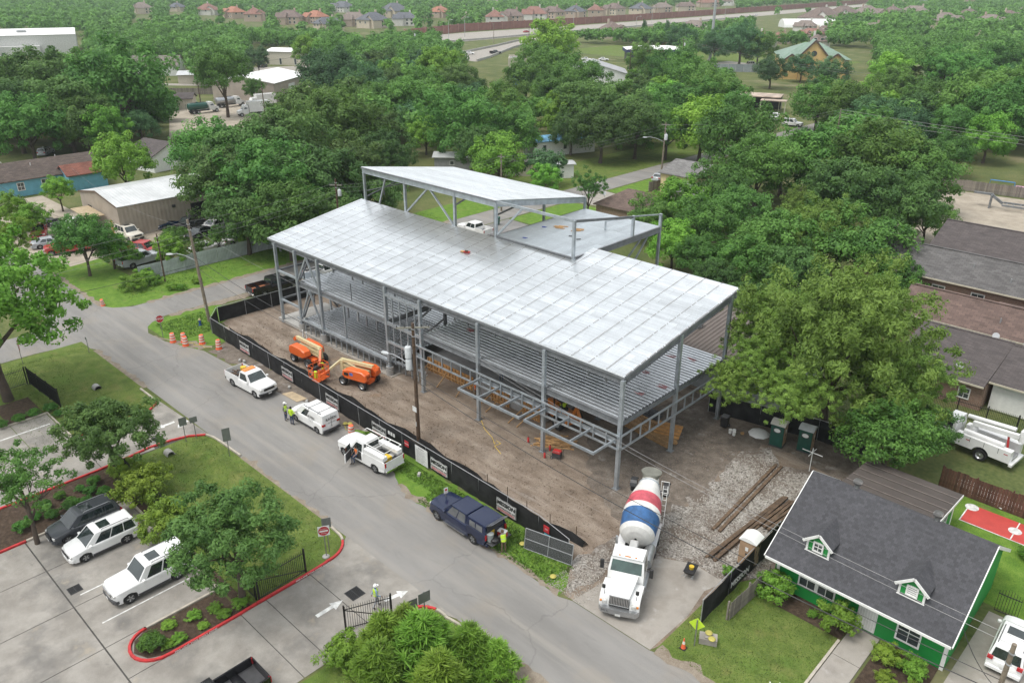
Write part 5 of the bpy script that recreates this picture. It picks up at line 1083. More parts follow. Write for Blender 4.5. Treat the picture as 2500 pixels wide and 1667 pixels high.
# ---------------------------------------------------------------- traffic barrels, cone, bags
orangeb = mat('barrel_orange',(0.75,0.13,0.05),rough=.55,var=.12); whiteb = mat('barrel_white',(0.68,0.64,0.60),rough=.4,var=.15)
def barrel(x, y, label, s=1.0, lean=0):
    t = thing('traffic_barrel', label, 'barrel', (x, y, .02)); t.scale = (s,s,s); t.rotation_euler = (lean, 0, random.uniform(0,3))
    MB().lathe([(.33,0),(.33,.08),(.29,.1),(.285,.28)],16).obj('barrel_base', orangeb, t, 40); prof = [(.285,.28),(.275,.42),(.265,.56),(.25,.70),(.24,.84),(.22,.98)]
    for i in range(5):
        MB().loft([[(r*cos(2*pi*k/16),r*sin(2*pi*k/16),z) for k in range(16)] for r,z in prof[i:i+2]],caps=False).obj('band', whiteb if i % 2 == 0 else orangeb, t, 40)
    MB().cyl((0,0,.98),(0,0,1.02),.22,.19,16).obj('lid', orangeb, t)
barrel(-49.2,-11.0,'orange and white barrel nearest the stop sign'); barrel(-48.4,-10.2,'orange barrel behind the middle of the three close barrels'); barrel(-47.4,-10.5,'orange barrel in front at the road edge beside yellow tape'); barrel(-46.6,-9.1,'orange barrel standing apart on the grass edge'); barrel(-44.2,-8.5,'orange barrel closest to the fence corner banner'); barrel(-20.4,-9.2,'orange barrel between the cargo van and the service pickup', 1.0, .05); barrel(-64.9,-12.0,'small leaning orange barrel on the far street corner', .8, .18)
def cone(x, y, label):
    t = thing('traffic_cone', label, 'cone', (x,y,.04)); MB().box(-.18,.18,-.18,.18,0,.03).obj('cone_base', black, t); MB().lathe([(.14,.03),(.09,.33)],14).obj('cone_body', orangeb, t, 40); MB().lathe([(.088,.335),(.055,.52)],14).obj('white_collar', whiteb, t, 40); MB().lathe([(.053,.525),(.03,.72)],14).obj('cone_tip', orangeb, t, 40)
cone(12.2,-9.9,'orange traffic cone on the lawn below the construction sign')
# ---------------------------------------------------------------- sign posts
signback = mat('sign_back_grey',(0.19,0.20,0.19),rough=.5,metal=.3); postm = mat('sign_post',(0.22,0.22,0.21),rough=.6,metal=.4); signred = mat('sign_red',(0.45,0.02,0.03),rough=.45)
def post_sign(x, y, h, rz, label, plates, name='sign_post'):
    """plates: (kind, width, height, z) with the face on local -y"""
    t = thing(name, label, 'sign', (x,y,.0), rz); MB().box(-.03,.03,-.02,.02,0,h).obj('post', postm, t)
    for kind, w, hh, z in plates:
        if kind == 'stop':
            def oct_(r, y): return [(r*cos(radians(22.5+45*k)), y, z+r*sin(radians(22.5+45*k))) for k in range(8)]
            p = MB().loft([oct_(w/2,-.045),oct_(w/2,-.03)]).obj('sign_plate', signback, t); MB().add(oct_(w/2*.99,-.048),[tuple(range(8))]).obj('white_rim', white, p); MB().add(oct_(w/2*.93,-.051),[tuple(range(8))]).obj('red_face', signred, p); lettering('STOP', w*.36, white, p, (0,-.055,z), (pi/2,0,0), .008)
        elif kind == 'dne':
            p = MB().box(-w/2,w/2,-.04,-.025,z-hh/2,z+hh/2).obj('sign_plate', white, t); MB().add([(w*.46*cos(k*pi/12),-.043,z+w*.46*sin(k*pi/12)) for k in range(24)],[tuple(range(24))]).obj('red_disc', signred, p); MB().quad((-w*.36,-.047,z-.06),(w*.36,-.047,z-.06),(w*.36,-.047,z+.06),(-w*.36,-.047,z+.06)).obj('white_bar', white, p)
            lettering('DO NOT', w*.15, white, p, (0,-.05,z+w*.22), (pi/2,0,0)); lettering('ENTER', w*.15, white, p, (0,-.05,z-w*.22), (pi/2,0,0))
        elif kind == 'back': MB().box(-w/2,w/2,-.045,-.03,z-hh/2,z+hh/2).obj('sign_plate', signback, t)
        elif kind == 'nop':
            p = MB().box(-w/2,w/2,-.04,-.025,z-hh/2,z+hh/2).obj('sign_plate', white, t); MB().add([(w*.3*cos(k*pi/8),-.043,z+hh*.15+w*.3*sin(k*pi/8)) for k in range(16)],[tuple(range(16))]).obj('red_disc', signred, p); MB().quad((-w*.3,-.043,z-hh*.35),(w*.3,-.043,z-hh*.35),(w*.3,-.043,z-hh*.3),(-w*.3,-.043,z-hh*.3)).obj('arrow', signred, p)
        elif kind == 'small': MB().box(-w/2,w/2,-.04,-.025,z-hh/2,z+hh/2).obj('sign_plate', signback, t)
    return t
post_sign(-51.1,-11.2,2.5,radians(75),'red octagonal stop sign on the corner with the barrels',[('stop',.85,.85,2.15)],'stop_sign')
post_sign(-54.8,-23.6,2.6,radians(155),'red stop sign under the branches at the left edge',[('stop',.76,.76,2.3),('stop',.5,.5,1.7)],'stop_sign')
post_sign(-9.1,-19.4,2.5,radians(62),'round do not enter sign on the curved red kerb',[('dne',.75,.75,2.1)],'do_not_enter_sign')
post_sign(-9.35,-19.0,2.7,radians(62),'grey sign back behind the do not enter sign',[('back',.6,.75,2.4)])
post_sign(-29.35,-19.2,2.3,radians(80),'dark grey sign back left of the pair on the drive kerb',[('back',.6,.75,1.95)])
post_sign(-29.3,-18.35,2.0,radians(80),'pale grey sign back right of the pair on the drive kerb',[('back',.6,.5,1.8)])
post_sign(-24.7,-17.85,2.6,radians(70),'tall grey sign back alone on the lawn by the street edge',[('back',.6,1.15,2.1)])
post_sign(-.2,-19.4,2.0,radians(75),'grey sign back left of the pair beside the walking worker',[('back',.6,.75,1.65)])
post_sign(-.3,-18.45,1.9,radians(80),'grey sign back right of the pair beside the walking worker',[('back',.8,.75,1.5)])
post_sign(-7.1,-10.6,2.0,radians(75),'small white no parking sign on the grass behind the blue pickup',[('nop',.32,.46,1.75)])
post_sign(-52.7,-18.1,1.8,radians(20),'thin sign post seen edge on at the corner lawn',[('small',.2,.3,1.65)])
for x, y, w_ in ((-9.1,-19.45,'of the do not enter sign'),(-.2,-19.45,'of the sign beside the iron gate'),(-.6,-18.9,'lying loose beside the sign pair')):
    tag(MB().lathe([(.25,0),(.22,.06),(.1,.08)],10).obj('concrete_footing', conc, None, 40, (x,y,.03)), 'pale concrete footing '+w_, 'footing', 'sign post footings')
# ---------------------------------------------------------------- utility poles and wires
polem = mat('creosote_pole',(0.085,0.052,0.032),rough=.85,var=.3,vs=3,bump=.3,bs=12); poleg = mat('weathered_pole',(0.20,0.165,0.125),rough=.85,var=.25,vs=3,bump=.3,bs=12); tankm = mat('transformer_grey',(0.52,0.54,0.55),rough=.5,var=.1); wirem = mat('wire_black',(0.02,0.02,0.02),rough=.6); wireg = mat('wire_aluminium',(0.22,0.22,0.22),rough=.5,metal=.5)
def pole(x, y, h, label, m=polem, r=.16, arm=None, lamp=None, tanks=(), lean=(0,0), arms2=None):
    t = thing('utility_pole', label, 'pole', (x,y,0)); top = Vector((lean[0],lean[1],h)); at = lambda z: Vector((lean[0]*z/h, lean[1]*z/h, z))
    MB().tube([(0,0,-.1),at(h*.5),top],[r,r*.85,r*.66],10).obj('shaft', m, t, 40)
    if arm:
        L, a, z = arm; d = Vector((cos(a),sin(a),0))*L/2; c = at(z); MB().beam(c-d, c+d, .1,.12).obj('cross_arm', mat('cross_arm_wood',(0.24,0.23,0.19),rough=.8), t)
        for k in (-.95,-.5,.5,.95): p = c+d*k; MB().cyl(p+Vector((0,0,.06)),p+Vector((0,0,.24)),.05,.035,8).obj('insulator', dkgrey, t)
    if lamp:
        L, a, z = lamp; c = at(z); d = Vector((cos(a),sin(a),0)); pts = [c, c+d*L*.45+Vector((0,0,.55)), c+d*L*.8+Vector((0,0,.72)), c+d*L+Vector((0,0,.62))]
        ar = MB().tube(pts,.035,6).obj('lamp_arm', galv, t, 50); e = pts[-1]; R = Matrix.Translation(e) @ Matrix.Rotation(a,4,'Z')
        MB().loft([[(-.1,-.06,-.05),(-.1,.06,-.05),(-.1,.06,.05),(-.1,-.06,.05)],[(.3,-.15,-.08),(.3,.15,-.08),(.3,.12,.08),(.3,-.12,.08)],[(.65,-.1,-.07),(.65,.1,-.07),(.65,.06,.03),(.65,-.06,.03)]],0,R).obj('lamp_head', tankm, ar, 40)
    for (z, a, s) in tanks:
        c = at(z)+Vector((cos(a),sin(a),0))*(.2+.26*s); tk = MB().lathe([(.2*s,0),(.26*s,.05),(.26*s,.85*s),(.22*s,.93*s),(.1*s,.97*s)],14,0,Matrix.Translation(c)).obj('transformer', tankm, t, 40); MB().cyl(c+Vector((0,0,.95*s)),c+Vector((0,0,1.2*s)),.05,.03,8).obj('bushing', tankm, tk)
    for z in (h-.5, h-1.1): MB().cyl(at(z),at(z)+Vector((.02,0,.05)),r*.8+.03,n=8).obj('strap', galv, t)
    MB().box(-r*.3,r*.3,-r-.012,-r+.02,1.6,2.0).obj('id_tag', mat('tag_metal',(0.4,0.4,0.38)), t)
    return t
pole(-15.6,-6.0,10.6,'dark brown utility pole with grey transformers in front of the steel frame',polem,.17,(2.6,radians(48),10.2),(2.9,radians(188),6.6),((7.6,radians(215),1.05),(6.6,radians(215),1.0)),(-.1,.1))
small_sign(-15.63,3.2,.5,.45,ban,'white number plate on the dark brown pole',-6.22)
pole(-51.7,-5.7,11.4,'leaning grey utility pole on the street corner behind the hydrant',poleg,.19,None,(2.7,radians(215),6.9),(),(-1.0,-.1))
pole(-67.6,-3.4,6.2,'thin dark pole standing behind the white metal fence',polem,.11)
pole(-51.0,81,11.6,'utility pole with a white transformer beside the board fence on the rear street',poleg,.17,(1.6,.3,11.2),(3.2,radians(205),8.2),((8.6,radians(-30),1.1),),(.2,0))
pole(-60.5,49.5,9.2,'grey pole behind the clerestory roof',poleg,.15,(1.2,.4,8.8)); pole(-57.8,16.4,11.2,'dark pole top behind the main roof near the oaks',polem,.16,(1.6,.7,10.4),None,((9.0,.5,.9),))
pole(-40.5,131,9.8,'guyed wooden pole among the trees right of the rear street',poleg,.16)
pole(26.5,-8.2,9.1,'weathered pole top at the bottom right corner',poleg,.15); pole(-161,22,9.5,'dark pole beside the blue house',polem,.15,(1.6,.8,9.1)); pole(-208,72,11,'dark pole beside the far board fence',polem,.16,(1.8,.8,10.6)); pole(-168,70,9.5,'black pole in front of the white trucks',polem,.15)
pole(-280,215,12,'pole with grey transformer beside the far tree crowns',polem,.17,(2,.7,11.5),None,((9.5,.5,1.2),)); pole(-250,262,13,'dark pole left of the highway bend',polem,.17,(2.2,.7,12.5)); pole(-152,210,11.5,'pole above the blue roofed house',polem,.16,(2,.7,11)); pole(-163,262,12,'pole with crossarm at the collision shop',polem,.17,(2.2,.7,11.5),None,((9,.5,1.2),)); pole(-30,190,11,'pole beside the yellow church',polem,.16,(2,.7,10.6),None,((9,.5,1.1),)); pole(-318,306,11,'pole at the highway overpass',poleg,.17,(2,.7,10.6))
def wire(a, b, sag, r=.018, m=wirem, label='overhead wire', n=14):
    a, b = Vector(a), Vector(b); pts = [a+(b-a)*(i/n)+Vector((0,0,-4*sag*(i/n)*(1-i/n))) for i in range(n+1)]
    o = MB().tube(pts, r, 4).obj('overhead_wire', m); return tag(o, label, 'wire')
P1, P2, P8 = (-15.7,-5.9), (-52.6,-5.8), (26.5,-8.2)
wire((*P2,10.8),(P1[0]-.6,P1[1]-.7,10.4),.9,.011,wireg,'upper thin wire from the leaning pole to the dark brown pole')
wire((*P2,7.4),(*P1,6.4),1.1,.03,wirem,'lower thick cable from the leaning pole to the dark brown pole')
wire((*P2,6.2),(*P1,5.9),1.3,.024,wirem,'lowest cable between the leaning pole and the dark brown pole')
wire((*P1,5.6),(*P8,6.3),1.2,.034,wirem,'thick black cable crossing in front of the mixer drum'); wire((*P1,6.2),(*P8,7.0),.9,.024,wirem,'thin black cable crossing above the mixer drum')
wire((P1[0]+.5,P1[1]+.6,10.4),(*P8,9.0),1.0,.011,wireg,'high thin wire running over the green house roof'); wire((P1[0]+.8,P1[1]+.9,10.4),(27.2,-7.6,9.0),1.1,.011,wireg,'second high thin wire running over the green house roof')
wire((*P8,6.6),(60,-8.5,6.5),.8,.03,wirem,'black cable leaving the bottom right corner'); wire((*P8,6.4),(23.6,-.8,3.0),.4,.022,wirem,'black service drop to the corner of the green house')
wire((*P2,11.2),(-58,16.2,10.7),.5,.011,wireg,'first of three pale wires in front of the oaks'); wire((*P2,9.9),(-57.6,16.6,10.0),.6,.011,wireg,'second of three pale wires in front of the oaks'); wire((*P2,9.4),(-57.4,16.8,9.4),.6,.011,wireg,'third of three pale wires in front of the oaks')
for i, z in enumerate((11.2,9.9,9.3)): wire((*P2,z),(-57.5,-60,z-.4),1.0,.011,wireg,('highest','middle','lowest')[i]+' pale wire crossing the street toward the left edge')
wire((*P2,7.0),(-120,-10,8),2.2,.028,wirem,'black cable sagging over the left intersection'); wire((*P2,6.4),(-66,-60,6),1.2,.024,wirem,'black cable crossing the left street'); wire((*P2,10.6),(-110,2,7),1.5,.011,wireg,'thin wire from the leaning pole to the shed')
for i, z in enumerate((10.4,10.0,9.4)): wire((-57.7,16.5,z),(-60.5,49.5,8.9-i*.4),.7,.011,wireg,'pale wire behind the clerestory, number %s from the top' % ('one','two','three')[i])
for i, z in enumerate((8.8,8.4,8.0)): wire((-60.5,49.5,z),(-51,81,11.2-i*.6),.8,.011,wireg,('upper','middle','lower')[i]+' pale wire rising to the pole on the rear street')
for i, z in enumerate((11.2,10.4)): wire((-51,81,z),(-40.5,131,9.6-i*.5),1.0,.015,wireg,('upper','lower')[i]+' wire between the rear street pole and the guyed pole')
for i, z in enumerate((9.6,9.0,8.2)): wire((-40.5,131,z),(80,140,9.2-i*.6),2.0,.022,wireg,('upper','middle','lower')[i]+' pale wire running right from the guyed pole')
wire((-40.5,131,9.2),(-46,124,.1),0,.015,wireg,'guy wire of the pole among the trees')
for i, z in enumerate((11.3,10.6)): wire((-163,262,z),(-30,190,10.4-i*.6),2.0,.022,wireg,('upper','lower')[i]+' far wire between the collision shop and the church'); wire((-30,190,10.2-i*.5),(120,230,10-i*.5),2,.022,wireg,('upper','lower')[i]+' far wire right of the church')
wire((-208,72,10.4),(-280,215,11.3),2,.03,wirem,'far dark wire over the tank trucks'); wire((-208,72,10.2),(-300,-30,10),2,.03,wirem,'far dark wire over the left trees')
# ---------------------------------------------------------------- portable toilets
tgreen = mat('toilet_green',(0.012,0.075,0.055),rough=.45,var=.15); ttan = mat('toilet_tan',(0.36,0.24,0.15),rough=.5,var=.12); troof = mat('toilet_roof',(0.62,0.60,0.53),rough=.5,var=.1)
def toilet(x, y, rz, label, side, doorm, roofm):
    t = thing('portable_toilet', label, 'toilet', (x,y,.03), rz)
    MB().box(-.55,.55,-.55,.55,0,.12).obj('skid', dkgrey, t); MB().bbox(-.53,.53,-.53,.53,.12,2.02,.05).obj('walls', side, t)
    MB().box(-.40,.40,-.555,-.531,.2,1.9).obj('door', doorm, t); MB().box(-.06,.06,-.57,-.556,1.0,1.12).obj('latch', dkgrey, t)
    for i in range(3): MB().box(-.42+i*.3,-.40+i*.3,.531,.545,.25,1.9).obj('rib', side, t); MB().box(.531,.545,-.35+i*.3,-.33+i*.3,.25,1.9).obj('rib', side, t)
    n = 9; prof = [(-.60+1.2*k/n, 2.03+.26*sin(pi*k/n)) for k in range(n+1)]
    MB().loft([[(xx,-.6,z) for xx,z in prof]+[(.6,-.6,2.0),(-.6,-.6,2.0)],[(xx,.6,z) for xx,z in prof]+[(.6,.6,2.0),(-.6,.6,2.0)]]).obj('roof', roofm, t, 50)
    MB().box(-.54,-.531,-.3,.3,1.35,1.75).obj('vent_panel', dkgrey, t); dsc = MB().add([(-.549,.26*cos(k*pi/8),1.55+.18*sin(k*pi/8)) for k in range(16)],[tuple(range(16))]).obj('decal', white, t); MB().box(-.1,.1,-.575,-.571,1.3,1.6).obj('decal', white, t)
toilet(5.75,14.1,radians(8)+pi/2,'green portable toilet with cream roof, left of the two under the tree',tgreen,ttan,troof)
toilet(7.75,14.9,radians(8)+pi/2,'green portable toilet with pale roof, right of the two under the tree',tgreen,ttan,mat('toilet_roof_grey',(0.50,0.52,0.52),rough=.5))
toilet(11.25,-.75,radians(3),'tan portable toilet with white roof beside the house fence',ttan,ttan,white)
# ---------------------------------------------------------------- materials, tools and litter on site
def planks(name, label, x, y, rz, n, L, w, m, spread=.1, z0=.03, cat='lumber', th=.05, layers=2, jit=.15):
    t = thing(name, label, cat, (x,y,z0), rz); pm = MB().box(-L/2,L/2,-w/2,w/2,0,th).mesh('plank', m); rr = random.Random(int(abs(x*31+y*17)))
    for k in range(layers):
        for i in range(n-k):
            o = link('plank', pm, t, (rr.uniform(-jit,jit)*L*.5,(i-(n-k-1)/2)*spread+rr.uniform(-.02,.02),k*(th+.005))); o.rotation_euler = (0,rr.uniform(-.01,.01),rr.uniform(-jit,jit)*.6)
    return t
planks('lumber_pile','loose pile of short yellow boards beside the front column',-7.5,1.6,.5,9,2.2,.12,wood,.2,jit=.9,layers=3)
planks('lumber_stack','long yellow boards laid under the right end of the frame',-3.4,8.4,-.12,6,6.2,.2,wood,.26,jit=.05); planks('lumber_stack','second row of yellow boards behind the first under the frame',-3.8,9.6,-.1,5,5.2,.2,wood,.3,jit=.05); planks('steel_bundle','dark bundle of steel and pipes under the frame',-6.5,11.2,-.08,8,5.5,.14,dkgrey,.2,jit=.1)
planks('timber_baulks','pair of long dark timbers on the gravel nearest the mixer',7.7,6.0,radians(93),2,10.5,.22,wood_d,.42,th=.14,layers=1,jit=.03); planks('timber_baulks','long curved line of dark timbers in the middle of the gravel',9.6,2.6,radians(88),3,9.6,.2,wood_d,.28,th=.12,layers=2,jit=.05); planks('timber_baulks','short pile of dark timbers beside the house fence',10.5,5.2,radians(85),5,4.0,.2,wood_d,.26,th=.13,layers=2,jit=.12); planks('timber_baulks','lone dark timber leaning beside the house roof',11.1,8.6,radians(100),2,4.5,.2,wood_d,.3,th=.12,layers=1)
t = thing('form_panel','ribbed plywood form panel leaning against the right column','formwork',(-1.6,9.3,.05),.25)
MB().quad((-1.1,-.6,0),(1.1,-.6,0),(1.1,.5,.7),(-1.1,.5,.7)).obj('panel', ply, t)
for i in range(5): MB().beam((-1.1,-.6+i*.27,.04+i*.172),(1.1,-.6+i*.27,.04+i*.172),.07,.06).obj('rib', wood, t)
o = tag(MB().prism([(-31.0,-9.3),(-30.7,-8.4),(-28.5,-8.2),(-28.65,-9.2)],.03,.06).obj('plywood_sheet', mat('pale_plywood',(0.40,0.31,0.20),rough=.8,var=.15,vs=2)), 'pale plywood sheet lying on the mud beside the cargo van', 'plywood')
blk = MB().box(-.2,.2,-.1,.1,0,.2).mesh('concrete_block', conc)
for x, y, lb in ((-40.0,-8.5,'concrete block on the mud nearest the barrels'),(-39.5,-8.3,'second concrete block near the barrels banner'),(-31.5,-8.2,'concrete block above the plywood sheet'),(-28.0,-8.6,'concrete block right of the plywood sheet'),(-16.9,-9.0,'concrete block on the grass behind the service pickup'),(-11.9,-9.1,'concrete block on the grass left of the no parking sign')): tag(link('concrete_block', blk, None, (x,y,.02), random.uniform(0,3)), lb, 'block')
bagm = mat('yellow_sandbag',(0.42,0.37,0.09),rough=.8,var=.2)
def bag(x, y, label, z=.03):
    return tag(MB().lathe([(.05,0),(.19,.04),(.22,.1),(.15,.16),(.05,.18)],8).obj('sand_bag', bagm, None, 60, (x,y,z)), label, 'bag')
bag(-22.3,-8.5,'yellow sack on the grass behind the cargo van'); bag(-21.9,-8.3,'upper yellow sack beside the fence banner',.1); bag(-.6,-9.6,'small yellow sack on the grass right of the blue pickup'); bag(3.0,-10.6,'small yellow sack on the grass below the chain link gate'); 
o = tag(MB().tube([(-22.1,-8.7,.06),(-21.5,-9.0,.05),(-21.2,-8.7,.05),(-20.9,-9.2,.05),(-20.5,-8.9,.1),(-20.4,-9.2,.5)],.035,6).obj('caution_tape', bagm), 'crumpled yellow tape between the sacks and the barrel', 'tape')
tag(MB().tube([(-47.9,-10.0,.05),(-47.2,-9.6,.06),(-46.9,-9.9,.05),(-46.2,-9.3,.06),(-45.5,-9.4,.05),(-45.0,-8.9,.06)],.03,6).obj('caution_tape', bagm), 'yellow tape lying among the barrels', 'tape')
tag(MB().tube([(-14.4,.0,.03),(-13.2,-.8,.03),(-11.8,-1.3,.03),(-10.9,-1.9,.03),(-11.2,-1.4,.03),(-10.6,-1.5,.03),(-10.7,-2.1,.03),(-9.5,-2.6,.03)],.025,5).obj('extension_cord', mat('yellow_cord',(0.6,0.42,0.05),rough=.6)), 'yellow extension cord coiled on the dirt', 'cord')
t = thing('generator','red portable generator beside the second front column','generator',(-5.9,.1,.03),.3); MB().box(-.35,.35,-.25,.25,.15,.5).obj('engine', dkgrey, t); MB().bbox(-.33,.33,-.24,.24,.5,.68,.05).obj('fuel_tank', redm, t)
for sy in (-1,1): MB().tube([(-.42,sy*.3,.05),(-.42,sy*.3,.72),(.42,sy*.3,.72),(.42,sy*.3,.05)],.02,5).obj('frame_tube', blackp, t)
for sy in (-.33,.33): add_wheel(t,-.32,sy,.12,.07,'steel')
for x, y, lb in ((-9.1,.2,'red fire extinguisher left of the front column'),(-7.0,.5,'red fire extinguisher right of the front column'),(-6.6,-.6,'small red fuel can in front of the generator')):
    t = thing('fire_extinguisher' if 'ext' in lb else 'fuel_can', lb, 'extinguisher' if 'ext' in lb else 'can', (x,y,.03)); MB().lathe([(.08,0),(.09,.03),(.09,.42),(.04,.5)],10).obj('cylinder', redm, t, 40); MB().box(-.03,.08,-.02,.02,.5,.56).obj('handle', blackp, t)
t = thing('wheelbarrow','black wheelbarrow with a yellow bucket on the drive','wheelbarrow',(9.2,-4.4,.03),radians(-75)); MB().loft([[(-.3,-.2,.3),(.35,-.2,.3),(.35,.2,.3),(-.3,.2,.3)],[(-.5,-.36,.62),(.55,-.36,.62),(.55,.36,.62),(-.5,.36,.62)]]).obj('tray', blackp, t)
MB().loft([[(-.46,-.33,.625),(.52,-.33,.625),(.52,.33,.625),(-.46,.33,.625)],[(-.28,-.18,.4),(.33,-.18,.4),(.33,.18,.4),(-.28,.18,.4)]]).obj('tray_inside', black, t); add_wheel(t,-.72,0,.18,.1,'steel')
for sy in (-1,1): MB().tube([(-.7,sy*.07,.2),(.2,sy*.22,.3),(1.05,sy*.3,.62)],.022,5).obj('handle', galv, t); MB().tube([(.1,sy*.22,.3),(.35,sy*.25,.02)],.02,5).obj('leg', galv, t)
tag(MB().lathe([(.14,0),(.16,.32),(.165,.34)],14).obj('bucket', mat('yellow_plastic',(0.62,0.42,0.03)), None, 40, (9.25,-4.45,.5)), 'yellow bucket standing in the wheelbarrow', 'bucket')
t = thing('trash_bin','black wheeled trash bin beside the rear column','bin',(1.2,13.6,.03),.1); MB().loft([[(-.24,-.28,.08),(.24,-.28,.08),(.24,.28,.08),(-.24,.28,.08)],[(-.3,-.34,.95),(.3,-.34,.95),(.3,.34,.95),(-.3,.34,.95)]]).obj('bin_body', blackp, t); MB().bbox(-.32,.32,-.36,.38,.95,1.05,.04).obj('lid', blackp, t); add_wheel(t,.25,.3,.12,.06,'steel'); add_wheel(t,-.25,.3,.12,.06,'steel')
for i,(x,y) in enumerate(((2.1,13.0),(2.35,13.2),(2.5,12.9))): tag(MB().lathe([(.13,0),(.15,.34),(.155,.36)],12).obj('paint_bucket', white, None, 40, (x,y,.03)), 'white bucket, '+('left','back','right')[i]+' of the three near the trash bin', 'bucket')
tag(MB().lathe([(.16,0),(.16,.12)],12).obj('tree_stump', wood, None, 40, (2.9,13.6,.03)), 'cut round log near the white buckets', 'log')
tag(MB().lathe([(.05,.3),(.5,.22),(.8,.1),(.9,0)],9).obj('white_tarp', white, None, 80, (3.9,14.6,.03)), 'crumpled white tarp left of the green toilets', 'tarp')
t = thing('clothes_line_post','white cross shaped clothes line post beside the house roof','post',(9.4,12.2,0)); MB().tube([(0,0,0),(0,0,2.1)],.035,6).obj('post', white, t); MB().tube([(-.8,0,1.7),(.8,0,1.7)],.03,6).obj('cross_bar', white, t); MB().tube([(0,-.7,1.72),(0,.7,1.72)],.03,6).obj('cross_bar', white, t)
t = thing('fire_hydrant','blue fire hydrant with pale cap beside the leaning pole','hydrant',(-51.4,-6.9,.0)); hyb = mat('hydrant_blue',(0.02,0.07,0.24),rough=.5)
MB().lathe([(.2,0),(.2,.06),(.13,.08),(.13,.55),(.16,.57),(.16,.62)],14).obj('barrel', hyb, t, 40); MB().lathe([(.15,.62),(.13,.75),(.05,.82)],14).obj('bonnet', mat('hydrant_cap',(0.45,0.42,0.2)), t, 40); MB().cyl((-.22,0,.45),(.22,0,.45),.06,n=8).obj('nozzle', hyb, t)
for i, x in enumerate((-40.3,-39.6)): tag(MB().cyl((x,-1.0,0),(x,-1.0,.95),.07,n=10).obj('vent_pipe', white, None, 40), ('left','right')+() and ('left','right')[i]+' white plastic pipe standing in front of the raised floor', 'pipe')
# compact digger parked under the deck
t = thing('backhoe_loader','orange and black digger parked under the second floor deck','digger',(-9.3,4.6,.03),radians(165)); cor = paint('digger_orange',(0.62,0.20,0.03),.45)
MB().bbox(-1.6,1.5,-.7,.7,.55,1.3,.08).obj('chassis', cor, t); MB().bbox(.3,1.5,-.5,.5,1.3,1.8,.08).obj('engine_hood', cor, t)
for p in ((-.9,-.65),(.2,-.65),(.2,.65),(-.9,.65)): MB().box(p[0]-.04,p[0]+.04,p[1]-.04,p[1]+.04,1.3,2.5).obj('canopy_post', blackp, t)
MB().bbox(-1.05,.35,-.75,.75,2.5,2.6,.03).obj('canopy', blackp, t); MB().bbox(-.6,-.1,-.3,.3,1.3,1.6,.04).obj('seat', blackp, t)
for x, r in ((-.9,.68),(1.1,.45)):
    for y in (-.95,.95): add_wheel(t,x,y,r,.4,'steel')
MB().beam((1.4,-.5,1.0),(2.5,-.5,.6),.12,.2).obj('loader_arm', cor, t); MB().beam((1.4,.5,1.0),(2.5,.5,.6),.12,.2).obj('loader_arm', cor, t); MB().loft([[(2.4,-1,.1),(3.1,-1,.1),(2.5,-1,.9)],[(2.4,1,.1),(3.1,1,.1),(2.5,1,.9)]]).obj('bucket', cor, t); MB().beam((-1.5,0,1.1),(-2.2,0,2.4),.2,.25).obj('backhoe_boom', cor, t); MB().beam((-2.2,0,2.4),(-2.9,0,1.2),.18,.2).obj('backhoe_stick', cor, t)
# red equipment on the main roof, loose items on the flat deck, ladder cart behind
t = thing('winch_cart','small red winch left on the main roof','tool',(-25.0,8.6,RZ(8.6)+.05),.4); MB().box(-.3,.3,-.15,.15,.03,.14).obj('frame', redm, t); MB().cyl((-.15,-.1,.2),(.15,-.1,.2),.09,n=10).obj('drum', wood_d, t); MB().box(-.7,-.3,-.05,.3,.0,.08).obj('tool', wood, t)
for x, y, a, m, lb in ((-23.5,18.0,.3,mat('tarp_blue',(0.02,0.05,0.3)),'small blue tool on the flat deck near the parapet'),(-22.4,13.9,.2,MATS['tarp_blue'],'blue tool at the front edge of the flat deck'),(-19.5,17.5,.4,blackp,'black cable roll on the flat deck'),(-18.3,17.2,.9,blackp,'black strap on the flat deck')): tag(MB().box(-.2,.2,-.04,.04,0,.06).box(-.1,.3,.1,.15,0,.03).obj('loose_tool', m, None, None, (x,y,11.52), a), lb, 'tool')
planks('loose_boards','few short boards on the flat deck near its back',-22.3,19.2,.2,4,1.0,.12,wood,.25,z0=11.52,layers=1,jit=.6); planks('loose_boards','short boards on the flat deck near the middle',-20.4,19.6,.5,4,1.0,.12,wood,.25,z0=11.52,layers=1,jit=.6)
t = thing('trash_bin','green wheeled trash bin on the rear street','bin',(-55.4,43.4,.02),.4); MB().loft([[(-.26,-.3,.1),(.26,-.3,.1),(.26,.3,.1),(-.26,.3,.1)],[(-.34,-.38,1.1),(.34,-.38,1.1),(.34,.38,1.1),(-.34,.38,1.1)]]).obj('bin_body', tgreen, t); MB().bbox(-.36,.36,-.4,.42,1.1,1.22,.04).obj('lid', tgreen, t)
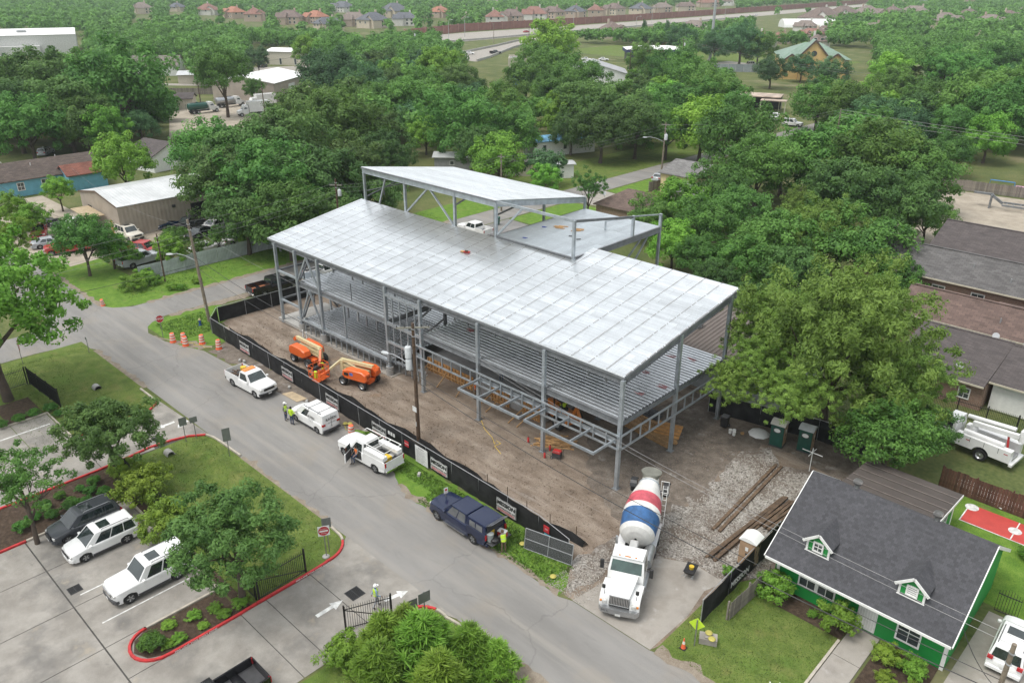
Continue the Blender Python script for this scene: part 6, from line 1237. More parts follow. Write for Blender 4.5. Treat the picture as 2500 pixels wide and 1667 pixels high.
# ---------------------------------------------------------------- iron fences and gates of the parking lot
iron = mat('black_iron',(0.012,0.012,0.013),rough=.5,var=.2)
def iron_fence(name, label, a, b, h=1.7, cat='fence', step=.13, gate=False, solid=False):
    a, b = Vector(a), Vector(b); L = (b-a).length; t = thing(name, label, cat, (a.x,a.y,.03), atan2(b.y-a.y,b.x-a.x)); n = max(2, round(L/step))
    MB().box(0,L,-.02,.02,h-.22,h-.18).obj('top_rail', iron, t); MB().box(0,L,-.02,.02,.14,.18).obj('bottom_rail', iron, t)
    pk = MB().box(-.011,.011,-.011,.011,0.05,h).add([(-.013,-.013,h),(.013,-.013,h),(.013,.013,h),(-.013,.013,h),(0,0,h+.08)],[(0,1,4),(1,2,4),(2,3,4),(3,0,4)]).mesh('picket', iron)
    for i in range(n): link('picket', pk, t, ((i+.5)*L/n,0,0))
    if solid: MB().box(0,L,.024,.03,.1,h-.05).obj('privacy_cloth', screen, t)
    m = max(1, round(L/2.3)); pm = MB().box(-.045,.045,-.045,.045,0,h+.12).mesh('post', iron)
    for i in range(m+1): link('post', pm, t, (i*L/m,0,0))
    if gate: MB().beam((.05,0,h-.25),(L-.05,0,.2),.04).obj('gate_brace', iron, t)
iron_fence('iron_gate','open black iron gate along the red kerb under the tree',(-8.62,-24.6),(-8.75,-21.2),1.75,'gate',gate=True); iron_fence('iron_fence','black iron fence beside the open gate at the tree',(-12.4,-24.7),(-8.8,-24.7),1.75)
iron_fence('iron_gate','half open black iron gate beside the walking worker',(-2.75,-22.4),(-1.6,-19.9),1.75,'gate',gate=True)
iron_fence('iron_fence','black iron fence with dark cloth on the corner lawn',(-49.6,-24.6),(-42.9,-24.2),1.75,solid=True); iron_fence('iron_fence','open black iron fence running off the left edge',(-49.7,-40),(-49.7,-24.75),1.75); iron_fence('iron_fence','black iron fence behind the round shrubs',(-30.0,-24.6),(-13.4,-24.7),1.6)
# ================================================================ PEOPLE
skinm = mat('skin',(0.30,0.17,0.11),rough=.6); jeans = mat('blue_denim',(0.035,0.055,0.11),rough=.9,var=.2,vs=6); tanpants = mat('tan_work_trousers',(0.16,0.115,0.07),rough=.9,var=.2,vs=6); greyp_ = mat('grey_work_trousers',(0.32,0.33,0.36),rough=.9); boots = mat('work_boots',(0.06,0.04,0.025),rough=.8)
limeh = mat('lime_hivis',(0.50,0.72,0.04),rough=.7,var=.1); orangeh = mat('orange_hivis',(0.75,0.17,0.03),rough=.7); reflect = mat('reflective_tape',(0.6,0.6,0.58),rough=.4); greysh = mat('grey_shirt',(0.20,0.19,0.17),rough=.9); hairm = mat('dark_hair',(0.015,0.011,0.008),rough=.7); bluesh = mat('pale_blue_shirt',(0.25,0.36,0.48),rough=.9)
def person(label, loc, rz, J=None, shirt=limeh, pants=jeans, vest=None, hat=None, hair=hairm, sleeves=True):
    """standing figure facing local +x; J overrides joint positions"""
    j = dict(pel=(0,0,.95), spi=(.01,0,1.14), che=(.01,0,1.34), nec=(.0,0,1.50), hea=(.02,0,1.60), top=(.02,0,1.73),
             ls=(0,.18,1.42), le=(-.03,.26,1.13), lw=(.10,.25,.90), lh=(.14,.24,.82), rs=(0,-.18,1.42), re=(-.03,-.26,1.13), rw=(.10,-.25,.90), rh=(.14,-.24,.82),
             lp=(0,.09,.90), lk=(.02,.11,.50), la=(-.02,.12,.09), lt=(.16,.13,.05), rp=(0,-.09,.90), rk=(.02,-.11,.50), ra=(-.02,-.12,.09), rt=(.16,-.13,.05))
    if J: j.update(J)
    rad = dict(pel=.125,spi=.115,che=.135,nec=.055,hea=.085,top=.075,ls=.062,le=.048,lw=.034,lh=.034,rs=.062,re=.048,rw=.034,rh=.034,lp=.088,lk=.062,la=.045,lt=.042,rp=.088,rk=.062,ra=.045,rt=.042)
    E = [('pel','spi'),('spi','che'),('che','nec'),('nec','hea'),('hea','top'),('che','ls'),('ls','le'),('le','lw'),('lw','lh'),('che','rs'),('rs','re'),('re','rw'),('rw','rh'),('pel','lp'),('lp','lk'),('lk','la'),('la','lt'),('pel','rp'),('rp','rk'),('rk','ra'),('ra','rt')]
    for s in 'lr':   # four fingers and a thumb
        w, h = Vector(j[s+'w']), Vector(j[s+'h']); d = (h-w).normalized(); sd = d.cross(Vector((1,0,0.3))).normalized()
        for k, (o, L) in enumerate(((-.028,.075),(-.010,.088),(.010,.082),(.028,.066))):
            j[s+'f%d' % k] = tuple(h+d*L+sd*o*1.4+Vector((.02,0,0))); rad[s+'f%d' % k] = .010; E.append((s+'h', s+'f%d' % k))
        j[s+'th'] = tuple(w+(h-w)*.5+sd*-.045+d*.05+Vector((.03,0,0))); rad[s+'th'] = .011; E.append((s+'w', s+'th'))
    names = list(j); ix = {n: i for i, n in enumerate(names)}
    me = bpy.data.meshes.new('body'); me.from_pydata([j[n] for n in names], [(ix[a], ix[b]) for a, b in E], [])
    o = bpy.data.objects.new('body', me); COL.objects.link(o); o.modifiers.new('skin', 'SKIN'); sv_ = me.skin_vertices[0].data
    for n, i in ix.items(): sv_[i].radius = (rad[n], rad[n]*(1.25 if n in ('spi','che','pel') else 1.0)); sv_[i].use_root = (n == 'pel')
    o.modifiers.new('sub', 'SUBSURF').levels = 1
    bm2 = bpy.data.meshes.new_from_object(o.evaluated_get(bpy.context.evaluated_depsgraph_get())); bpy.data.objects.remove(o)
    mats = [shirt, pants, boots, skinm]
    def zone(a, b):
        if a in ('la','ra') or b in ('lt','rt'): return 2
        if a in ('lp','rp','lk','rk','pel') and b not in ('spi',): return 1
        if a in ('nec','hea') or b in ('top','hea') or a in ('lw','rw','lh','rh'): return 3
        if not sleeves and a in ('le','re'): return 3
        return 0
    segs = [(Vector(j[a]), Vector(j[b]), zone(a, b), (rad[a]+rad[b])/2) for a, b in E]
    bm2.materials.clear()
    for m in mats: bm2.materials.append(m)
    for f in bm2.polygons:
        c = f.center; best = 9
        for a, b, z, r in segs:
            ab = b-a; k = max(0, min(1, (c-a).dot(ab)/max(1e-9, ab.length_squared))); dd = (c-(a+ab*k)).length-r
            if dd < best: best = dd; f.material_index = z
        f.use_smooth = True
    t = thing('person', label, 'person', loc, rz); link('body', bm2, t)
    H = Vector(j['hea']); up = (Vector(j['top'])-H).normalized(); M = Matrix.Translation(H+up*.02) @ up.to_track_quat('Z','Y').to_matrix().to_4x4()
    Mi = Matrix.Translation(H+up*.02)
    # face: nose, brow line, mouth, ears
    fc = MB().box(.085,.115,-.014,.014,-.02,.02).box(.08,.088,-.045,-.02,.012,.026).box(.08,.088,.02,.045,.012,.026).box(.078,.086,-.025,.025,-.055,-.045).box(-.01,.02,-.10,-.085,-.03,.03).box(-.01,.02,.085,.10,-.03,.03)
    fm_ = fc.mesh('face', skinm); fo = link('face', fm_, t); fo.matrix_local = Mi
    if hat: 
        MB().lathe([(.135,.05),(.118,.055),(.115,.10),(.09,.155),(.04,.18),(.005,.185)],14,0,Mi).loft([[(.05,-.09,.052),(.20,-.06,.045),(.20,.06,.045),(.05,.09,.052)],[(.05,-.09,.064),(.20,-.06,.057),(.20,.06,.057),(.05,.09,.064)]],0,Mi).obj('hard_hat', hat, t, 50)
    if hair: MB().lathe([(.09,-.05),(.102,.02),(.095,.09),(.06,.135),(.005,.15)],12,0,Matrix.Translation(H+up*.02+Vector((-.015,0,0)))).obj('hair', hair, t, 60)
    if vest:
        c0, c1, c2 = Vector(j['pel']), Vector(j['spi']), Vector(j['che']); n = 14
        def ring(c, a, b, ax): return [tuple(c+Vector((a*cos(2*pi*k/n), b*sin(2*pi*k/n), 0))) for k in range(n)]
        MB().loft([ring(c0+Vector((0,0,.03)),.155,.185,0), ring(c1,.145,.175,0), ring(c2,.16,.20,0), ring(c2+Vector((0,0,.10)),.12,.17,0)]).obj('vest', vest, t, 60)
        for c in (c1+Vector((0,0,-.06)), c1+Vector((0,0,.06))): MB().loft([ring(c+Vector((0,0,-.02)),.158,.188,0), ring(c+Vector((0,0,.02)),.160,.190,0)],caps=False).obj('reflective_band', reflect, t)
    return t
hh = mat('white_hard_hat',(0.72,0.72,0.70),rough=.35)
person('worker in white hard hat and orange yellow vest standing left of the cargo van',(-26.55,-11.6,.02),.5,dict(lw=(.22,.20,1.12),lh=(.30,.17,1.16),le=(.0,.27,1.14)),greysh,jeans,limeh,hh)
person('dark haired worker in lime shirt standing at the nose of the cargo van',(-25.5,-11.65,.02),1.9,dict(rw=(.24,-.18,1.08),rh=(.31,-.15,1.10),re=(.02,-.27,1.12)),limeh,jeans,None,None,hairm)
person('worker in orange vest sitting sideways in the open pickup door',(-16.72,-11.28,.02),-pi/2,dict(pel=(0,0,.82),spi=(.0,0,1.0),che=(.03,0,1.2),nec=(.05,0,1.36),hea=(.08,0,1.46),top=(.10,0,1.58),ls=(.03,.18,1.28),rs=(.03,-.18,1.28),le=(.12,.25,1.02),re=(.12,-.25,1.02),lw=(.32,.18,.92),rw=(.32,-.18,.92),lh=(.39,.16,.88),rh=(.39,-.16,.88),lp=(.05,.09,.80),rp=(.05,-.09,.80),lk=(.44,.12,.70),rk=(.44,-.12,.70),la=(.42,.13,.24),ra=(.46,-.13,.12),lt=(.58,.14,.20),rt=(.64,-.14,.07)),greysh,jeans,orangeh,None,hairm)
person('worker in lime vest and brown trousers leaning at the blue pickup tailgate',(-.95,-11.05,.02),2.7,dict(spi=(.04,0,1.13),che=(.12,0,1.31),nec=(.19,0,1.44),hea=(.24,0,1.53),top=(.29,0,1.64),ls=(.12,.18,1.38),rs=(.12,-.18,1.38),le=(.26,.22,1.14),re=(.26,-.22,1.14),lw=(.48,.16,1.06),rw=(.48,-.16,1.06),lh=(.56,.14,1.04),rh=(.56,-.14,1.04)),greysh,tanpants,limeh,None,mat('brown_cap',(0.10,0.055,0.03)))
person('worker in white hard hat and lime vest walking across the exit drive',(-2.95,-20.0,.03),1.3,dict(lk=(.16,.10,.52),la=(.14,.11,.10),lt=(.32,.12,.08),rk=(-.06,-.10,.50),ra=(-.28,-.11,.16),rt=(-.12,-.12,.05),lw=(-.16,.25,.92),lh=(-.18,.24,.83),rw=(.20,-.24,.96),rh=(.27,-.23,.90)),bluesh,greyp_,limeh,hh)
person('worker in lime vest bending over the slab inside the frame',(-16.6,4.7,1.29),2.4,dict(spi=(.10,0,1.10),che=(.26,0,1.22),nec=(.38,0,1.28),hea=(.46,0,1.32),top=(.56,0,1.38),ls=(.26,.18,1.28),rs=(.26,-.18,1.28),le=(.34,.24,1.02),re=(.34,-.24,1.02),lw=(.42,.2,.80),rw=(.42,-.2,.80),lh=(.44,.2,.72),rh=(.44,-.2,.72)),limeh,jeans,limeh,hh)
person('worker in orange vest standing before the short formwork panel',(-17.6,2.3,.03),.3,None,greysh,tanpants,orangeh,hh)
person('operator in lime shirt sitting on the digger under the deck',(-8.95,4.5,.72),radians(165),dict(pel=(0,0,.92),lp=(.05,.09,.9),rp=(.05,-.09,.9),lk=(.42,.12,.86),rk=(.42,-.12,.86),la=(.44,.13,.46),ra=(.44,-.13,.46),lt=(.6,.14,.42),rt=(.6,-.14,.42),lw=(.35,.2,1.1),rw=(.35,-.2,1.1),lh=(.42,.18,1.1),rh=(.42,-.18,1.1)),limeh,jeans,None,hh)
# things on the blue pickup tailgate
t = thing('cooler','red and white cooler on the blue pickup tailgate','cooler',(-1.55,-10.55,.83),.2); MB().bbox(-.3,.3,-.2,.2,0,.34,.03).obj('cooler_body', redm, t); MB().bbox(-.31,.31,-.21,.21,.345,.42,.03).obj('lid', white, t)
tag(MB().lathe([(.16,0),(.19,.36),(.195,.38)],14).obj('bucket', MATS['yellow_plastic'], None, 40, (-1.95,-11.15,1.05)), 'yellow bucket in the back of the blue pickup', 'bucket')
tag(MB().lathe([(.2,0),(.24,.55),(.245,.57)],14).obj('trash_can', mat('grey_can',(0.30,0.33,0.32)), None, 40, (-1.75,-11.5,.83)), 'grey can on the blue pickup tailgate', 'can')
tag(MB().lathe([(.05,0),(.28,.05),(.3,.2),(.1,.3)],9).obj('tool_bag', blackp, None, 60, (-1.45,-11.35,.83)), 'black tool bag on the blue pickup tailgate', 'bag')
# construction sign stand on the lawn
t = thing('construction_sign','yellow roadwork sign standing on the lawn behind the cone','sign',(12.55,-9.3,.03),radians(200)); MB().box(-.03,.03,-.03,.03,0,1.9).obj('post', postm, t); MB().loft([[(0,-.04,1.1),(.45,-.04,1.55),(0,-.04,2.0),(-.45,-.04,1.55)],[(0,-.055,1.1),(.45,-.055,1.55),(0,-.055,2.0),(-.45,-.055,1.55)]]).obj('sign_plate', limeh, t)
tag(MB().box(-.5,.5,-.3,.3,0,.4).box(-.2,.2,-.25,.25,.41,.5).obj('barrier_block', concp, None, None, (12.95,-8.5,.03), .5), 'pale concrete block with sandbags on the lawn corner', 'block'); bag(12.9,-8.4,'left yellow sandbag on the concrete block',.5); bag(13.25,-8.65,'right yellow sandbag on the concrete block',.46)
tag(MB().tube([(0,0,0),(0,0,.8),(.5,0,.85),(.5,0,0)],.03,5).tube([(0,.5,0),(0,.5,.8),(.5,.5,.85),(.5,.5,0)],.03,5).box(-.02,.52,0,.5,.42,.46).box(-.05,-.01,0,.5,.46,.95).obj('lawn_chair', white, None, None, (17.9,-9.6,.03), 2.2), 'white metal lawn chair at the bottom edge of the front lawn', 'chair')
# ================================================================ BUILDINGS
def shingle(name, c, var=0.25, sx=1.2, sy=6.0, swap=False):
    if name in MATS: return MATS[name]
    m, t, b = nodes(name); b.inputs['Roughness'].default_value = 0.9
    g = t.nodes.new('ShaderNodeTexCoord').outputs['Object']
    mp = N(t, 'ShaderNodeMapping'); mp.inputs['Scale'].default_value = (sx, sy, 1); t.links.new(g, mp.inputs['Vector'])
    br = t.nodes.new('ShaderNodeTexBrick'); br.inputs['Scale'].default_value = 1.0; br.inputs['Mortar Size'].default_value = 0.012; br.inputs['Brick Width'].default_value = 0.5; br.inputs['Row Height'].default_value = 1.0
    br.inputs['Color1'].default_value = (*[k*(1-var) for k in c], 1); br.inputs['Color2'].default_value = (*[min(1,k*(1+var)) for k in c], 1); br.inputs['Mortar'].default_value = (*[k*.55 for k in c], 1)
    t.links.new(mp.outputs[0], br.inputs['Vector'])
    n = N(t, 'ShaderNodeTexNoise', Scale=0.7, Detail=6); t.links.new(g, n.inputs['Vector'])
    mr = N(t, 'ShaderNodeMapRange'); mr.inputs['To Min'].default_value = 0.72; mr.inputs['To Max'].default_value = 1.28; t.links.new(n.outputs['Fac'], mr.inputs['Value'])
    h = t.nodes.new('ShaderNodeHueSaturation'); t.links.new(mr.outputs[0], h.inputs['Value']); t.links.new(br.outputs[0], h.inputs['Color']); t.links.new(h.outputs[0], b.inputs['Base Color'])
    return m
def brickm(name, c1, c2):
    if name in MATS: return MATS[name]
    m, t, b = nodes(name); b.inputs['Roughness'].default_value = 0.9
    g = t.nodes.new('ShaderNodeTexCoord').outputs['Object']; sp = N(t, 'ShaderNodeSeparateXYZ'); t.links.new(g, sp.inputs[0]); cb = N(t, 'ShaderNodeCombineXYZ')
    ad = N(t, 'ShaderNodeMath'); ad.operation = 'ADD'; t.links.new(sp.outputs['X'], ad.inputs[0]); t.links.new(sp.outputs['Y'], ad.inputs[1]); t.links.new(ad.outputs[0], cb.inputs['X']); t.links.new(sp.outputs['Z'], cb.inputs['Y'])
    br = t.nodes.new('ShaderNodeTexBrick'); br.inputs['Scale'].default_value = 4.0; br.inputs['Color1'].default_value = (*c1,1); br.inputs['Color2'].default_value = (*c2,1); br.inputs['Mortar'].default_value = (0.35,0.32,0.28,1); br.inputs['Mortar Size'].default_value = 0.02
    t.links.new(cb.outputs[0], br.inputs['Vector']); t.links.new(br.outputs[0], b.inputs['Base Color']); return m
def ribm(name, c, pitch=0.3, axis='X', rough=.5, metal=.2, amt=.12):
    """ribbed sheet metal: shallow relief bands"""
    if name in MATS: return MATS[name]
    m = mat(name, c, rough=rough, metal=metal, var=.1, vs=.5); t = m.node_tree; b = t.nodes['Principled BSDF']
    g = t.nodes.new('ShaderNodeTexCoord').outputs['Object']; w = t.nodes.new('ShaderNodeTexWave'); w.wave_type = 'BANDS'; w.bands_direction = axis; w.inputs['Scale'].default_value = 0.314/pitch
    t.links.new(g, w.inputs['Vector']); bp = N(t, 'ShaderNodeBump', Strength=amt*4, Distance=0.05); t.links.new(w.outputs['Fac'], bp.inputs['Height']); t.links.new(bp.outputs[0], b.inputs['Normal']); return m
wing = glass('window_glass',(0.05,0.06,0.065),.1)
def window(t, x, y, z, w, h, face, fm=white, mull=True):
    """x,y: centre on the wall plane; face: outward direction angle"""
    o = bpy.data.objects.new('window', MB().box(-w/2,w/2,-.03,.0,-h/2,h/2).mesh('window', wing)); COL.objects.link(o); o.parent = t; o.location = (x,y,z); o.rotation_euler = (0,0,face+pi/2)
    f = MB(); k = .09
    f.box(-w/2-k,w/2+k,-.07,-.0,h/2,h/2+k).box(-w/2-k,w/2+k,-.08,-.0,-h/2-k,-h/2).box(-w/2-k,-w/2,-.07,0,-h/2,h/2).box(w/2,w/2+k,-.07,0,-h/2,h/2)
    if mull: f.box(-w/2,w/2,-.05,-.031,-.025,.025).box(-.02,.02,-.05,-.031,-h/2,-.026).box(-.02,.02,-.05,-.031,.026,h/2)
    f.obj('frame', fm, o); return o
def gable(t, w, d, h, rh, wallm, roofm, oh=.4, hip=0.0, trim=white, x0=0, y0=0, thick=.14, ov=None, z0=0):
    """walls and pitched roof, ridge along local x"""
    ov = oh if ov is None else ov; hw, hd = w/2, d/2
    mb = MB(); mb.box(x0-hw,x0+hw,y0-hd,y0+hd,z0,h)
    if not hip:
        for sx in (-1,1): mb.loft([[(x0+sx*hw,y0-hd,h),(x0+sx*hw,y0+hd,h),(x0+sx*hw,y0,h+rh)],[(x0+sx*(hw-.1),y0-hd,h),(x0+sx*(hw-.1),y0+hd,h),(x0+sx*(hw-.1),y0,h+rh)]])
    mb.obj('wall', wallm, t)
    s = rh/hd; ze = h-oh*s; top = h+rh; hx = hw+ov; hy = hd+oh; r = hx-hip
    R = MB(); k = thick
    lo = [(x0-hx,y0-hy,ze),(x0+hx,y0-hy,ze),(x0+hx,y0+hy,ze),(x0-hx,y0+hy,ze)]
    R.add(lo+[(x0-r,y0,top),(x0+r,y0,top)]+[(a,b,c+k) for a,b,c in lo]+[(x0-r,y0,top+k),(x0+r,y0,top+k)],
          [(6,7,11,10),(8,9,10,11),(0,1,7,6),(2,3,9,8),(0,4,5,1),(2,5,4,3)] + ([(7,8,11),(9,6,10),(1,2,8,7),(3,0,6,9),(0,3,4),(1,5,2)] if hip else [(1,5,11,7),(5,2,8,11),(0,6,10,4),(4,10,9,3)]))
    ro = R.obj('roof', roofm, t)
    return ro
def vent_pipe(ro, x, y, z, m=galv): MB().cyl((x,y,z-.2),(x,y,z+.45),.06,n=7).obj('vent_pipe', m, ro)
def dish(t_parent, x, y, z, a, label):
    t = thing('satellite_dish', label, 'dish', (x,y,z), a); MB().tube([(0,0,0),(0,0,.5),(.1,0,.65)],.03,5).obj('mast', galv, t)
    MB().lathe([(.02,0),(.2,.03),(.32,.1)],14,0,Matrix.Translation((.14,0,.65)) @ Matrix.Rotation(radians(65),4,'Y')).obj('reflector', mat('dish_grey',(0.45,0.46,0.47),rough=.5), t, 50); MB().tube([(.14,0,.55),(.6,0,.5)],.015,4).obj('feed_arm', galv, t)
# ---------------------------------------------------------------- green house with two dormers
hgreen = mat('green_wall_paint',(0.012,0.24,0.045),rough=.6,var=.08,vs=1); hroof = shingle('charcoal_shingle',(0.058,0.058,0.064),.20,2.4,7.0)
GH = thing('green_house','bright green house with a dark shingle roof and two dormers','house',(18.35,3.2,0))
w_, d_, h_, rh_ = 10.1, 9.1, 2.75, 2.95
S_ = 3.45/5.5
MB().box(-5.05,5.05,-4.55,4.55,0,2.9).loft([[(5.05,-4.55,2.9),(5.05,4.55,2.9),(5.05,0,5.72)],[(4.95,-4.55,2.9),(4.95,4.55,2.9),(4.95,0,5.72)]]).loft([[(-5.05,-4.55,2.9),(-5.05,4.55,2.9),(-5.05,0,5.72)],[(-4.95,-4.55,2.9),(-4.95,4.55,2.9),(-4.95,0,5.72)]]).obj('wall', hgreen, GH)
R = MB(); lo = [(-5.45,-5.5,2.45),(5.3,-5.5,2.45),(5.3,5.5,2.45),(-5.45,5.5,2.45)]
R.add(lo+[(-5.45,0,5.9),(5.3,0,5.9)]+[(a,b,c+.12) for a,b,c in lo]+[(-5.45,0,6.02),(5.3,0,6.02)], [(6,7,11,10),(8,9,10,11),(0,1,7,6),(2,3,9,8),(0,4,5,1),(2,5,4,3),(1,5,11,7),(5,2,8,11),(0,6,10,4),(4,10,9,3)])
ro = R.obj('roof', hroof, GH)
MB().box(-5.4,5.25,-5.56,-5.50,2.40,2.56).obj('gutter', white, ro)
for sx in (-5.47,5.31):
    MB().beam((sx,-5.5,2.48),(sx,0,5.93),.05,.2).obj('fascia_board', white, ro); MB().beam((sx,5.5,2.48),(sx,0,5.93),.05,.2).obj('fascia_board', white, ro)
for x in (-2.7,2.0):
    tv = MB().cyl((x,.12,5.85),(x,.12,6.2),.16,n=12).obj('turbine_vent', alloy, ro); MB().lathe([(.16,0),(.27,.1),(.3,.22),(.24,.34),(.08,.4)],14,0,Matrix.Translation((x,.12,6.2))).obj('turbine_head', ribm('turbine_fins',(0.30,0.29,0.28),.06,'X',.4,.6,.3), tv, 30)
for k, x in enumerate((-2.85,2.55)):
    dm_ = MB()
    y0 = -4.18; zb = 2.45+S_*(y0+5.5)+.1
    dm_.loft([[(x-.66,y0,zb-.15),(x+.66,y0,zb-.15),(x+.66,y0,zb+.78),(x,y0,zb+1.28),(x-.66,y0,zb+.78)],[(x-.66,y0+2.3,zb+.6),(x+.66,y0+2.3,zb+.6),(x+.66,y0+2.3,zb+.78),(x,y0+2.3,zb+1.28),(x-.66,y0+2.3,zb+.78)]])
    d = dm_.obj('dormer', hgreen, GH)
    for sx in (-1,1):
        MB().loft([[(x+sx*.86,y0-.2,zb+.62),(x+sx*.86,y0+.9,zb+.62),(x,y0+2.35,zb+1.32),(x,y0-.2,zb+1.32)],[(x+sx*.86,y0-.2,zb+.70),(x+sx*.86,y0+.9,zb+.70),(x,y0+2.35,zb+1.41),(x,y0-.2,zb+1.41)]]).obj('dormer_roof', hroof, d)
        MB().beam((x+sx*.9,y0-.22,zb+.62),(x,y0-.22,zb+1.38),.06,.16).obj('bargeboard', white, d); MB().box(x+sx*.66-.06,x+sx*.66+.06,y0-.05,y0-.004,zb-.1,zb+.74).obj('corner_trim', white, d)
    MB().box(x-.75,x+.75,y0-.12,y0-.004,zb-.16,zb-.02).obj('dormer_sill', white, d)
    wo = window(d, x, y0-.005, zb+.42, .46, .52, -pi/2, white, k == 0)
    if k: 
        for i in range(5): MB().box(-.3,.3,-.034,-.031,-.3+i*.13,-.2+i*.13).obj('blind_slat', white, wo)
window(GH,-2.95,-4.555,1.55,.95,1.15,-pi/2); window(GH,-1.80,-4.555,1.55,.95,1.15,-pi/2); window(GH,3.0,-4.555,1.35,1.15,1.35,-pi/2)
dd = MB().box(-.55,.55,-.05,0,0,2.1).obj('front_door', mat('white_door',(0.60,0.60,0.58),rough=.5), GH, None, (.72,-4.56,.12))
for i in range(7): MB().box(-.46+i*.15,-.44+i*.15,-.08,-.055,.1,2.0).obj('security_bar', white, dd)
for z in (.1,.75,1.4,2.0): MB().box(-.5,.5,-.085,-.081,z,z+.03).obj('security_bar', white, dd)
for x in (4.85,-4.95): MB().box(x,x+.2,-4.62,-4.555,0,2.6).obj('corner_board', white, GH)
# rear wing with low roof
GW = thing('house_wing','low rear wing of the green house with a brown felt roof','building',(16.6,9.6,0))
MB().box(-2.9,2.9,-2.6,2.6,0,2.6).obj('wall', hgreen, GW); felt = ribm('brown_roll_roofing',(0.075,0.062,0.055),1.0,'Y',.9,0,.1)
MB().loft([[(-3.2,-3.2,3.35),(3.15,-3.2,3.35),(3.15,3.0,2.6),(-3.2,3.0,2.6)],[(-3.2,-3.2,3.47),(3.15,-3.2,3.47),(3.15,3.0,2.72),(-3.2,3.0,2.72)]]).obj('roof', felt, GW)
for i in range(5): MB().beam((-3.15,-2.6+i*1.15,3.44-i*.139),(3.1,-2.6+i*1.15,3.44-i*.139),.05,.02).obj('roof_seam', mat('seam_tar',(0.2,0.17,0.15)), GW)
MB().beam((3.17,-3.2,3.36),(3.17,3.0,2.6),.05,.2).obj('fascia_board', white, GW); window(GW,2.905,.4,1.6,.8,1.2,0)
MB().box(-.02,.06,2.3,2.6,0,2.6).obj('corner_board', white, GW, None, (2.86,0,0))
# ---------------------------------------------------------------- wooden fences built board by board
def board_fence(label, a, b, h=1.8, m=None, w=.145, name='board_fence', back=True):
    a, b = Vector(a), Vector(b); L = (b-a).length; t = thing(name, label, 'fence', (a.x,a.y,.02), atan2(b.y-a.y,b.x-a.x)); n = round(L/w); m = m or wood_d
    bm_ = [MB().box(0,w-.012,-.02,0,0,h+dz).mesh('board', m) for dz in (0,.04,-.05)]; rr = random.Random(int(L*10))
    for i in range(min(n,290)): link('board', bm_[rr.randrange(3)], t, (i*L/n, rr.uniform(-.008,.008), 0))
    for z in (.4,h*.55,h-.35): MB().box(0,L,.002,.06,z,z+.08).obj('rail', m, t)
    k = max(1,round(L/2.4)); pm = MB().box(-.05,.05,.062,.16,0,h+.05).mesh('post', m)
    for i in range(k+1): link('post', pm, t, (i*L/k,0,0))
    return t
brownf = mat('red_brown_boards',(0.095,0.045,0.03),rough=.85,var=.3,vs=3,rnd=.35); greyf = mat('grey_boards',(0.20,0.175,0.15),rough=.85,var=.25,vs=3,rnd=.25)
board_fence('dark brown board fence behind the red court', (17.3,17.05),(36,17.0),1.75,brownf,.2)
board_fence('grey weathered board fence in front of the torn banner', (12.95,-6.2),(13.15,-1.6),1.35,greyf,.14)
board_fence('grey board fence along the tan lot at the right', (-15,116.5),(20,121.5),1.9,greyf,.25); board_fence('grey board fence beside the grey hatchback', (-50.6,77),(-49.6,82.6),1.8,greyf,.2); board_fence('brown board fence in the far yard behind the tank trucks', (-241,70),(-226,87),2.0,greyf,.3); board_fence('pale board fence far across the open field', (-235,352),(-205,392),2.2,wood,.4); board_fence('orange plywood fence at the corner of the beige shed', (-92.8,.3),(-90.0,1.2),2.2,ply,.3)
t = thing('iron_gate','rusty scrollwork garden gate beside the green house','gate',(24.1,5.6,.03),.05); 
for i in range(9): MB().box(i*.15-.012,i*.15+.012,-.012,.012,.1,1.6+.25*sin(pi*i/8)).obj('bar', iron, t)
MB().box(0,1.2,-.02,.02,.1,.15).obj('rail', iron, t); MB().box(0,1.2,-.02,.02,1.35,1.4).obj('rail', iron, t)
tag(MB().lathe([(.02,0),(.13,.07),(.15,.15),(.13,.23),(.02,.3)],12).obj('toy_ball', mat('ball_green',(0.02,0.35,0.18)), None, 60, (24.0,12.6,.03)), 'small green ball on the back lawn', 'ball')
planks('scrap_pile','heap of white pipes and boards behind the brown fence',20.4,18.2,-.2,9,3.2,.14,white,.16,layers=3,jit=.5)
# ---------------------------------------------------------------- town house rows on the right
brk = brickm('brown_brick',(0.20,0.105,0.07),(0.27,0.16,0.115)); rfA = shingle('grey_shingle',(0.105,0.10,0.098),.22,.8,5); rfB = shingle('brown_shingle',(0.125,0.085,0.072),.22,.8,5); rfC = shingle('dark_brown_shingle',(0.078,0.066,0.064),.2,.8,5)
def row(label, x0, x1, ye, ze, yr, zr, yb, wallm, roofm, wins=(), zb=None):
    t = thing('town_house_row', label, 'house', (x0,ye,0)); L = x1-x0; zb = ze if zb is None else zb
    MB().box(0.3,L,.6,yb-ye-.4,0,ze-.05).obj('wall', wallm, t)
    R = MB(); a, b, c = (ye-ye,ze), (yr-ye,zr), (yb-ye,zb)
    R.loft([[(0,a[0],a[1]),(0,b[0],b[1]),(0,c[0],c[1]),(0,c[0],c[1]+.15),(0,b[0],b[1]+.15),(0,a[0],a[1]+.15)],[(L,a[0],a[1]),(L,b[0],b[1]),(L,c[0],c[1]),(L,c[0],c[1]+.15),(L,b[0],b[1]+.15),(L,a[0],a[1]+.15)]]); ro = R.obj('roof', roofm, t)
    MB().box(0,L,-.06,-.005,ze-.02,ze+.14).obj('fascia_board', mat('cream_trim',(0.5,0.46,0.36)), ro)
    if zr > ze: MB().beam((0,b[0],b[1]+.17),(L,b[0],b[1]+.17),.3,.06).obj('ridge_cap', roofm, ro)
    for x, z, w, h in wins: window(t, x, .595, z, w, h, -pi/2)
    return t, ro
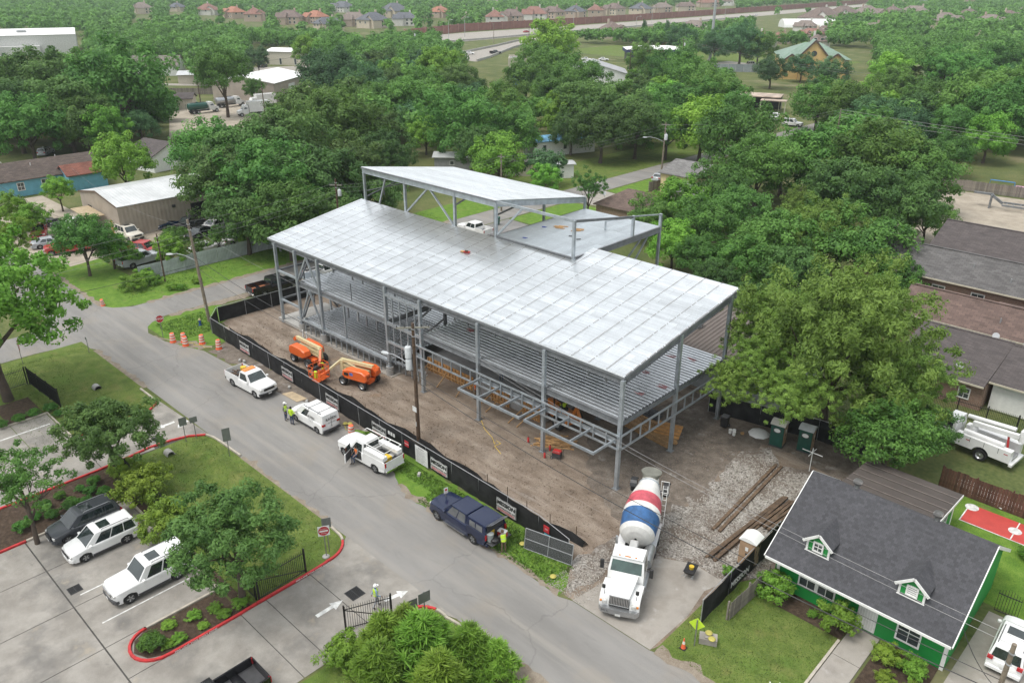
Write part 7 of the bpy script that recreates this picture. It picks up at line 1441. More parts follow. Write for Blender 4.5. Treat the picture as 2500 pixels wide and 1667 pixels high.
t4, r4 = row('low brown roofed house wing nearest the bucket truck',8.0,16.0,31.0,2.45,39.6,3.75,39.8,brk,rfC,((6.5,1.3,.8,.9),))
t5, r5 = row('low brown roofed house wing with a white wall at the right edge',16.05,60,32.2,2.6,39.0,3.85,39.2,white,rfC)
t3, r3 = row('brick house row with red brown roof and satellite dishes',5.0,60,40.2,3.75,43.4,5.9,47.0,brk,rfB,((8.5,2.9,1.3,.6),(10.0,2.9,1.3,.6),(15.0,2.9,.8,.5)),3.8)
t2, r2 = row('brick house row with long grey shingle roof',-4.0,60,51.0,4.4,55.4,6.7,59.5,brk,rfA,((5,3.2,1.2,1.3),(9.5,3.0,1.2,1.3),(13.5,3.2,1.2,1.0),(19.5,3.0,2.2,1.5)),4.6)
t1, r1 = row('house row with dark stained roof farthest right behind the grey roof',1.0,60,61.0,5.0,66.5,7.2,72,brk,rfC,(),4.8)
rp, _ = row('small brown patio roof between the two brick house rows',12.0,22.0,47.0,3.2,49.6,3.9,50.6,brk,rfB)
for ro, L, y, z in ((r2,12,2.6,5.9),(r2,16,1.6,5.4),(r2,20,2.8,6.0),(r3,9,1.4,4.8),(r3,14,1.5,4.9),(r1,10,3,6.4),(r1,15,3.4,6.6)): vent_pipe(ro, L, y, z)
for i,(x,y,z) in enumerate(((14.2,40.0,3.4),(16.9,39.6,3.5),(13.4,32.6,2.7),(14.6,64.5,6.6),(15.7,64.2,6.5),(13.5,66.8,7.3),(-44.6,56.0,3.9))): dish(None,x,y,z,-1.2,('grey satellite dish on the eave of the red brown row','grey satellite dish at the right end of the red brown row','pale satellite dish on the low roof nearest the bucket truck','left satellite dish on the dark stained roof','middle satellite dish on the dark stained roof','upper satellite dish on the dark stained roof','small satellite dish on the brown roof behind the flat deck')[i])
iron_fence('iron_fence','black iron fence in front of the white wall beside the bucket truck',(12.5,29.0),(40,30.4),1.7)
# ---------------------------------------------------------------- right edge: stucco house, tan lot, trailer
struct('tan_lot', MB().sheet([(-14,78),(40,84),(40,121),(-15,116)], 0.012), tanyard)
SH = thing('stucco_house','white stucco house with dark roof at the right edge','house',(14,131,0),.08); ro = gable(SH,34,14,5.2,3.0,mat('old_stucco',(0.46,0.45,0.43),rough=.9,var=.15,vs=.5),rfC,.5); window(SH,-12,-7.01,2.2,1.2,1.4,-pi/2); MB().box(-15.5,-14.2,-7.06,-7.01,.1,2.3).obj('door', dkgrey, SH)
t = thing('swing_set','pink and blue play frame in front of the stucco house','playground',(-4.5,120.5,0),.1); MB().box(1.2,3.6,-.6,.8,0,1.4).obj('play_house', mat('pink_plastic',(0.5,0.26,0.40)), t); MB().tube([(-3,0,0),(-2.8,0,2),(1.0,0,2),(1.2,0,0)],.1,6).obj('frame_tube', mat('play_blue',(0.05,0.22,0.5)), t); MB().box(-2.5,.8,-.1,.1,.3,1.0).obj('panel', mat('play_orange',(0.5,0.3,0.08)), t)
t = thing('boat_trailer','grey gooseneck trailer on the tan lot','trailer',(2.5,108.5,.02),.12)
for y in (-1.1,1.1): MB().box(-4.5,9,y-.1,y+.1,.7,1.0).obj('frame_rail', steel_d, t)
for i in range(13): MB().box(-4+i,-3.9+i,-1,1,.8,.9).obj('cross_member', steel_d, t)
MB().beam((-4.5,0,.9),(-6.5,0,2.2),.4,.4).obj('gooseneck', steel_d, t); MB().beam((-6.3,0,2.2),(-9.0,0,2.2),.4,.3).obj('gooseneck', steel_d, t); MB().box(-6.4,-6.2,-.9,.9,0,2.2).obj('landing_leg', steel_d, t)
for x in (4.5,5.6):
    for y in (-1.2,1.2): add_wheel(t,x,y,.4,.25,'steel')
# ---------------------------------------------------------------- left: beige metal shed, metal fence, blue house
beige = ribm('beige_ribbed_wall',(0.36,0.31,0.255),.6,'X',.6,.1,.1); wroof = ribm('white_ribbed_roof',(0.55,0.56,0.56),.5,'Y',.45,.2,.1)
t = thing('metal_shed','beige metal shed with a pale ribbed roof','building',(-96.6,8.6,0)); hw, hl = 7.0, 8.2
MB().box(-hw,hw,-hl,hl,0,4.6).loft([[(-hw,-hl,4.6),(hw,-hl,4.6),(hw,-hl,4.62),(0,-hl,5.75),(-hw,-hl,4.62)],[(-hw,-hl+.1,4.6),(hw,-hl+.1,4.6),(hw,-hl+.1,4.62),(0,-hl+.1,5.75),(-hw,-hl+.1,4.62)]]).obj('wall', ribm('beige_wall_sheet',(0.36,0.31,0.255),.6,'Y',.6,.1,.12), t)
for sx in (-1,1): MB().loft([[(0,-hl-.15,5.72),(sx*(hw+.15),-hl-.15,4.58),(sx*(hw+.15),hl+.15,4.58),(0,hl+.15,5.72)],[(0,-hl-.15,5.80),(sx*(hw+.15),-hl-.15,4.66),(sx*(hw+.15),hl+.15,4.66),(0,hl+.15,5.80)]]).obj('roof', ribm('pale_roof_sheet',(0.55,0.56,0.56),.5,'Y',.45,.2,.12), t)
MB().box(hw+.001,hw+.03,2.6,5.6,.1,3.2).obj('doorway_shade', MATS['shade_black'], t); MB().box(hw+.002,hw+.2,5.62,5.9,.1,3.3).obj('red_door', redm, t); MB().box(hw+.01,hw+.2,-.3,.2,3.1,3.5).obj('wall_lamp', dkgrey, t)  # doorway is a black panel painted as the shade indoors
MB().box(-4.5,-3.0,-hl-.03,-hl-.001,.1,3.0).obj('doorway_shade', MATS['shade_black'], t); MB().beam((-3.5,-hl-1.6,3.0),(2.5,-hl-1.6,2.7),2.6,.1).obj('awning', mat('tan_awning',(0.38,0.30,0.19),rough=.8), t); MB().beam((-hw-.15,-hl-.16,4.62),(0,-hl-.16,5.76),.05,.22).obj('gable_trim', wood_d, t); MB().beam((hw+.15,-hl-.16,4.62),(0,-hl-.16,5.76),.05,.22).obj('gable_trim', wood_d, t)  # this doorway too is a black panel standing for indoor shade
t = thing('metal_fence','white corrugated metal fence along the cross street','fence',(-69.9,-5.6,0),pi/2); cf = mat('white_metal_sheet',(0.42,0.45,0.46),rough=.5,metal=.1,var=.15,vs=1.2,rnd=.12); n = 14
pr = []
for i in range(n+1): pr.append((i*.107, .03*(1 if i % 2 else -1)))
sm = MB().add([(x,y,0) for x,y in pr]+[(x,y,1.95) for x,y in pr],[(i,i+1,n+2+i,n+1+i) for i in range(n)]).mesh('fence_sheet', cf)
for i in range(22): link('fence_sheet', sm, t, (i*1.5, random.uniform(-.03,.03), random.uniform(-.03,.03)))
bluew = mat('sky_blue_siding',(0.14,0.36,0.46),rough=.7,var=.1,vs=1); 
BHs = thing('blue_house','pale blue house with brown roof at the left edge','house',(-131,3.6,0),pi/2); ro = gable(BHs,17,8.4,3.0,2.1,bluew,shingle('worn_brown_shingle',(0.085,0.065,0.055),.25,.8,4),.5); window(BHs,-1,-4.21,1.7,1.2,1.3,-pi/2); window(BHs,-5,-4.21,1.7,1.0,1.2,-pi/2)
gable(BHs,6.4,5,2.9,1.3,bluew,shingle('rust_red_shingle',(0.17,0.065,0.045),.2,.8,4),.4,0,white,5.2,-4.4); vent_pipe(ro,-2,-1.5,4.5,white); vent_pipe(ro,3,1.0,4.9,white); vent_pipe(ro,-6,0.2,5.0,white)
t = thing('small_house','white house with dark roof behind the yellow green tree','house',(-133,26,0),.2); ro = gable(t,8,9,3.2,2.0,white,rfC); window(t,3,-4.51,1.8,1,1.2,-pi/2)
OM = thing('old_metal_shed','old rusty ribbed metal roof between the frame and the big tree','shed',(-2.5,21.5,0)); rust = ribm('rusty_ribbed_roof',(0.16,0.135,0.12),.45,'X',.7,.3,.3)
MB().box(-9,5.5,-3.2,7,0,3.0).obj('wall', cf, OM); MB().loft([[(-9.3,-3.6,3.0),(5.8,-3.6,3.0),(5.8,7.3,4.1),(-9.3,7.3,4.1)],[(-9.3,-3.6,3.1),(5.8,-3.6,3.1),(5.8,7.3,4.2),(-9.3,7.3,4.2)]]).obj('roof', rust, OM)
for i in range(34): MB().beam((-9.1+i*.44,-3.6,3.13),(-9.1+i*.44,7.3,4.23),.06,.05).obj('roof_rib', rust, OM)
MB().lathe([(.45,0),(.45,.5),(.6,.52),(.6,.7),(.1,.85)],14,0,Matrix.Translation((-5.2,1.5,3.55))).obj('roof_vent', galv, OM, 40)
# ---------------------------------------------------------------- middle distance
metr = ribm('silver_roof',(0.52,0.53,0.53),.5,'X',.4,.3,.1); cream_w = mat('cream_wall',(0.50,0.46,0.38),rough=.8,var=.08)
def simple(name, label, cat, x, y, rz, w, d, h, rh, wm, rm, wins=(), hip=0.0, oh=.4):
    t = thing(name, label, cat, (x,y,0), rz); ro = gable(t,w,d,h,rh,wm,rm,oh,hip)
    for (fx, z, ww, hh) in wins: window(t, fx, -d/2-.01, z, ww, hh, -pi/2, white, False)
    return t, ro
brn = shingle('mid_brown_shingle',(0.12,0.085,0.07),.2,.6,3); 
simple('mobile_home','white mobile home with blue tarps under the big oaks','house',-85,92.5,-.35+pi/2,15,5,3.2,.7,white,mat('blue_tarp_roof',(0.12,0.30,0.46),rough=.7,var=.5,vs=.5),((-5,1.8,.8,1.1),(0,1.8,.8,1.1),(4,1.8,.8,1.1)))
simple('garden_shed','small white box shed beside the mobile home','shed',-69.5,75.5,.9,3.6,3.0,2.6,.1,white,metr); simple('garden_shed','grey metal shed roof behind the upper roof','shed',-90,66,.7,7,5,2.6,.5,mat('grey_siding',(0.3,0.3,0.3)),metr,((0,1.5,.7,.7),)); simple('garden_shed','flat tan shed left of the white box shed','shed',-77,71,.7,5,3.5,2.4,.2,cream_w,mat('tar_roof',(0.12,0.11,0.10),rough=.9))
simple('small_house','brown hip roofed house just behind the flat deck','house',-42,60.5,0,9,8,2.6,2.0,brk,brn,(),3.5); simple('small_house','cream house end beside the board fence','house',-45.5,83,0,7,10,3.6,1.5,mat('cream_yellow',(0.58,0.48,0.27),rough=.8),shingle('grey_low_shingle',(0.16,0.155,0.15),.2,.6,3)); simple('small_house','low grey roofed house end below the cream wall','house',-41,75.5,0,7,6,2.4,1.0,cream_w,MATS['grey_low_shingle'])
t = thing('carport_canopy','rusty flat carport canopy beside the far street','canopy',(-84,180,0),.35); MB().box(-9,6,-4,4,4.0,4.25).obj('canopy_roof', mat('rusty_sheet',(0.40,0.32,0.26),rough=.8,var=.3,vs=.4), t); MB().box(1,8,-7,-3.9,3.4,3.6).obj('canopy_roof', mat('rusty_sheet'), t) if False else MB().box(1,8,-7.5,-4.1,3.5,3.7).obj('canopy_roof', MATS['rusty_sheet'], t)
for p in ((-8.8,-3.8),(5.8,-3.8),(-8.8,3.8),(5.8,3.8),(7.8,-7.2),(1.2,-7.2),(-2,-3.8)): MB().box(p[0]-.1,p[0]+.1,p[1]-.1,p[1]+.1,0,3.5).obj('post', cream_w, t)
MB().box(-8.6,5.6,3.4,3.8,0,4).obj('back_wall', dkgrey, t)
# church
yel = mat('yellow_stucco',(0.58,0.40,0.17),rough=.85,var=.08,vs=.6); grn = ribm('green_metal_roof',(0.17,0.25,0.19),.6,'X',.5,.1,.1)
CH = thing('church','yellow church with a green metal roof and three front gables','church',(-114,276,0),radians(31)); ro = gable(CH,24,30,7.4,4.6,yel,grn,.7,10.0)
def gfront(x, w, h, rh, dep, nm):
    y0 = -15-dep; MB().loft([[(x-w/2,y0,0),(x+w/2,y0,0),(x+w/2,y0,h),(x,y0,h+rh),(x-w/2,y0,h)],[(x-w/2,-14.9,0),(x+w/2,-14.9,0),(x+w/2,-14.9,h),(x,-14.9,h+rh),(x-w/2,-14.9,h)]]).obj(nm, yel, CH)
    for sx in (-1,1): MB().loft([[(x+sx*(w/2+.4),y0-.4,h-.3),(x+sx*(w/2+.4),-9,h-.3),(x,-9,h+rh+.05),(x,y0-.4,h+rh+.05)],[(x+sx*(w/2+.4),y0-.4,h),(x+sx*(w/2+.4),-9,h),(x,-9,h+rh+.35),(x,y0-.4,h+rh+.35)]]).obj('porch_roof', grn, CH); MB().beam((x+sx*(w/2+.45),y0-.45,h-.2),(x,y0-.45,h+rh+.15),.12,.5).obj('gable_trim', mat('brown_trim',(0.10,0.06,0.05)), CH)
gfront(-1,9,8.8,5.0,3,'front_gable'); gfront(-8.6,5.8,6.6,2.2,1.6,'side_gable'); gfront(7.4,6.6,6.6,2.6,1.6,'side_gable')
MB().cyl((-1,-18.0,9.4),(-1,-18.07,9.4),1.0,n=20).obj('round_window', dkgrey, CH)
for x in (-8.6,7.4):
    for k in range(4): MB().box(x-1.5+k*.9,x-1.1+k*.9,-16.68,-16.61,5.4,6.0).obj('small_window', mat('purple_glass',(0.08,0.05,0.12)), CH)
for k in range(6): window(CH,12.01,-10+k*3.2,2.4,.8,2.4,0,white,False)
MB().box(6.4,8.4,-16.7,-16.61,0,2.8).obj('entrance', wood_d, CH)
# collision shop, grey roofed hall, others
t = thing('body_shop','low body shop with dark blue fascia and white roof','building',(-191,283,0),radians(43)); MB().box(-13,13,-7,7,0,4.0).obj('wall', dkgrey, t); MB().box(-14,14,-8,8,4.0,5.4).obj('fascia', mat('dark_blue_fascia',(0.02,0.03,0.10)), t); MB().loft([[(-14,-8,5.41),(14,-8,5.41),(14,8,5.41),(-14,8,5.41)],[(-6,-1,6.6),(6,-1,6.6),(6,1,6.6),(-6,1,6.6)]]).obj('roof', white, t); lettering('ABRA COLLISION', 1.5, mat('sign_pink',(0.6,0.12,0.14)), t, (-3,-8.03,4.7), (pi/2,0,0), .02)
simple('metal_hall','white hall with a grey standing seam roof','building',-150,186,radians(40)+pi/2,17,22,5.5,3.2,white,ribm('grey_seam_roof',(0.34,0.34,0.35),.8,'X',.5,.2,.25)); 
t, ro = simple('small_house','bright blue house with a pale roof edge','house',-168,172,.9,9,8,4.0,1.6,mat('bright_blue_wall',(0.03,0.10,0.42),rough=.7),mat('pale_roof',(0.4,0.4,0.42)))
t = thing('flat_roof_building','tan flat roofed building with rooftop units','building',(-205,214,0),.75); MB().box(-9,9,-8,8,0,4.6).obj('wall', cream_w, t); MB().box(-8.7,8.7,-7.7,7.7,4.0,4.605).obj('roof', mat('flat_grey_roof',(0.22,0.215,0.21),rough=.9), t)
for x in (-5,2): MB().box(x,x+1.6,-1,1,4.61,5.6).obj('air_unit', galv, t)
for a in ((-9,9,-8.05,-7.75),(-9,9,7.75,8.05)): MB().box(a[0],a[1],a[2],a[3],4.5,5.2).obj('parapet', cream_w, t)
simple('metal_hall','beige hall with white roof and loading door behind the white trucks','building',-212,95,radians(35)+pi/2,26,20,5.5,1.8,ribm('pink_beige_wall',(0.42,0.36,0.31),.8,'X',.6,.1,.1),white); o = tag(MB().box(-2.4,2.4,-.05,.05,.2,4.2).obj('loading_door', white, bpy.data.objects['metal_hall.001'], None, (0,-10.04,0)), None)
simple('metal_hall','pale long shed with two brown doors beside the dark SUV','building',-296,160,radians(30),20,14,5.4,1.0,cream_w,white,((-3,1.5,1.0,2.4),(4,1.5,1.0,2.4)))
t = thing('warehouse','big white warehouse at the far left','building',(-445,85,0),radians(70)); ro = gable(t,72,40,9.0,2.0,mat('warehouse_white',(0.55,0.55,0.53),rough=.7),white,.3); MB().box(-36,20,-24,-20.2,0,4.4).obj('lean_to', mat('warehouse_white2',(0.6,0.6,0.58)), t)
for k in range(4): MB().box(-25+k*12,-21+k*12,-12,-9,10.2,10.9).obj('roof_vent', galv, ro)
simple('long_house','long house with grey brown roof behind the left trees','house',-305,90,radians(52),42,14,3.6,3.2,white,shingle('taupe_shingle',(0.17,0.145,0.13),.15,.3,1.5),((14,2,1,1.5),(9,2,3,2.2))); simple('garden_shed','small grey shed beside the far utility pole','shed',-262,96,.9,8,7,3,1.0,cream_w,metr); simple('garden_shed','small grey roofed shed beside the green tank truck','shed',-205,66,.9,5,5,3.0,1.2,cream_w,rfC)
struct('far_yard', MB().sheet([(-160,40),(-158,66),(-176,92),(-206,84),(-203,60)], 0.012), tanyard); struct('far_yard', MB().sheet([(-296,128),(-262,120),(-250,150),(-282,172)], 0.012), concp); struct('far_road', MB().sheet([(-330,40),(-326,36),(-205,128),(-208,132)], 0.013), concp)
struct('side_drive', MB().sheet([(-56.5,34),(-46,36),(-44,46),(-56.5,47)], 0.014), asphalt_d); struct('side_drive', MB().sheet([(-56.5,62),(-46,64),(-44,70),(-56.5,72)], 0.014), concp)
lawn_sheet('lawn', -56.3, -40, 47.2, 61.8, grass_v, 0.01, None, 3); lawn_sheet('lawn', -76, -62.2, 62, 120, grass, 0.01, None, 4); lawn_sheet('lawn', -56.3, -50.8, 72.2, 100, grass_v, 0.01, None, 3); lawn_sheet('lawn', -72, -35, 225, 262, grass_v, 0.01, None, 6); lawn_sheet('field', -260, -120, 290, 345, grass, 0.01, None, 10)
MB_ = MB().sheet([(-170,258),(-128,276),(-124,296),(-166,306)], 0.011); struct('car_park', MB_, concp)
t = thing('metal_fence','grey sheet metal fence round the far car park','fence',(-148,262,0),.55); sm2 = MB().box(0,2.9,-.05,.05,0,3.0).mesh('fence_sheet', mat('grey_fence_sheet',(0.25,0.28,0.30),rough=.5,metal=.3,rnd=.15))
for i in range(10): link('fence_sheet', sm2, t, (i*3.0,0,0))
for i in range(5): o = link('fence_sheet', sm2, t, (30+.2,i*3.0,0)); o.rotation_euler = (0,0,pi/2)
vehicle('parked_suv','white SUV left of the two in the far fenced car park','suv',(-147,293,.02),.9,BSUV,whitev); vehicle('parked_suv','white SUV right of the two in the far fenced car park','suv',(-139,298,.02),.9,BSUV,whitev); vehicle('sedan_car','white car on the highway ramp','car',(-275,246,.03),.75,SED,whitev); vehicle('pickup_truck','black pickup on the highway ramp','pickup',(-268,257,.03),.75,CREW,blackpt); vehicle('sedan_car','white car left of the body shop','car',(-214,262,.02),.7,SED,whitev); vehicle('sedan_car','second white car left of the body shop','car',(-208,267,.02),.7,SED,whitev)
t = thing('light_tower','tall grey steel pole rising out of the top of the picture','pole',(-174,303,0)); MB().tube([(0,0,0),(0,0,38)],[.75,.45],14).obj('shaft', galv, t, 40); MB().cyl((0,0,0),(0,0,.6),1.1,n=14).obj('footing', conc, t)
# ---------------------------------------------------------------- highway, ramp and noise wall
struct('highway', MB().sheet([(-404,250),(-396,320),(-402,380),(-403,482),(-416,662),(-468,1207),(-560,1900),(-515,1900),(-440,1207),(-385,745),(-362,560),(-352,400),(-343,330),(-335,250)], 0.02), concp)
struct('highway_ramp', MB().sheet([(-272,226),(-300,290),(-330,350),(-336,420),(-326,420),(-318,352),(-288,290),(-256,240),(-246,222)], 0.03), concp)
NW = thing('noise_wall','long brick red noise wall behind the highway','wall',(0,0,0)); wp = [(-386,296),(-397,330),(-410,370),(-411.5,482),(-418,570),(-425,662),(-448,910),(-478,1207),(-560,1800)]
wallr = mat('noise_wall_red',(0.23,0.105,0.085),rough=.9,var=.12,vs=.3,rnd=.1); cap = mat('noise_wall_post',(0.30,0.16,0.13),rough=.9)
for a, b in zip(wp[:-1], wp[1:]):
    a, b = Vector(a), Vector(b); L = (b-a).length; n = max(1, round(L/12)); ang = atan2(b.y-a.y,b.x-a.x); pm = MB().box(.4,L/n-.4,-.2,.2,0,5.2).mesh('wall_panel', wallr); po = MB().box(-.4,.4,-.4,.4,0,5.5).mesh('wall_post', cap)
    for i in range(n): p = a+(b-a)*(i/n); link('wall_panel', pm, NW, (p.x,p.y,0), ang); link('wall_post', po, NW, (p.x,p.y,0), ang)
def guard(label, pts):
    t = thing('guard_wall', label, 'barrier', (0,0,0))
    for a, b in zip(pts[:-1],pts[1:]): MB().beam((*a,.5),(*b,.5),.5,1.0).obj('barrier_segment', conc, t)
guard('pale concrete barrier along the near side of the highway', [(-338,250),(-345,330),(-354,400),(-364,560),(-387,745)]); guard('concrete barrier on the outer side of the ramp', [(-273,226),(-301,290),(-331,350)]); guard('concrete barrier on the inner side of the ramp', [(-246,223),(-255,240),(-287,290),(-317,352)])
for i,(x,y,l) in enumerate(((-372,392,'red car on the far highway'),(-380,700,'first white car on the highway beside the wall'),(-395,760,'second white car on the highway beside the wall'))): vehicle('sedan_car',l,'car',(x,y,.04),1.5,SED,redp if i == 0 else whitev)
for i,(x,y) in enumerate(((-368,330),(-378,450),(-384,560),(-396,700),(-350,300),(-300,420))):
    t = thing('highway_lamp','tall highway light pole, %s from the left' % ('first','second','third','fourth','fifth','sixth')[i],'lamp',(x,y,0)); MB().tube([(0,0,0),(0,0,11)],[.16,.1],8).obj('shaft', galv, t); MB().tube([(0,0,11),(1.5,0,11.8),(3.2,0,11.9)],.08,6).obj('lamp_arm', galv, t); MB().box(2.8,3.8,-.2,.2,11.8,12.0).obj('lamp_head', tankm, t)
t = thing('white_tent','long white arched tent near the highway','tent',(-262,600,0),.75); MB().loft([[(-24,8*cos(a),6*sin(a)) for a in [k*pi/10 for k in range(11)]],[(24,8*cos(a),6*sin(a)) for a in [k*pi/10 for k in range(11)]]]).obj('tent_shell', white, t, 40)
# ---------------------------------------------------------------- far houses, row by row
far_r = {'reddish brown':shingle('far_red_roof',(0.22,0.115,0.09),.12,.2,1), 'brown':shingle('far_brown_roof',(0.155,0.115,0.10),.12,.2,1), 'slate grey':shingle('far_slate_roof',(0.11,0.115,0.13),.12,.2,1), 'terracotta':shingle('far_terracotta_roof',(0.32,0.145,0.095),.12,.2,1), 'taupe':shingle('far_taupe_roof',(0.19,0.155,0.135),.12,.2,1)}
far_w = [mat('far_white_wall',(0.60,0.58,0.54)), mat('far_cream_wall',(0.50,0.43,0.34)), mat('far_tan_wall',(0.42,0.33,0.26))]
ORD = ['first','second','third','fourth','fifth','sixth','seventh','eighth','ninth','tenth','eleventh','twelfth','thirteenth','fourteenth','fifteenth','sixteenth','seventeenth','eighteenth','nineteenth','twentieth']
def far_row(rowname, items, seed):
    rr = random.Random(seed)
    for i, (px, py, rc, sc) in enumerate(items):
        p = G(px, py, 0); w, d = rr.uniform(16,21)*sc, rr.uniform(12,15)*sc; h = rr.uniform(5.2,6.6)*min(1,sc)
        t = thing('far_house', 'far house with %s roof, %s from left %s' % (rc, ORD[i], rowname), 'house', (p.x,p.y,0), rr.choice((.1,.75,1.6,2.3))+rr.uniform(-.2,.2), 'far houses '+rowname)
        wm = rr.choice(far_w); ro = gable(t,w,d,h,d*.32,wm,far_r[rc],.6,d*.45); MB().box(w*.2,w*.2+1.2,1,2,h,h+d*.32+1.6).obj('chimney', wm, ro)
        gable(t,w*.42,d*.6,h*.95,d*.22,wm,far_r[rc],.5,0,white,-w*.22,-d*.4)
        for k in range(3):
            for z in (1.8,4.4): window(t, -w*.05+k*w*.19, -d/2-.02, z, 1.5, 1.6, -pi/2, white, False)
        for k in range(2):
            window(t, w/2+.02, -d*.2+k*d*.4, 4.4 if h > 5 else 2, 1.5, 1.6, 0, white, False); window(t, -w/2-.02, -d*.2+k*d*.4, 4.2, 1.5, 1.6, pi, white, False)
far_row('behind the left woods', [(345,38,'taupe',1),(430,32,'slate grey',.9),(505,40,'reddish brown',1.15),(570,48,'terracotta',1.1),(620,55,'reddish brown',1),(705,62,'brown',1.1),(770,60,'terracotta',1),(800,78,'slate grey',.9)], 1)
far_row('left of the highway bend', [(835,32,'slate grey',1.2),(862,66,'taupe',1),(908,70,'slate grey',1),(960,44,'slate grey',1.3),(985,64,'slate grey',.9),(1070,44,'terracotta',1.1),(1140,64,'brown',.8),(820,12,'terracotta',1),(900,6,'reddish brown',1)], 2)
far_row('behind the noise wall', [(1205,58,'reddish brown',1.1),(1245,56,'brown',1),(1300,50,'reddish brown',1.2),(1345,46,'brown',1),(1400,44,'slate grey',1),(1450,40,'reddish brown',1.1),(1495,36,'brown',1),(1560,34,'slate grey',1.1),(1612,30,'taupe',1),(1670,26,'brown',1),(1725,16,'reddish brown',1.3),(1770,12,'brown',1.1)], 3)
far_row('along the top edge on the left', [(60,2,'brown',1),(210,6,'slate grey',1),(300,8,'reddish brown',1.1),(415,6,'terracotta',1),(520,10,'terracotta',1.1),(610,6,'brown',1),(700,4,'reddish brown',1),(790,-4,'terracotta',1.1),(980,4,'reddish brown',1.1),(1010,14,'reddish brown',1)], 4)
far_row('along the top edge on the right', [(1090,18,'brown',1),(1150,8,'reddish brown',1),(1200,20,'taupe',1.1),(1260,14,'brown',1.1),(1330,4,'reddish brown',1),(1420,10,'brown',1),(1460,2,'terracotta',1),(1540,6,'taupe',1),(1630,2,'brown',1.1),(1700,0,'reddish brown',1.2),(1850,0,'brown',1),(1960,-4,'slate grey',1)], 5)
far_row('right of the white tent', [(2000,58,'brown',1.6),(2050,52,'brown',1.6),(2110,50,'taupe',1.5),(2170,48,'brown',1.5),(2225,46,'taupe',1.4),(2190,22,'brown',1),(2250,14,'slate grey',1),(2290,10,'taupe',1),(2360,18,'brown',1),(2420,6,'taupe',1)], 6)
far_row('behind the church', [(1960,78,'taupe',.8),(1975,96,'reddish brown',.7),(2010,88,'brown',.7),(1990,112,'brown',.6),(1900,104,'reddish brown',.6),(2125,84,'taupe',.8),(2300,66,'taupe',1.2),(2355,52,'brown',1.1),(2410,68,'taupe',1.1),(2455,52,'brown',1.1),(2495,42,'taupe',1.1),(2385,112,'brown',.7)], 7)
far_row('across the open field', [(1705,100,'taupe',.7),(1790,104,'brown',.7),(1860,112,'reddish brown',.7),(1490,92,'brown',.9),(1690,78,'taupe',.8)], 8)
# ================================================================ TREES AND SHRUBS
def leaf_mat(name, dark, light, tr=0.34):
    m, t, b = nodes(name)
    at = t.nodes.new('ShaderNodeAttribute'); at.attribute_name = 'tint'
    r = ramp(t, at.outputs['Fac'], [(0.0, dark), (1.0, light)])
    oi = t.nodes.new('ShaderNodeObjectInfo'); h = t.nodes.new('ShaderNodeHueSaturation')
    def mr(lo, hi, src):
        k = N(t, 'ShaderNodeMapRange'); k.inputs['To Min'].default_value = lo; k.inputs['To Max'].default_value = hi; t.links.new(src, k.inputs['Value']); return k.outputs[0]
    t.links.new(mr(0.482, 0.514, oi.outputs['Random']), h.inputs['Hue']); fr = N(t, 'ShaderNodeMath'); fr.operation = 'MULTIPLY'; fr.inputs[1].default_value = 7.31; t.links.new(oi.outputs['Random'], fr.inputs[0]); fc = N(t, 'ShaderNodeMath'); fc.operation = 'FRACT'; t.links.new(fr.outputs[0], fc.inputs[0])
    t.links.new(mr(0.78, 1.28, fc.outputs[0]), h.inputs['Value']); t.links.new(r.outputs[0], h.inputs['Color'])
    b.inputs['Roughness'].default_value = 0.6; b.inputs['Specular IOR Level'].default_value = 0.25; t.links.new(h.outputs[0], b.inputs['Base Color'])
    tl = t.nodes.new('ShaderNodeBsdfTranslucent'); t.links.new(h.outputs[0], tl.inputs['Color']); mx = t.nodes.new('ShaderNodeMixShader'); mx.inputs[0].default_value = tr
    t.links.new(b.outputs[0], mx.inputs[1]); t.links.new(tl.outputs[0], mx.inputs[2]); t.links.new(mx.outputs[0], t.nodes['Material Output'].inputs['Surface']); return m
LM = dict(oak=leaf_mat('oak_leaves',(0.044,0.104,0.027),(0.134,0.247,0.063)), mid=leaf_mat('elm_leaves',(0.051,0.137,0.027),(0.160,0.326,0.067)), bright=leaf_mat('bright_leaves',(0.085,0.205,0.024),(0.246,0.461,0.067)),
          olive=leaf_mat('olive_leaves',(0.095,0.179,0.030),(0.274,0.421,0.088)), dusk=leaf_mat('blue_green_leaves',(0.039,0.104,0.044),(0.115,0.231,0.089)), pine=leaf_mat('pine_needles',(0.103,0.205,0.027),(0.297,0.477,0.079)), shrub=leaf_mat('shrub_leaves',(0.036,0.113,0.022),(0.126,0.286,0.048)), yel=leaf_mat('yellow_shrub_leaves',(0.108,0.205,0.024),(0.297,0.437,0.063)))
bark = mat('tree_bark',(0.085,0.065,0.05),rough=.95,var=.3,vs=4,bump=.4,bs=10)
import numpy as np
def unit(v): return v/np.maximum(np.linalg.norm(v, axis=1, keepdims=True), 1e-9)
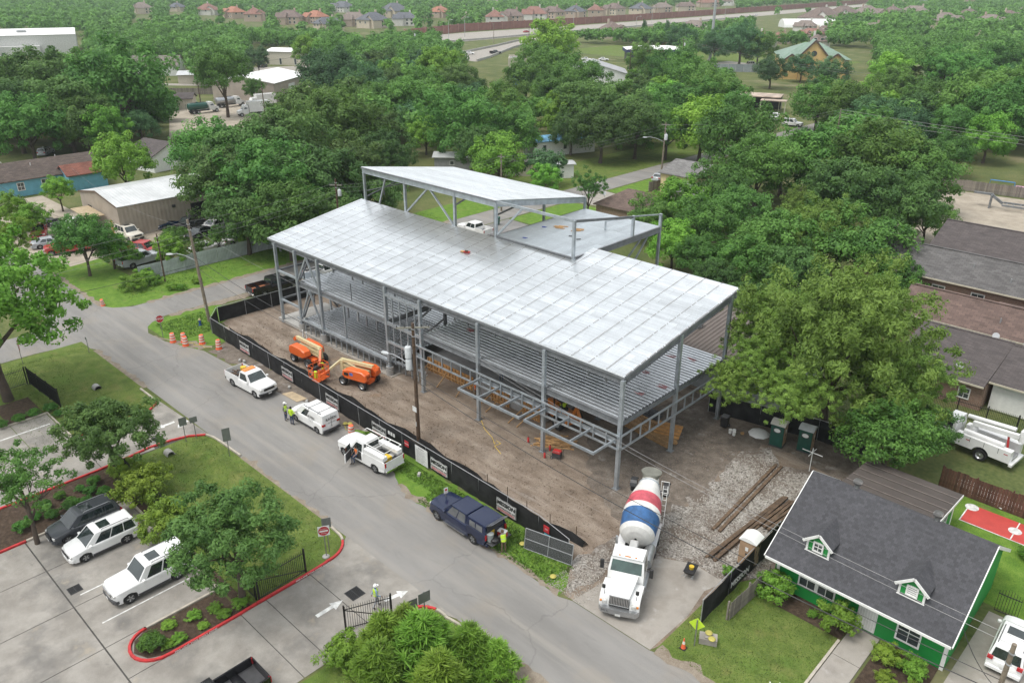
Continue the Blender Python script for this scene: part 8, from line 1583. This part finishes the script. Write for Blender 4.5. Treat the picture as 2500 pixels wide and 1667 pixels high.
def leaf_cloud(rg, C, R, D, per, ls, droop, asp, zs=0.8):
    """blades for clumps: centres C, radii R, outward directions D"""
    n = len(C)*per; ci = np.repeat(np.arange(len(C)), per)
    q = rg.normal(size=(n,3)); q[:,2] += .2; q = unit(q)
    rad = R[ci]*rg.random(n)**.38
    P = C[ci] + q*rad[:,None]*np.array([1,1,zs]); P[:,2] -= droop*rg.random(n)*R[ci]*2.0
    nn = unit(q*.7 + D[ci]*.4 + np.array([0,0,.35]) + rg.normal(size=(n,3))*.42)
    u = unit(np.cross(nn, rg.normal(size=(n,3))))
    if droop: u = unit(np.array([0,0,-1.0])*droop + u*(1-droop*.5))
    w = np.cross(nn, u); s = (ls*rg.uniform(.6,1.3,n))[:,None]
    V = np.stack([P-u*s*asp*.5, P+w*s*.42, P+u*s*asp*.5, P-w*s*.42], 1).reshape(-1,3)
    return V, ci
def quads_mesh(name, V, T, m):
    nf = len(V)//4; me = bpy.data.meshes.new(name); me.vertices.add(len(V)); me.vertices.foreach_set('co', V.astype(np.float32).ravel())
    me.loops.add(nf*4); me.loops.foreach_set('vertex_index', np.arange(nf*4, dtype=np.int32)); me.polygons.add(nf); me.polygons.foreach_set('loop_start', np.arange(0, nf*4, 4, dtype=np.int32))
    me.materials.append(m); at = me.attributes.new('tint', 'FLOAT', 'FACE'); at.data.foreach_set('value', T.astype(np.float32)); me.update(calc_edges=True); me.validate(); return me
def crown_mesh(name, seed, m, nc=120, per=90, ls=0.05, flat=0.82, droop=0.0, cr=(0.13,0.24), shell=(0.62,0.98), asp=1.7, low=-0.7, core=0.22, lobes=7, rough=.16):
    """leaf sized blades gathered in clumps spread through a unit crown"""
    rg = np.random.default_rng(seed); d = rg.normal(size=(nc*3,3)); d[:,2] = d[:,2]*.95+.22; d = unit(d); d = d[d[:,2] > low][:nc]; n = len(d)
    la, lk, lz = rg.uniform(0,2*pi,lobes), rg.uniform(-.20,.20,lobes), rg.uniform(-.4,.9,lobes); L = np.stack([np.cos(la)*np.sqrt(1-np.minimum(.9,lz**2)), np.sin(la)*np.sqrt(1-np.minimum(.9,lz**2)), lz],1)
    k = 1+(np.maximum(0, d@unit(L).T)**4*lk).sum(1)+rg.normal(size=n)*rough*.35
    inner = rg.random(n) < core
    r = np.where(inner, rg.uniform(.15,.55,n), rg.uniform(*shell,n))*k
    C = d*r[:,None]*np.array([1,1,flat]); R = rg.uniform(*cr,n)*np.where(inner,1.5,1); ct = rg.random(n)
    V, ci = leaf_cloud(rg, C, R, d, per, ls, droop, asp); T = np.clip(ct[ci]*.55+rg.random(len(ci))*.45, 0, 1)
    return quads_mesh(name, V, T, m)
def trunk_mesh(name, seed, n=6, r=.05):
    rr = random.Random(seed); mb = MB(); mb.tube([(0,0,0),(.02,.01,.3),(.0,.03,.62),(.03,.0,.95)],[r*1.35,r,r*.8,r*.45],8)
    for i in range(n):
        a = 2*pi*i/n+rr.uniform(-.4,.4); z0 = rr.uniform(.38,.7); L = rr.uniform(.45,.75); e = Vector((cos(a)*L,sin(a)*L,z0+rr.uniform(.3,.6)))
        p0 = Vector((0,0,z0)); mid = p0+(e-p0)*.5+Vector((0,0,.08)); mb.tube([p0,mid,e],[r*.55,r*.35,r*.12],6)
        for k in range(2): e2 = mid+Vector((rr.uniform(-.3,.3),rr.uniform(-.3,.3),rr.uniform(.15,.4))); mb.tube([mid,e2],[r*.25,r*.06],4)
    return mb.mesh(name, bark, 50)
CR = {}
for sp, kw in dict(oak=dict(nc=150,per=110,ls=.040,flat=.74,cr=(.10,.20)), mid=dict(nc=120,per=110,ls=.046,flat=.86), bright=dict(nc=105,per=105,ls=.052,flat=.9), dusk=dict(nc=120,per=110,ls=.044,flat=.84)).items():
    CR[sp] = [crown_mesh('crown', 100+i*7+len(sp), LM[sp], **kw) for i in range(4)]
CR['olive'] = [crown_mesh('crown', 41+i, LM['olive'], nc=430, per=105, ls=.021, flat=.82, droop=.3, cr=(.05,.12), shell=(.5,1.03), asp=2.4, rough=.5) for i in range(2)]
CR['sparse'] = [crown_mesh('crown', 61+i, LM['mid'], nc=85, per=80, ls=.040, flat=.88, cr=(.09,.18), asp=2.0, core=.3, rough=.5) for i in range(2)]
CR['feather'] = [crown_mesh('crown', 71+i, LM['oak'], nc=170, per=150, ls=.030, flat=.74, droop=.25, cr=(.08,.16), asp=2.2, low=-.55, rough=.35) for i in range(2)]
CR['maple'] = [crown_mesh('crown', 81, LM['bright'], nc=190, per=110, ls=.034, flat=.85, cr=(.07,.15), rough=.35)]
CR['shrub'] = [crown_mesh('foliage', 91+i, LM['shrub'], nc=50, per=80, ls=.08, flat=.85, cr=(.18,.3), shell=(.55,.78), low=-.4, rough=.05) for i in range(2)]
CR['yshrub'] = [crown_mesh('foliage', 95+i, LM['yel'], nc=90, per=90, ls=.055, flat=.8, cr=(.12,.24), low=-.4, rough=.4) for i in range(2)]
CR['bush'] = [crown_mesh('foliage', 97+i, LM['bright'], nc=70, per=80, ls=.07, flat=.75, cr=(.14,.26), low=-.4, rough=.4) for i in range(2)]
CR['far'] = [crown_mesh('crown', 200+i, LM[k], nc=70, per=60, ls=.085, flat=.84, cr=(.14,.27)) for i, k in enumerate(('oak','mid','dusk','mid','oak','bright'))]
TK = [trunk_mesh('trunk', i) for i in range(3)]
ntree = [0]
TENS = ['','twenty','thirty','forty','fifty','sixty','seventy']; TENTH = ['','twentieth','thirtieth','fortieth','fiftieth','sixtieth','seventieth']
def NTH(i):
    if i < 20: return ORD[i]
    n = i+1; return TENTH[n//10-1] if n % 10 == 0 else TENS[n//10-1]+'-'+ORD[n%10-1]
def tree_at(x, y, R, sp, label, zk=1.15, group=None, ver=None, name='tree', hs=1.0, cat='tree'):
    i = ntree[0]; ntree[0] += 1; rr = random.Random(i*13+5); me = CR[sp][(i if ver is None else ver) % len(CR[sp])]
    zc = zk*R+.6; t = thing(name, label, cat, (x,y,0), rr.uniform(0,6.28), group)
    c = link('crown', me, t, (0,0,zc)); c.scale = (R*rr.uniform(.95,1.05), R*rr.uniform(.95,1.05), R*hs)
    k = link('trunk', TK[i % 3], t); k.scale = (R*.95, R*.95, zc*.92); return t
def tree(dx, dy, w, sp, label, zk=1.15, name='tree', hs=1.0, group=None, ver=None):
    px, py = dx*1.0629, dy*1.0631; zc = 5.0
    for _ in range(6):
        p = G(px, py, zc); R = w*1.063*mpp(p)/2; zc = zk*R+.6
    return tree_at(p.x, p.y, R, sp, label, zk, group, ver, name, hs)
def shrub(x, y, R, sp, label, hs=.8, name='shrub', zk=.55, group=None):
    i = ntree[0]; ntree[0] += 1; rr = random.Random(i*17); t = thing(name, label, 'shrub', (x,y,.02), rr.uniform(0,6.28), group)
    c = link('foliage', CR[sp][i % len(CR[sp])], t, (0,0,R*zk*hs/.8)); c.scale = (R,R,R*hs); s_ = link('stem', TK[i % 3], t); s_.scale = (R*.5,R*.5,R*.6); return t
def shrub_px(px, py, w, sp, label, hs=.8, z=.4, name='shrub'):
    p = G(px, py, z); return shrub(p.x, p.y, w*mpp(p)/2, sp, label, hs, name)
# --- foreground and lot
tree(-50,690,400,'maple','bright green maple overhanging the left edge above the intersection',1.25); tree(20,545,110,'maple','upper bright green branch of leaves at the left edge',1.9)
tree(45,1112,205,'sparse','light airy tree at the left edge of the mulch bed',1.5); tree(245,990,225,'feather','dark green lot tree between the two drives',1.1); tree(532,1228,300,'feather','dark green lot tree over the large white SUV',1.15)
shrub_px(330*1.063,1120*1.063,150,'yshrub','tall yellow green shrub left of the lot tree over the lawn',.9,1.2); shrub_px(385*1.063,1205*1.063,150,'yshrub','tall yellow green shrub behind the large white SUV',.9,1.2); shrub_px(290*1.063,1075*1.063,90,'yshrub','yellow green shrub beside the trunk of the lot tree',.8,1.0)
for i,(x,y,w) in enumerate(((320,570,78),(380,590,60),(428,532,66),(405,600,60),(485,545,90),(462,592,70),(365,630,95),(280,672,85),(235,630,100),(560,548,85),(505,492,90),(180,690,90),(120,740,110))): shrub_px(x/2.1875,950+y/2.1875,w/2.1875,'shrub','round clipped shrub in the mulch bed, %s counted from the fence end' % ORD[12-i],.78,.4)
shrub_px(812/2.1875,950+1345/2.1875,72,'shrub','large round boxwood at the tip of the red kerb island',.8,.6)
for i,(x,y,w) in enumerate(((905,1260,38),(960,1330,40),(910,1360,36),(1040,1210,40),(1090,1260,30),(1150,1170,36),(1200,1200,38),(1290,1140,45))): shrub_px(x/2.1875,950+y/2.1875,w,'bush','loose low plant on the kerb island, %s from the tip' % ORD[i],.6,.25)
shrub_px(798*1.063,1492*1.063,118,'bush','round bright green shrub at the bottom beside the exit drive',.95,1.0)
for i,(x,y,w) in enumerate(((250,1180,60),(430,1115,62),(640,1045,62),(740,1115,50),(20,1260,60))): shrub_px(x/5.226,800+y/5.226,w*.62,'shrub','low hedge shrub along the upper lot kerb, %s of five' % ORD[i],.7,.3)
# pines at the bottom edge: whorled needle tufts on upright shoots
def pine_mesh(seed):
    rr = random.Random(seed); V = []; F = []; T = []
    for b in range(150):
        z = rr.uniform(.12,1)**.8; rad = (1-z)*.62+.06; a = rr.uniform(0,6.28); r = rad*rr.uniform(.35,1); base = Vector((cos(a)*r, sin(a)*r, z*1.5-(1-z)*.05)); up = (Vector((cos(a),sin(a),0))*.35+Vector((0,0,1))).normalized(); tt = rr.random()
        for i in range(46):
            q = (up*rr.uniform(.2,1.0)+Vector((rr.gauss(0,.5),rr.gauss(0,.5),rr.gauss(0,.4)))).normalized(); o = len(V); P = base+up*rr.uniform(-.05,.10); L = rr.uniform(.09,.16); s = q.cross(Vector((rr.gauss(0,1),rr.gauss(0,1),rr.gauss(0,1)))).normalized()*.010
            V += [P-s, P+s, P+q*L+s*.3, P+q*L-s*.3]; F.append((o,o+1,o+2,o+3)); T.append(min(1,tt*.55+.45*rr.random()))
    me = bpy.data.meshes.new('crown'); me.from_pydata([tuple(p) for p in V],[],F); me.materials.append(LM['pine']); at = me.attributes.new('tint','FLOAT','FACE'); at.data.foreach_set('value',T); me.update(); return me
PM = [pine_mesh(5), pine_mesh(9)]
for i,(x,y,h,l) in enumerate(((1.0,-22.4,3.4,'young pine left in the bottom clump beside the sign pair'),(3.2,-21.4,4.2,'tallest young pine in the middle of the bottom clump'),(4.8,-19.6,3.2,'young pine at the street side of the bottom clump'),(2.6,-24.0,3.6,'young pine cut by the bottom edge'),(5.4,-22.2,3.6,'young pine at the bottom edge nearest the street'),(0.6,-20.6,2.6,'small young pine behind the red kerb'),(6.2,-18.9,2.6,'small young pine at the right end of the bottom clump'))):
    t = thing('pine_tree', l, 'tree', (x,y,.02), i*1.3); c = link('crown', PM[i%2], t); s = h/1.45; c.scale = (s*1.6,s*1.6,s*.95); k = link('trunk', TK[i%3], t); k.scale = (s*.35,s*.35,s*1.3)
# --- house plants
shrub(14.0,-2.5,1.15,'bush','feathery bush at the left corner of the green house',1.1); shrub(17.9,-2.6,1.15,'bush','feathery bush left of the white front door',1.2); shrub(20.9,-2.9,.9,'yshrub','yellowish flowering shrub right of the front walk',.8); shrub(22.3,-3.0,.8,'bush','leafy bright shrub under the right front window',1.1); shrub(21.4,-4.4,.6,'yshrub','low yellowish plant in the front bed',.7); shrub(19.5,-7.6,.5,'shrub','small grey green rosemary bush beside the walk',1.0); shrub(22.9,-4.3,.7,'yshrub','low plant in the brick edged bed',.7); shrub(16.4,-2.4,.35,'bush','small white flowering plant under the left windows',.8); shrub(24.4,12.4,.8,'bush','small bush beside the red court',.9); shrub(10.9,-2.6,.45,'bush','small weed clump beside the tan toilet',.9); shrub(26.5,7.4,1.2,'shrub','dark shrub behind the garden gate',.9)
# --- yard by the beige shed
tree(187,555,128,'mid','round green tree at the front corner of the beige shed',1.2); tree(252,572,92,'bright','bright green shrubby tree beside the shed corner tree',.9); tree(278,372,140,'bright','bright yellow green tree above the beige shed',1.3); tree(238,292,105,'bright','tall light green tree behind the blue house',1.5); tree(318,290,85,'dusk','blue green tree right of the tall light one',1.3); tree(132,440,72,'bright','bright tree in front of the blue house',1.2); tree(20,480,80,'bright','bright tree at the left edge beside the blue house',1.2); tree(70,505,80,'bright','low bright tree above the scrap yard',1.0); tree(388,575,78,'bright','light green tree behind the metal fence',1.0); tree(300,590,50,'bush','small shrubby tree left of the metal fence',.8); tree(398,548,60,'mid','grey green bush beside the pearl white SUV',.9); tree(500,550,60,'sparse','thin flowering tree at the leaning pole',.9); tree(452,572,60,'sparse','pale flowering shrub beside the leaning pole',.8); tree(565,553,50,'bright','bright bush behind the fence left of the steel frame',.8)
for i,(x,y,w) in enumerate(((330,634,50),(350,642,40),(305,655,62),(392,655,26),(415,655,24),(450,640,24))): shrub_px(x*1.063,y*1.063,w*1.063,'bush','leafy clump against the metal fence, %s of six from the corner' % ORD[i],.8,.8)
# --- oaks left of the frame
OK = [(485,365,185),(565,362,205),(650,330,230),(520,430,230),(620,440,250),(720,420,250),(800,400,220),(560,500,190),(660,510,200),(745,500,170),(860,440,160),(880,360,150),(780,300,200),(700,265,190),(850,300,150)]
for i,(x,y,w) in enumerate(OK): tree(x,y,w,'oak' if i % 4 else 'mid','broad dark oak in the grove left of the clerestory, %s of fifteen' % ORD[i] if i < 16 else '',.85,'oak_tree',1.0,'oak grove behind the frame')
# --- big trees at upper left
for i,(x,y,w,sp) in enumerate(((95,205,230,'oak'),(30,260,190,'oak'),(150,255,210,'oak'),(270,205,250,'mid'),(305,235,160,'mid'),(60,300,170,'mid'),(160,190,150,'mid'),(190,285,170,'oak'),(10,180,110,'dusk'),(340,270,80,'oak'))): tree(x,y,w,sp,'large spreading tree in the upper left wood, %s of ten' % ORD[i],.95,'tree',1.0,'upper left wood')
tree(505,155,130,'mid','tall rounded tree standing over the green tank truck',1.6,ver=1); tree(588,135,62,'dusk','dark round tree beside the pale long shed',1.3); tree(580,205,55,'mid','small tree in front of the beige hall',1.2); tree(700,118,75,'bright','yellow green domed tree right of the pale shed',1.1); tree(760,130,90,'mid','mid green tree right of the yellow green dome',1.2)
# --- middle
MID = [(755,175,150,'dusk'),(830,195,120,'dusk'),(890,245,120,'mid'),(935,240,130,'mid'),(1000,165,120,'bright'),(960,195,110,'mid'),(1050,190,110,'oak'),(1060,285,185,'mid'),(1130,260,150,'mid'),(1180,300,130,'mid'),(975,310,90,'bright'),(1100,340,130,'oak'),(1145,365,135,'bright'),(1205,180,110,'mid'),(1262,105,130,'bright'),(1240,150,110,'mid'),(1330,185,130,'mid'),(1270,215,120,'mid'),(1290,260,110,'bright'),(1340,240,160,'oak'),(1420,250,190,'oak'),(1380,300,150,'oak'),(1460,290,150,'oak'),(1310,300,110,'oak'),(1500,250,120,'mid'),(1475,135,90,'mid'),(1530,165,110,'mid'),(1590,190,140,'mid'),(1640,220,150,'mid'),(1570,240,140,'mid'),(1530,300,130,'mid'),(1610,290,160,'bright'),(1690,310,190,'mid'),(1680,250,120,'mid'),(1250,410,75,'bright'),(900,190,100,'oak'),(850,240,90,'mid'),(1000,240,120,'mid'),(1090,230,100,'dusk'),(1160,235,110,'mid')]
nm = ['left of the blue roofed house','behind the upper roof','around the mobile home','behind the rear street']
for i,(x,y,w,sp) in enumerate(MID): tree(x,y,w,sp,'%s green tree %s, %s in the middle belt' % ({'dusk':'dark blue','mid':'mid','bright':'light','oak':'dark'}[sp], nm[0 if x < 1000 else 1 if x < 1250 else 2 if x < 1480 else 3], NTH(i)),.9,'tree',1.0,'middle belt of trees')
tree(1352,428,92,'sparse','small open crowned tree behind the flat deck',1.5)
# --- right of the frame
RT = [(1500,500,120,'mid'),(1560,470,150,'bright'),(1620,520,150,'mid'),(1545,560,130,'bright'),(1660,430,150,'mid'),(1740,390,180,'mid'),(1690,490,150,'mid'),(1800,370,170,'mid'),(1900,360,200,'mid'),(2010,375,220,'mid'),(2110,400,190,'mid'),(1950,440,230,'oak'),(2060,460,200,'oak'),(1850,470,120,'olive'),(1780,560,190,'mid'),(1880,540,220,'olive'),(1990,570,220,'mid'),(2060,640,130,'mid'),(1820,620,170,'oak'),(1700,600,140,'mid'),(1720,690,120,'oak'),(1600,590,110,'mid'),(1640,640,120,'oak'),(2130,500,110,'mid')]
for i,(x,y,w,sp) in enumerate(RT): tree(x,y,w,sp,'%s tree right of the frame, %s of its clump counted from the deck' % ({'olive':'olive','mid':'mid green','bright':'light green','oak':'dark green'}[sp], NTH(i)),.85,'tree',1.0,'dense trees right of the frame')
big = tree(1925,790,430,'olive','huge feathery olive green tree beside the portable toilets',1.05,'tree',1.1)
def lobe(t, dx, dy, w, z, sp='olive', hs=.9):
    p = G(dx*1.0629, dy*1.0631, z); R = w*1.063*mpp(p)/2; bpy.context.view_layer.update(); c = link('crown', CR[sp][0], t); c.matrix_local = Matrix.Rotation(-t.rotation_euler.z,4,'Z') @ Matrix.Translation((p.x-t.location.x, p.y-t.location.y, z)) @ Matrix.Diagonal((R,R,R*hs,1))
for q in ((1800,740,240,8.5),(2060,860,240,6.5),(1690,875,135,6.0),(1830,900,170,6.5),(1750,820,150,7.5),(1990,700,220,10)): lobe(big, *q)
tree(2045,1005,210,'mid','darker leafy tree behind the house wing',1.0); tree(2120,975,150,'oak','dark leaves left of the bucket truck',1.0)
# --- far right
FR = [(1880,235,130,'mid'),(1950,245,150,'mid'),(2010,270,130,'dusk'),(1900,170,90,'dusk'),(1840,150,70,'dusk'),(1770,160,80,'dusk'),(2060,200,110,'mid'),(2130,230,110,'mid'),(2090,290,120,'dusk'),(2190,290,130,'mid'),(2240,240,170,'mid'),(2310,260,170,'mid'),(2330,200,140,'mid'),(2270,310,120,'bright'),(2040,170,110,'bright'),(2110,160,110,'mid'),(2170,160,120,'mid'),(2230,165,110,'mid'),(2290,150,120,'mid'),(2340,145,100,'mid'),(1990,330,100,'mid'),(2080,340,110,'dusk'),(2180,350,100,'mid'),(1640,100,80,'dusk'),(1700,95,110,'dusk'),(1560,90,80,'dusk'),(1850,130,70,'mid'),(1740,110,80,'mid')]
for i,(x,y,w,sp) in enumerate(FR): tree(x,y,w,sp,'%s tree near the church, %s in the far right trees' % ({'dusk':'dark blue green','mid':'mid green','bright':'light green'}[sp], NTH(i)),.9,'tree',1.0,'trees around the church')
# palm
t = thing('palm_tree','fan palm with drooping dead fronds right of the church','tree',(-50.5,203,0)); MB().tube([(0,0,0),(.3,.1,6),(.2,0,11)],[.35,.28,.25],8).obj('trunk', bark, t); mb = MB(); rr = random.Random(4)
for i in range(60):
    a = rr.uniform(0,6.28); e = rr.uniform(-1.0,1.2); d = Vector((cos(a)*cos(e),sin(a)*cos(e),sin(e))); s = Vector((-sin(a),cos(a),0)); L = rr.uniform(2.2,3.2); o = Vector((.2,0,11))
    mb.add([o+d*.6-s*.1, o+d*L*.6-s*.9+Vector((0,0,.0)), o+d*L+Vector((0,0,-.6)), o+d*L*.6+s*.9, o+d*.6+s*.1], [(0,1,2,3,4)])
mb.obj('crown', mat('palm_frond',(0.10,0.13,0.045),rough=.7,var=.3), t)
for i,(x,y) in enumerate(((-262,375),(-252,384))):
    t = thing('cypress_tree','tall thin dark cypress, %s of the pair near the highway' % ('left','right')[i],'tree',(x,y,0)); c = link('crown', CR['far'][2], t, (0,0,6.5)); c.scale = (1.5,1.5,8); k = link('trunk', TK[0], t); k.scale = (1,1,6)
# --- scattered woods: nearest ones are single trees, the rest one mass
clear = [(0,92,190,150),(330,150,432,192),(435,210,725,305),(640,180,715,246),(622,120,750,200),(1150,92,1345,165),(1200,142,1282,220),(1400,140,1515,212),(1410,104,1475,128),(1448,112,1640,152),(1905,112,2118,198),(1815,145,1900,180),(1808,205,1915,265),(1790,280,1990,350),(2300,198,2350,252),(440,226,470,260),(1715,120,1940,148),(2390,340,2500,620),(1395,390,1640,500),(1850,38,2000,62)]
for q in ((345,38),(430,32),(505,40),(570,48),(620,55),(705,62),(770,60),(835,32),(862,66),(908,70),(960,44),(985,64),(1070,44)): clear.append((q[0]-12,q[1]-14,q[0]+12,q[1]-3))
for q in range(1060,2090,25): y = 88+(8-88)*(q-1060)/1030; clear.append((q,y-9,q+25,y+1)) if (q//25) % 3 else None
for q in range(1190,1790,20): y = 60-(q-1190)*.075; clear.append((q,y-14,q+20,y-6)) if (q//20) % 3 else None
def project(p):
    q = Vector(p)-CAM; x = q.x*cos(YAW)+q.y*sin(YAW); y = -q.x*sin(YAW)+q.y*cos(YAW); zc = y*cos(PITCH)-q.z*sin(PITCH); yc = y*sin(PITCH)+q.z*cos(PITCH)
    return (1250+FPX*x/zc, 833.5-FPX*yc/zc, zc)
solid = [(o.location.x, o.location.y, 9 if o.get('category') in ('house','church','building') and o.location.length > 120 else 4) for o in bpy.data.objects if o.parent is None and o.get('category') in ('house','church','building','car','suv','pickup','truck','shed','canopy','tent','tree')]
def road(x, y): return (-66 < x < -53 and y < 170) or (-345-.12*max(0,y-400) > x > -412-.14*max(0,y-600) and y > 240) or (-60 > x > -105 and 158 < y < 190) or (-262 < x < -118 and 300 < y < 340)
rr = random.Random(77); near_n = 0; placed = []
FV, FT = [], []; rgf = np.random.default_rng(12)
def far_blob(x, y, R, zc, nb, ls):
    nl = 14; d = rgf.normal(size=(nl,3)); d[:,2] += .3; d = unit(d); C = d*rgf.uniform(.3,.75,(nl,1))*R*np.array([1,1,.85])+np.array([x,y,zc])
    V, ci = leaf_cloud(rgf, C, rgf.uniform(.28,.42,nl)*R, d, max(1,nb//nl), ls, 0, 1.7); FV.append(V); FT.append(np.clip(rgf.random()*.55+rgf.random(nl)[ci]*.2+rgf.random(len(ci))*.3,0,1))
tries = 0; nfar = 0
cells = {}
while tries < 40000:
    tries += 1
    rho = sqrt(rr.uniform(105**2, 520**2)) if tries < 16000 else sqrt(rr.uniform(480**2, 1700**2)); az = YAW + rr.uniform(-.66,.66)
    x, y = CAM.x - rho*sin(az), CAM.y + rho*cos(az); R = rr.uniform(3.6,6.4) if rho < 520 else rr.uniform(4,7)
    px, py, zc_ = project((x,y,R*1.2))
    if px < -80 or px > 2580 or py < -80 or py > 420 or road(x, y): continue
    if py > 300 and (px < 1250 or px > 2200): continue
    r_ = R*FPX/zc_
    if any(px+r_*1.05 > a and px-r_*1.05 < c and py+r_ > b and py-r_*1.05 < d for a,b,c,d in clear): continue
    if any((x-a)**2+(y-b)**2 < (c+R*.6)**2 for a,b,c in solid): continue
    key = (int(x//8), int(y//8)); nb_ = [cells.get((key[0]+i,key[1]+j)) for i in (-1,0,1) for j in (-1,0,1)]
    if any(q and (q[0]-x)**2+(q[1]-y)**2 < (R*(1.12 if rho < 520 else 1.3))**2 for q in nb_): continue
    cells[key] = (x, y)
    if rho < 330 and near_n < 170:
        near_n += 1; sp = 'far'; area = 'behind the left yards' if px < 600 else 'behind the oak grove' if px < 1100 else 'behind the mobile home' if px < 1700 else 'toward the church'
        placed.append((area, px, tree_at(x, y, R, 'far', 'leafy tree in the crowded woods '+area, .85, 'crowded woods '+area)))
    else:
        nfar += 1; far_blob(x, y, R, R*1.1, 420 if rho < 520 else 130, .75 if rho < 520 else 1.5)
for area in sorted(set(q[0] for q in placed)):
    for i, q in enumerate(sorted([q for q in placed if q[0] == area], key=lambda q: q[1])): q[2]['label'] = 'leafy tree in the woods %s, %s from the left' % (area, NTH(i))
far_me = quads_mesh('far_woods', np.concatenate(FV), np.concatenate(FT), LM['mid'])
tag(link('far_woods', far_me), 'distant woods and garden trees reading as one green mass', 'woods', kind='stuff')
print('trees', ntree[0], 'near scatter', near_n, 'far', nfar, 'far quads', sum(len(v) for v in FT))
# ================================================================ HAZE
def haze():
    mb = MB().box(-1900,700,-150,2300,-1.0,52)
    o = mb.obj('haze', bpy.data.materials.new('haze_air')); m = o.data.materials[0]; m.use_nodes = True; t = m.node_tree; t.nodes.clear()
    out = t.nodes.new('ShaderNodeOutputMaterial'); v = t.nodes.new('ShaderNodeVolumePrincipled'); v.inputs['Color'].default_value = (0.80,0.88,0.96,1); v.inputs['Density'].default_value = 0.00013; v.inputs['Anisotropy'].default_value = 0.0
    t.links.new(v.outputs[0], out.inputs['Volume']); return tag(o, 'pale haze in the air over the whole neighbourhood', 'haze', kind='stuff')
haze()
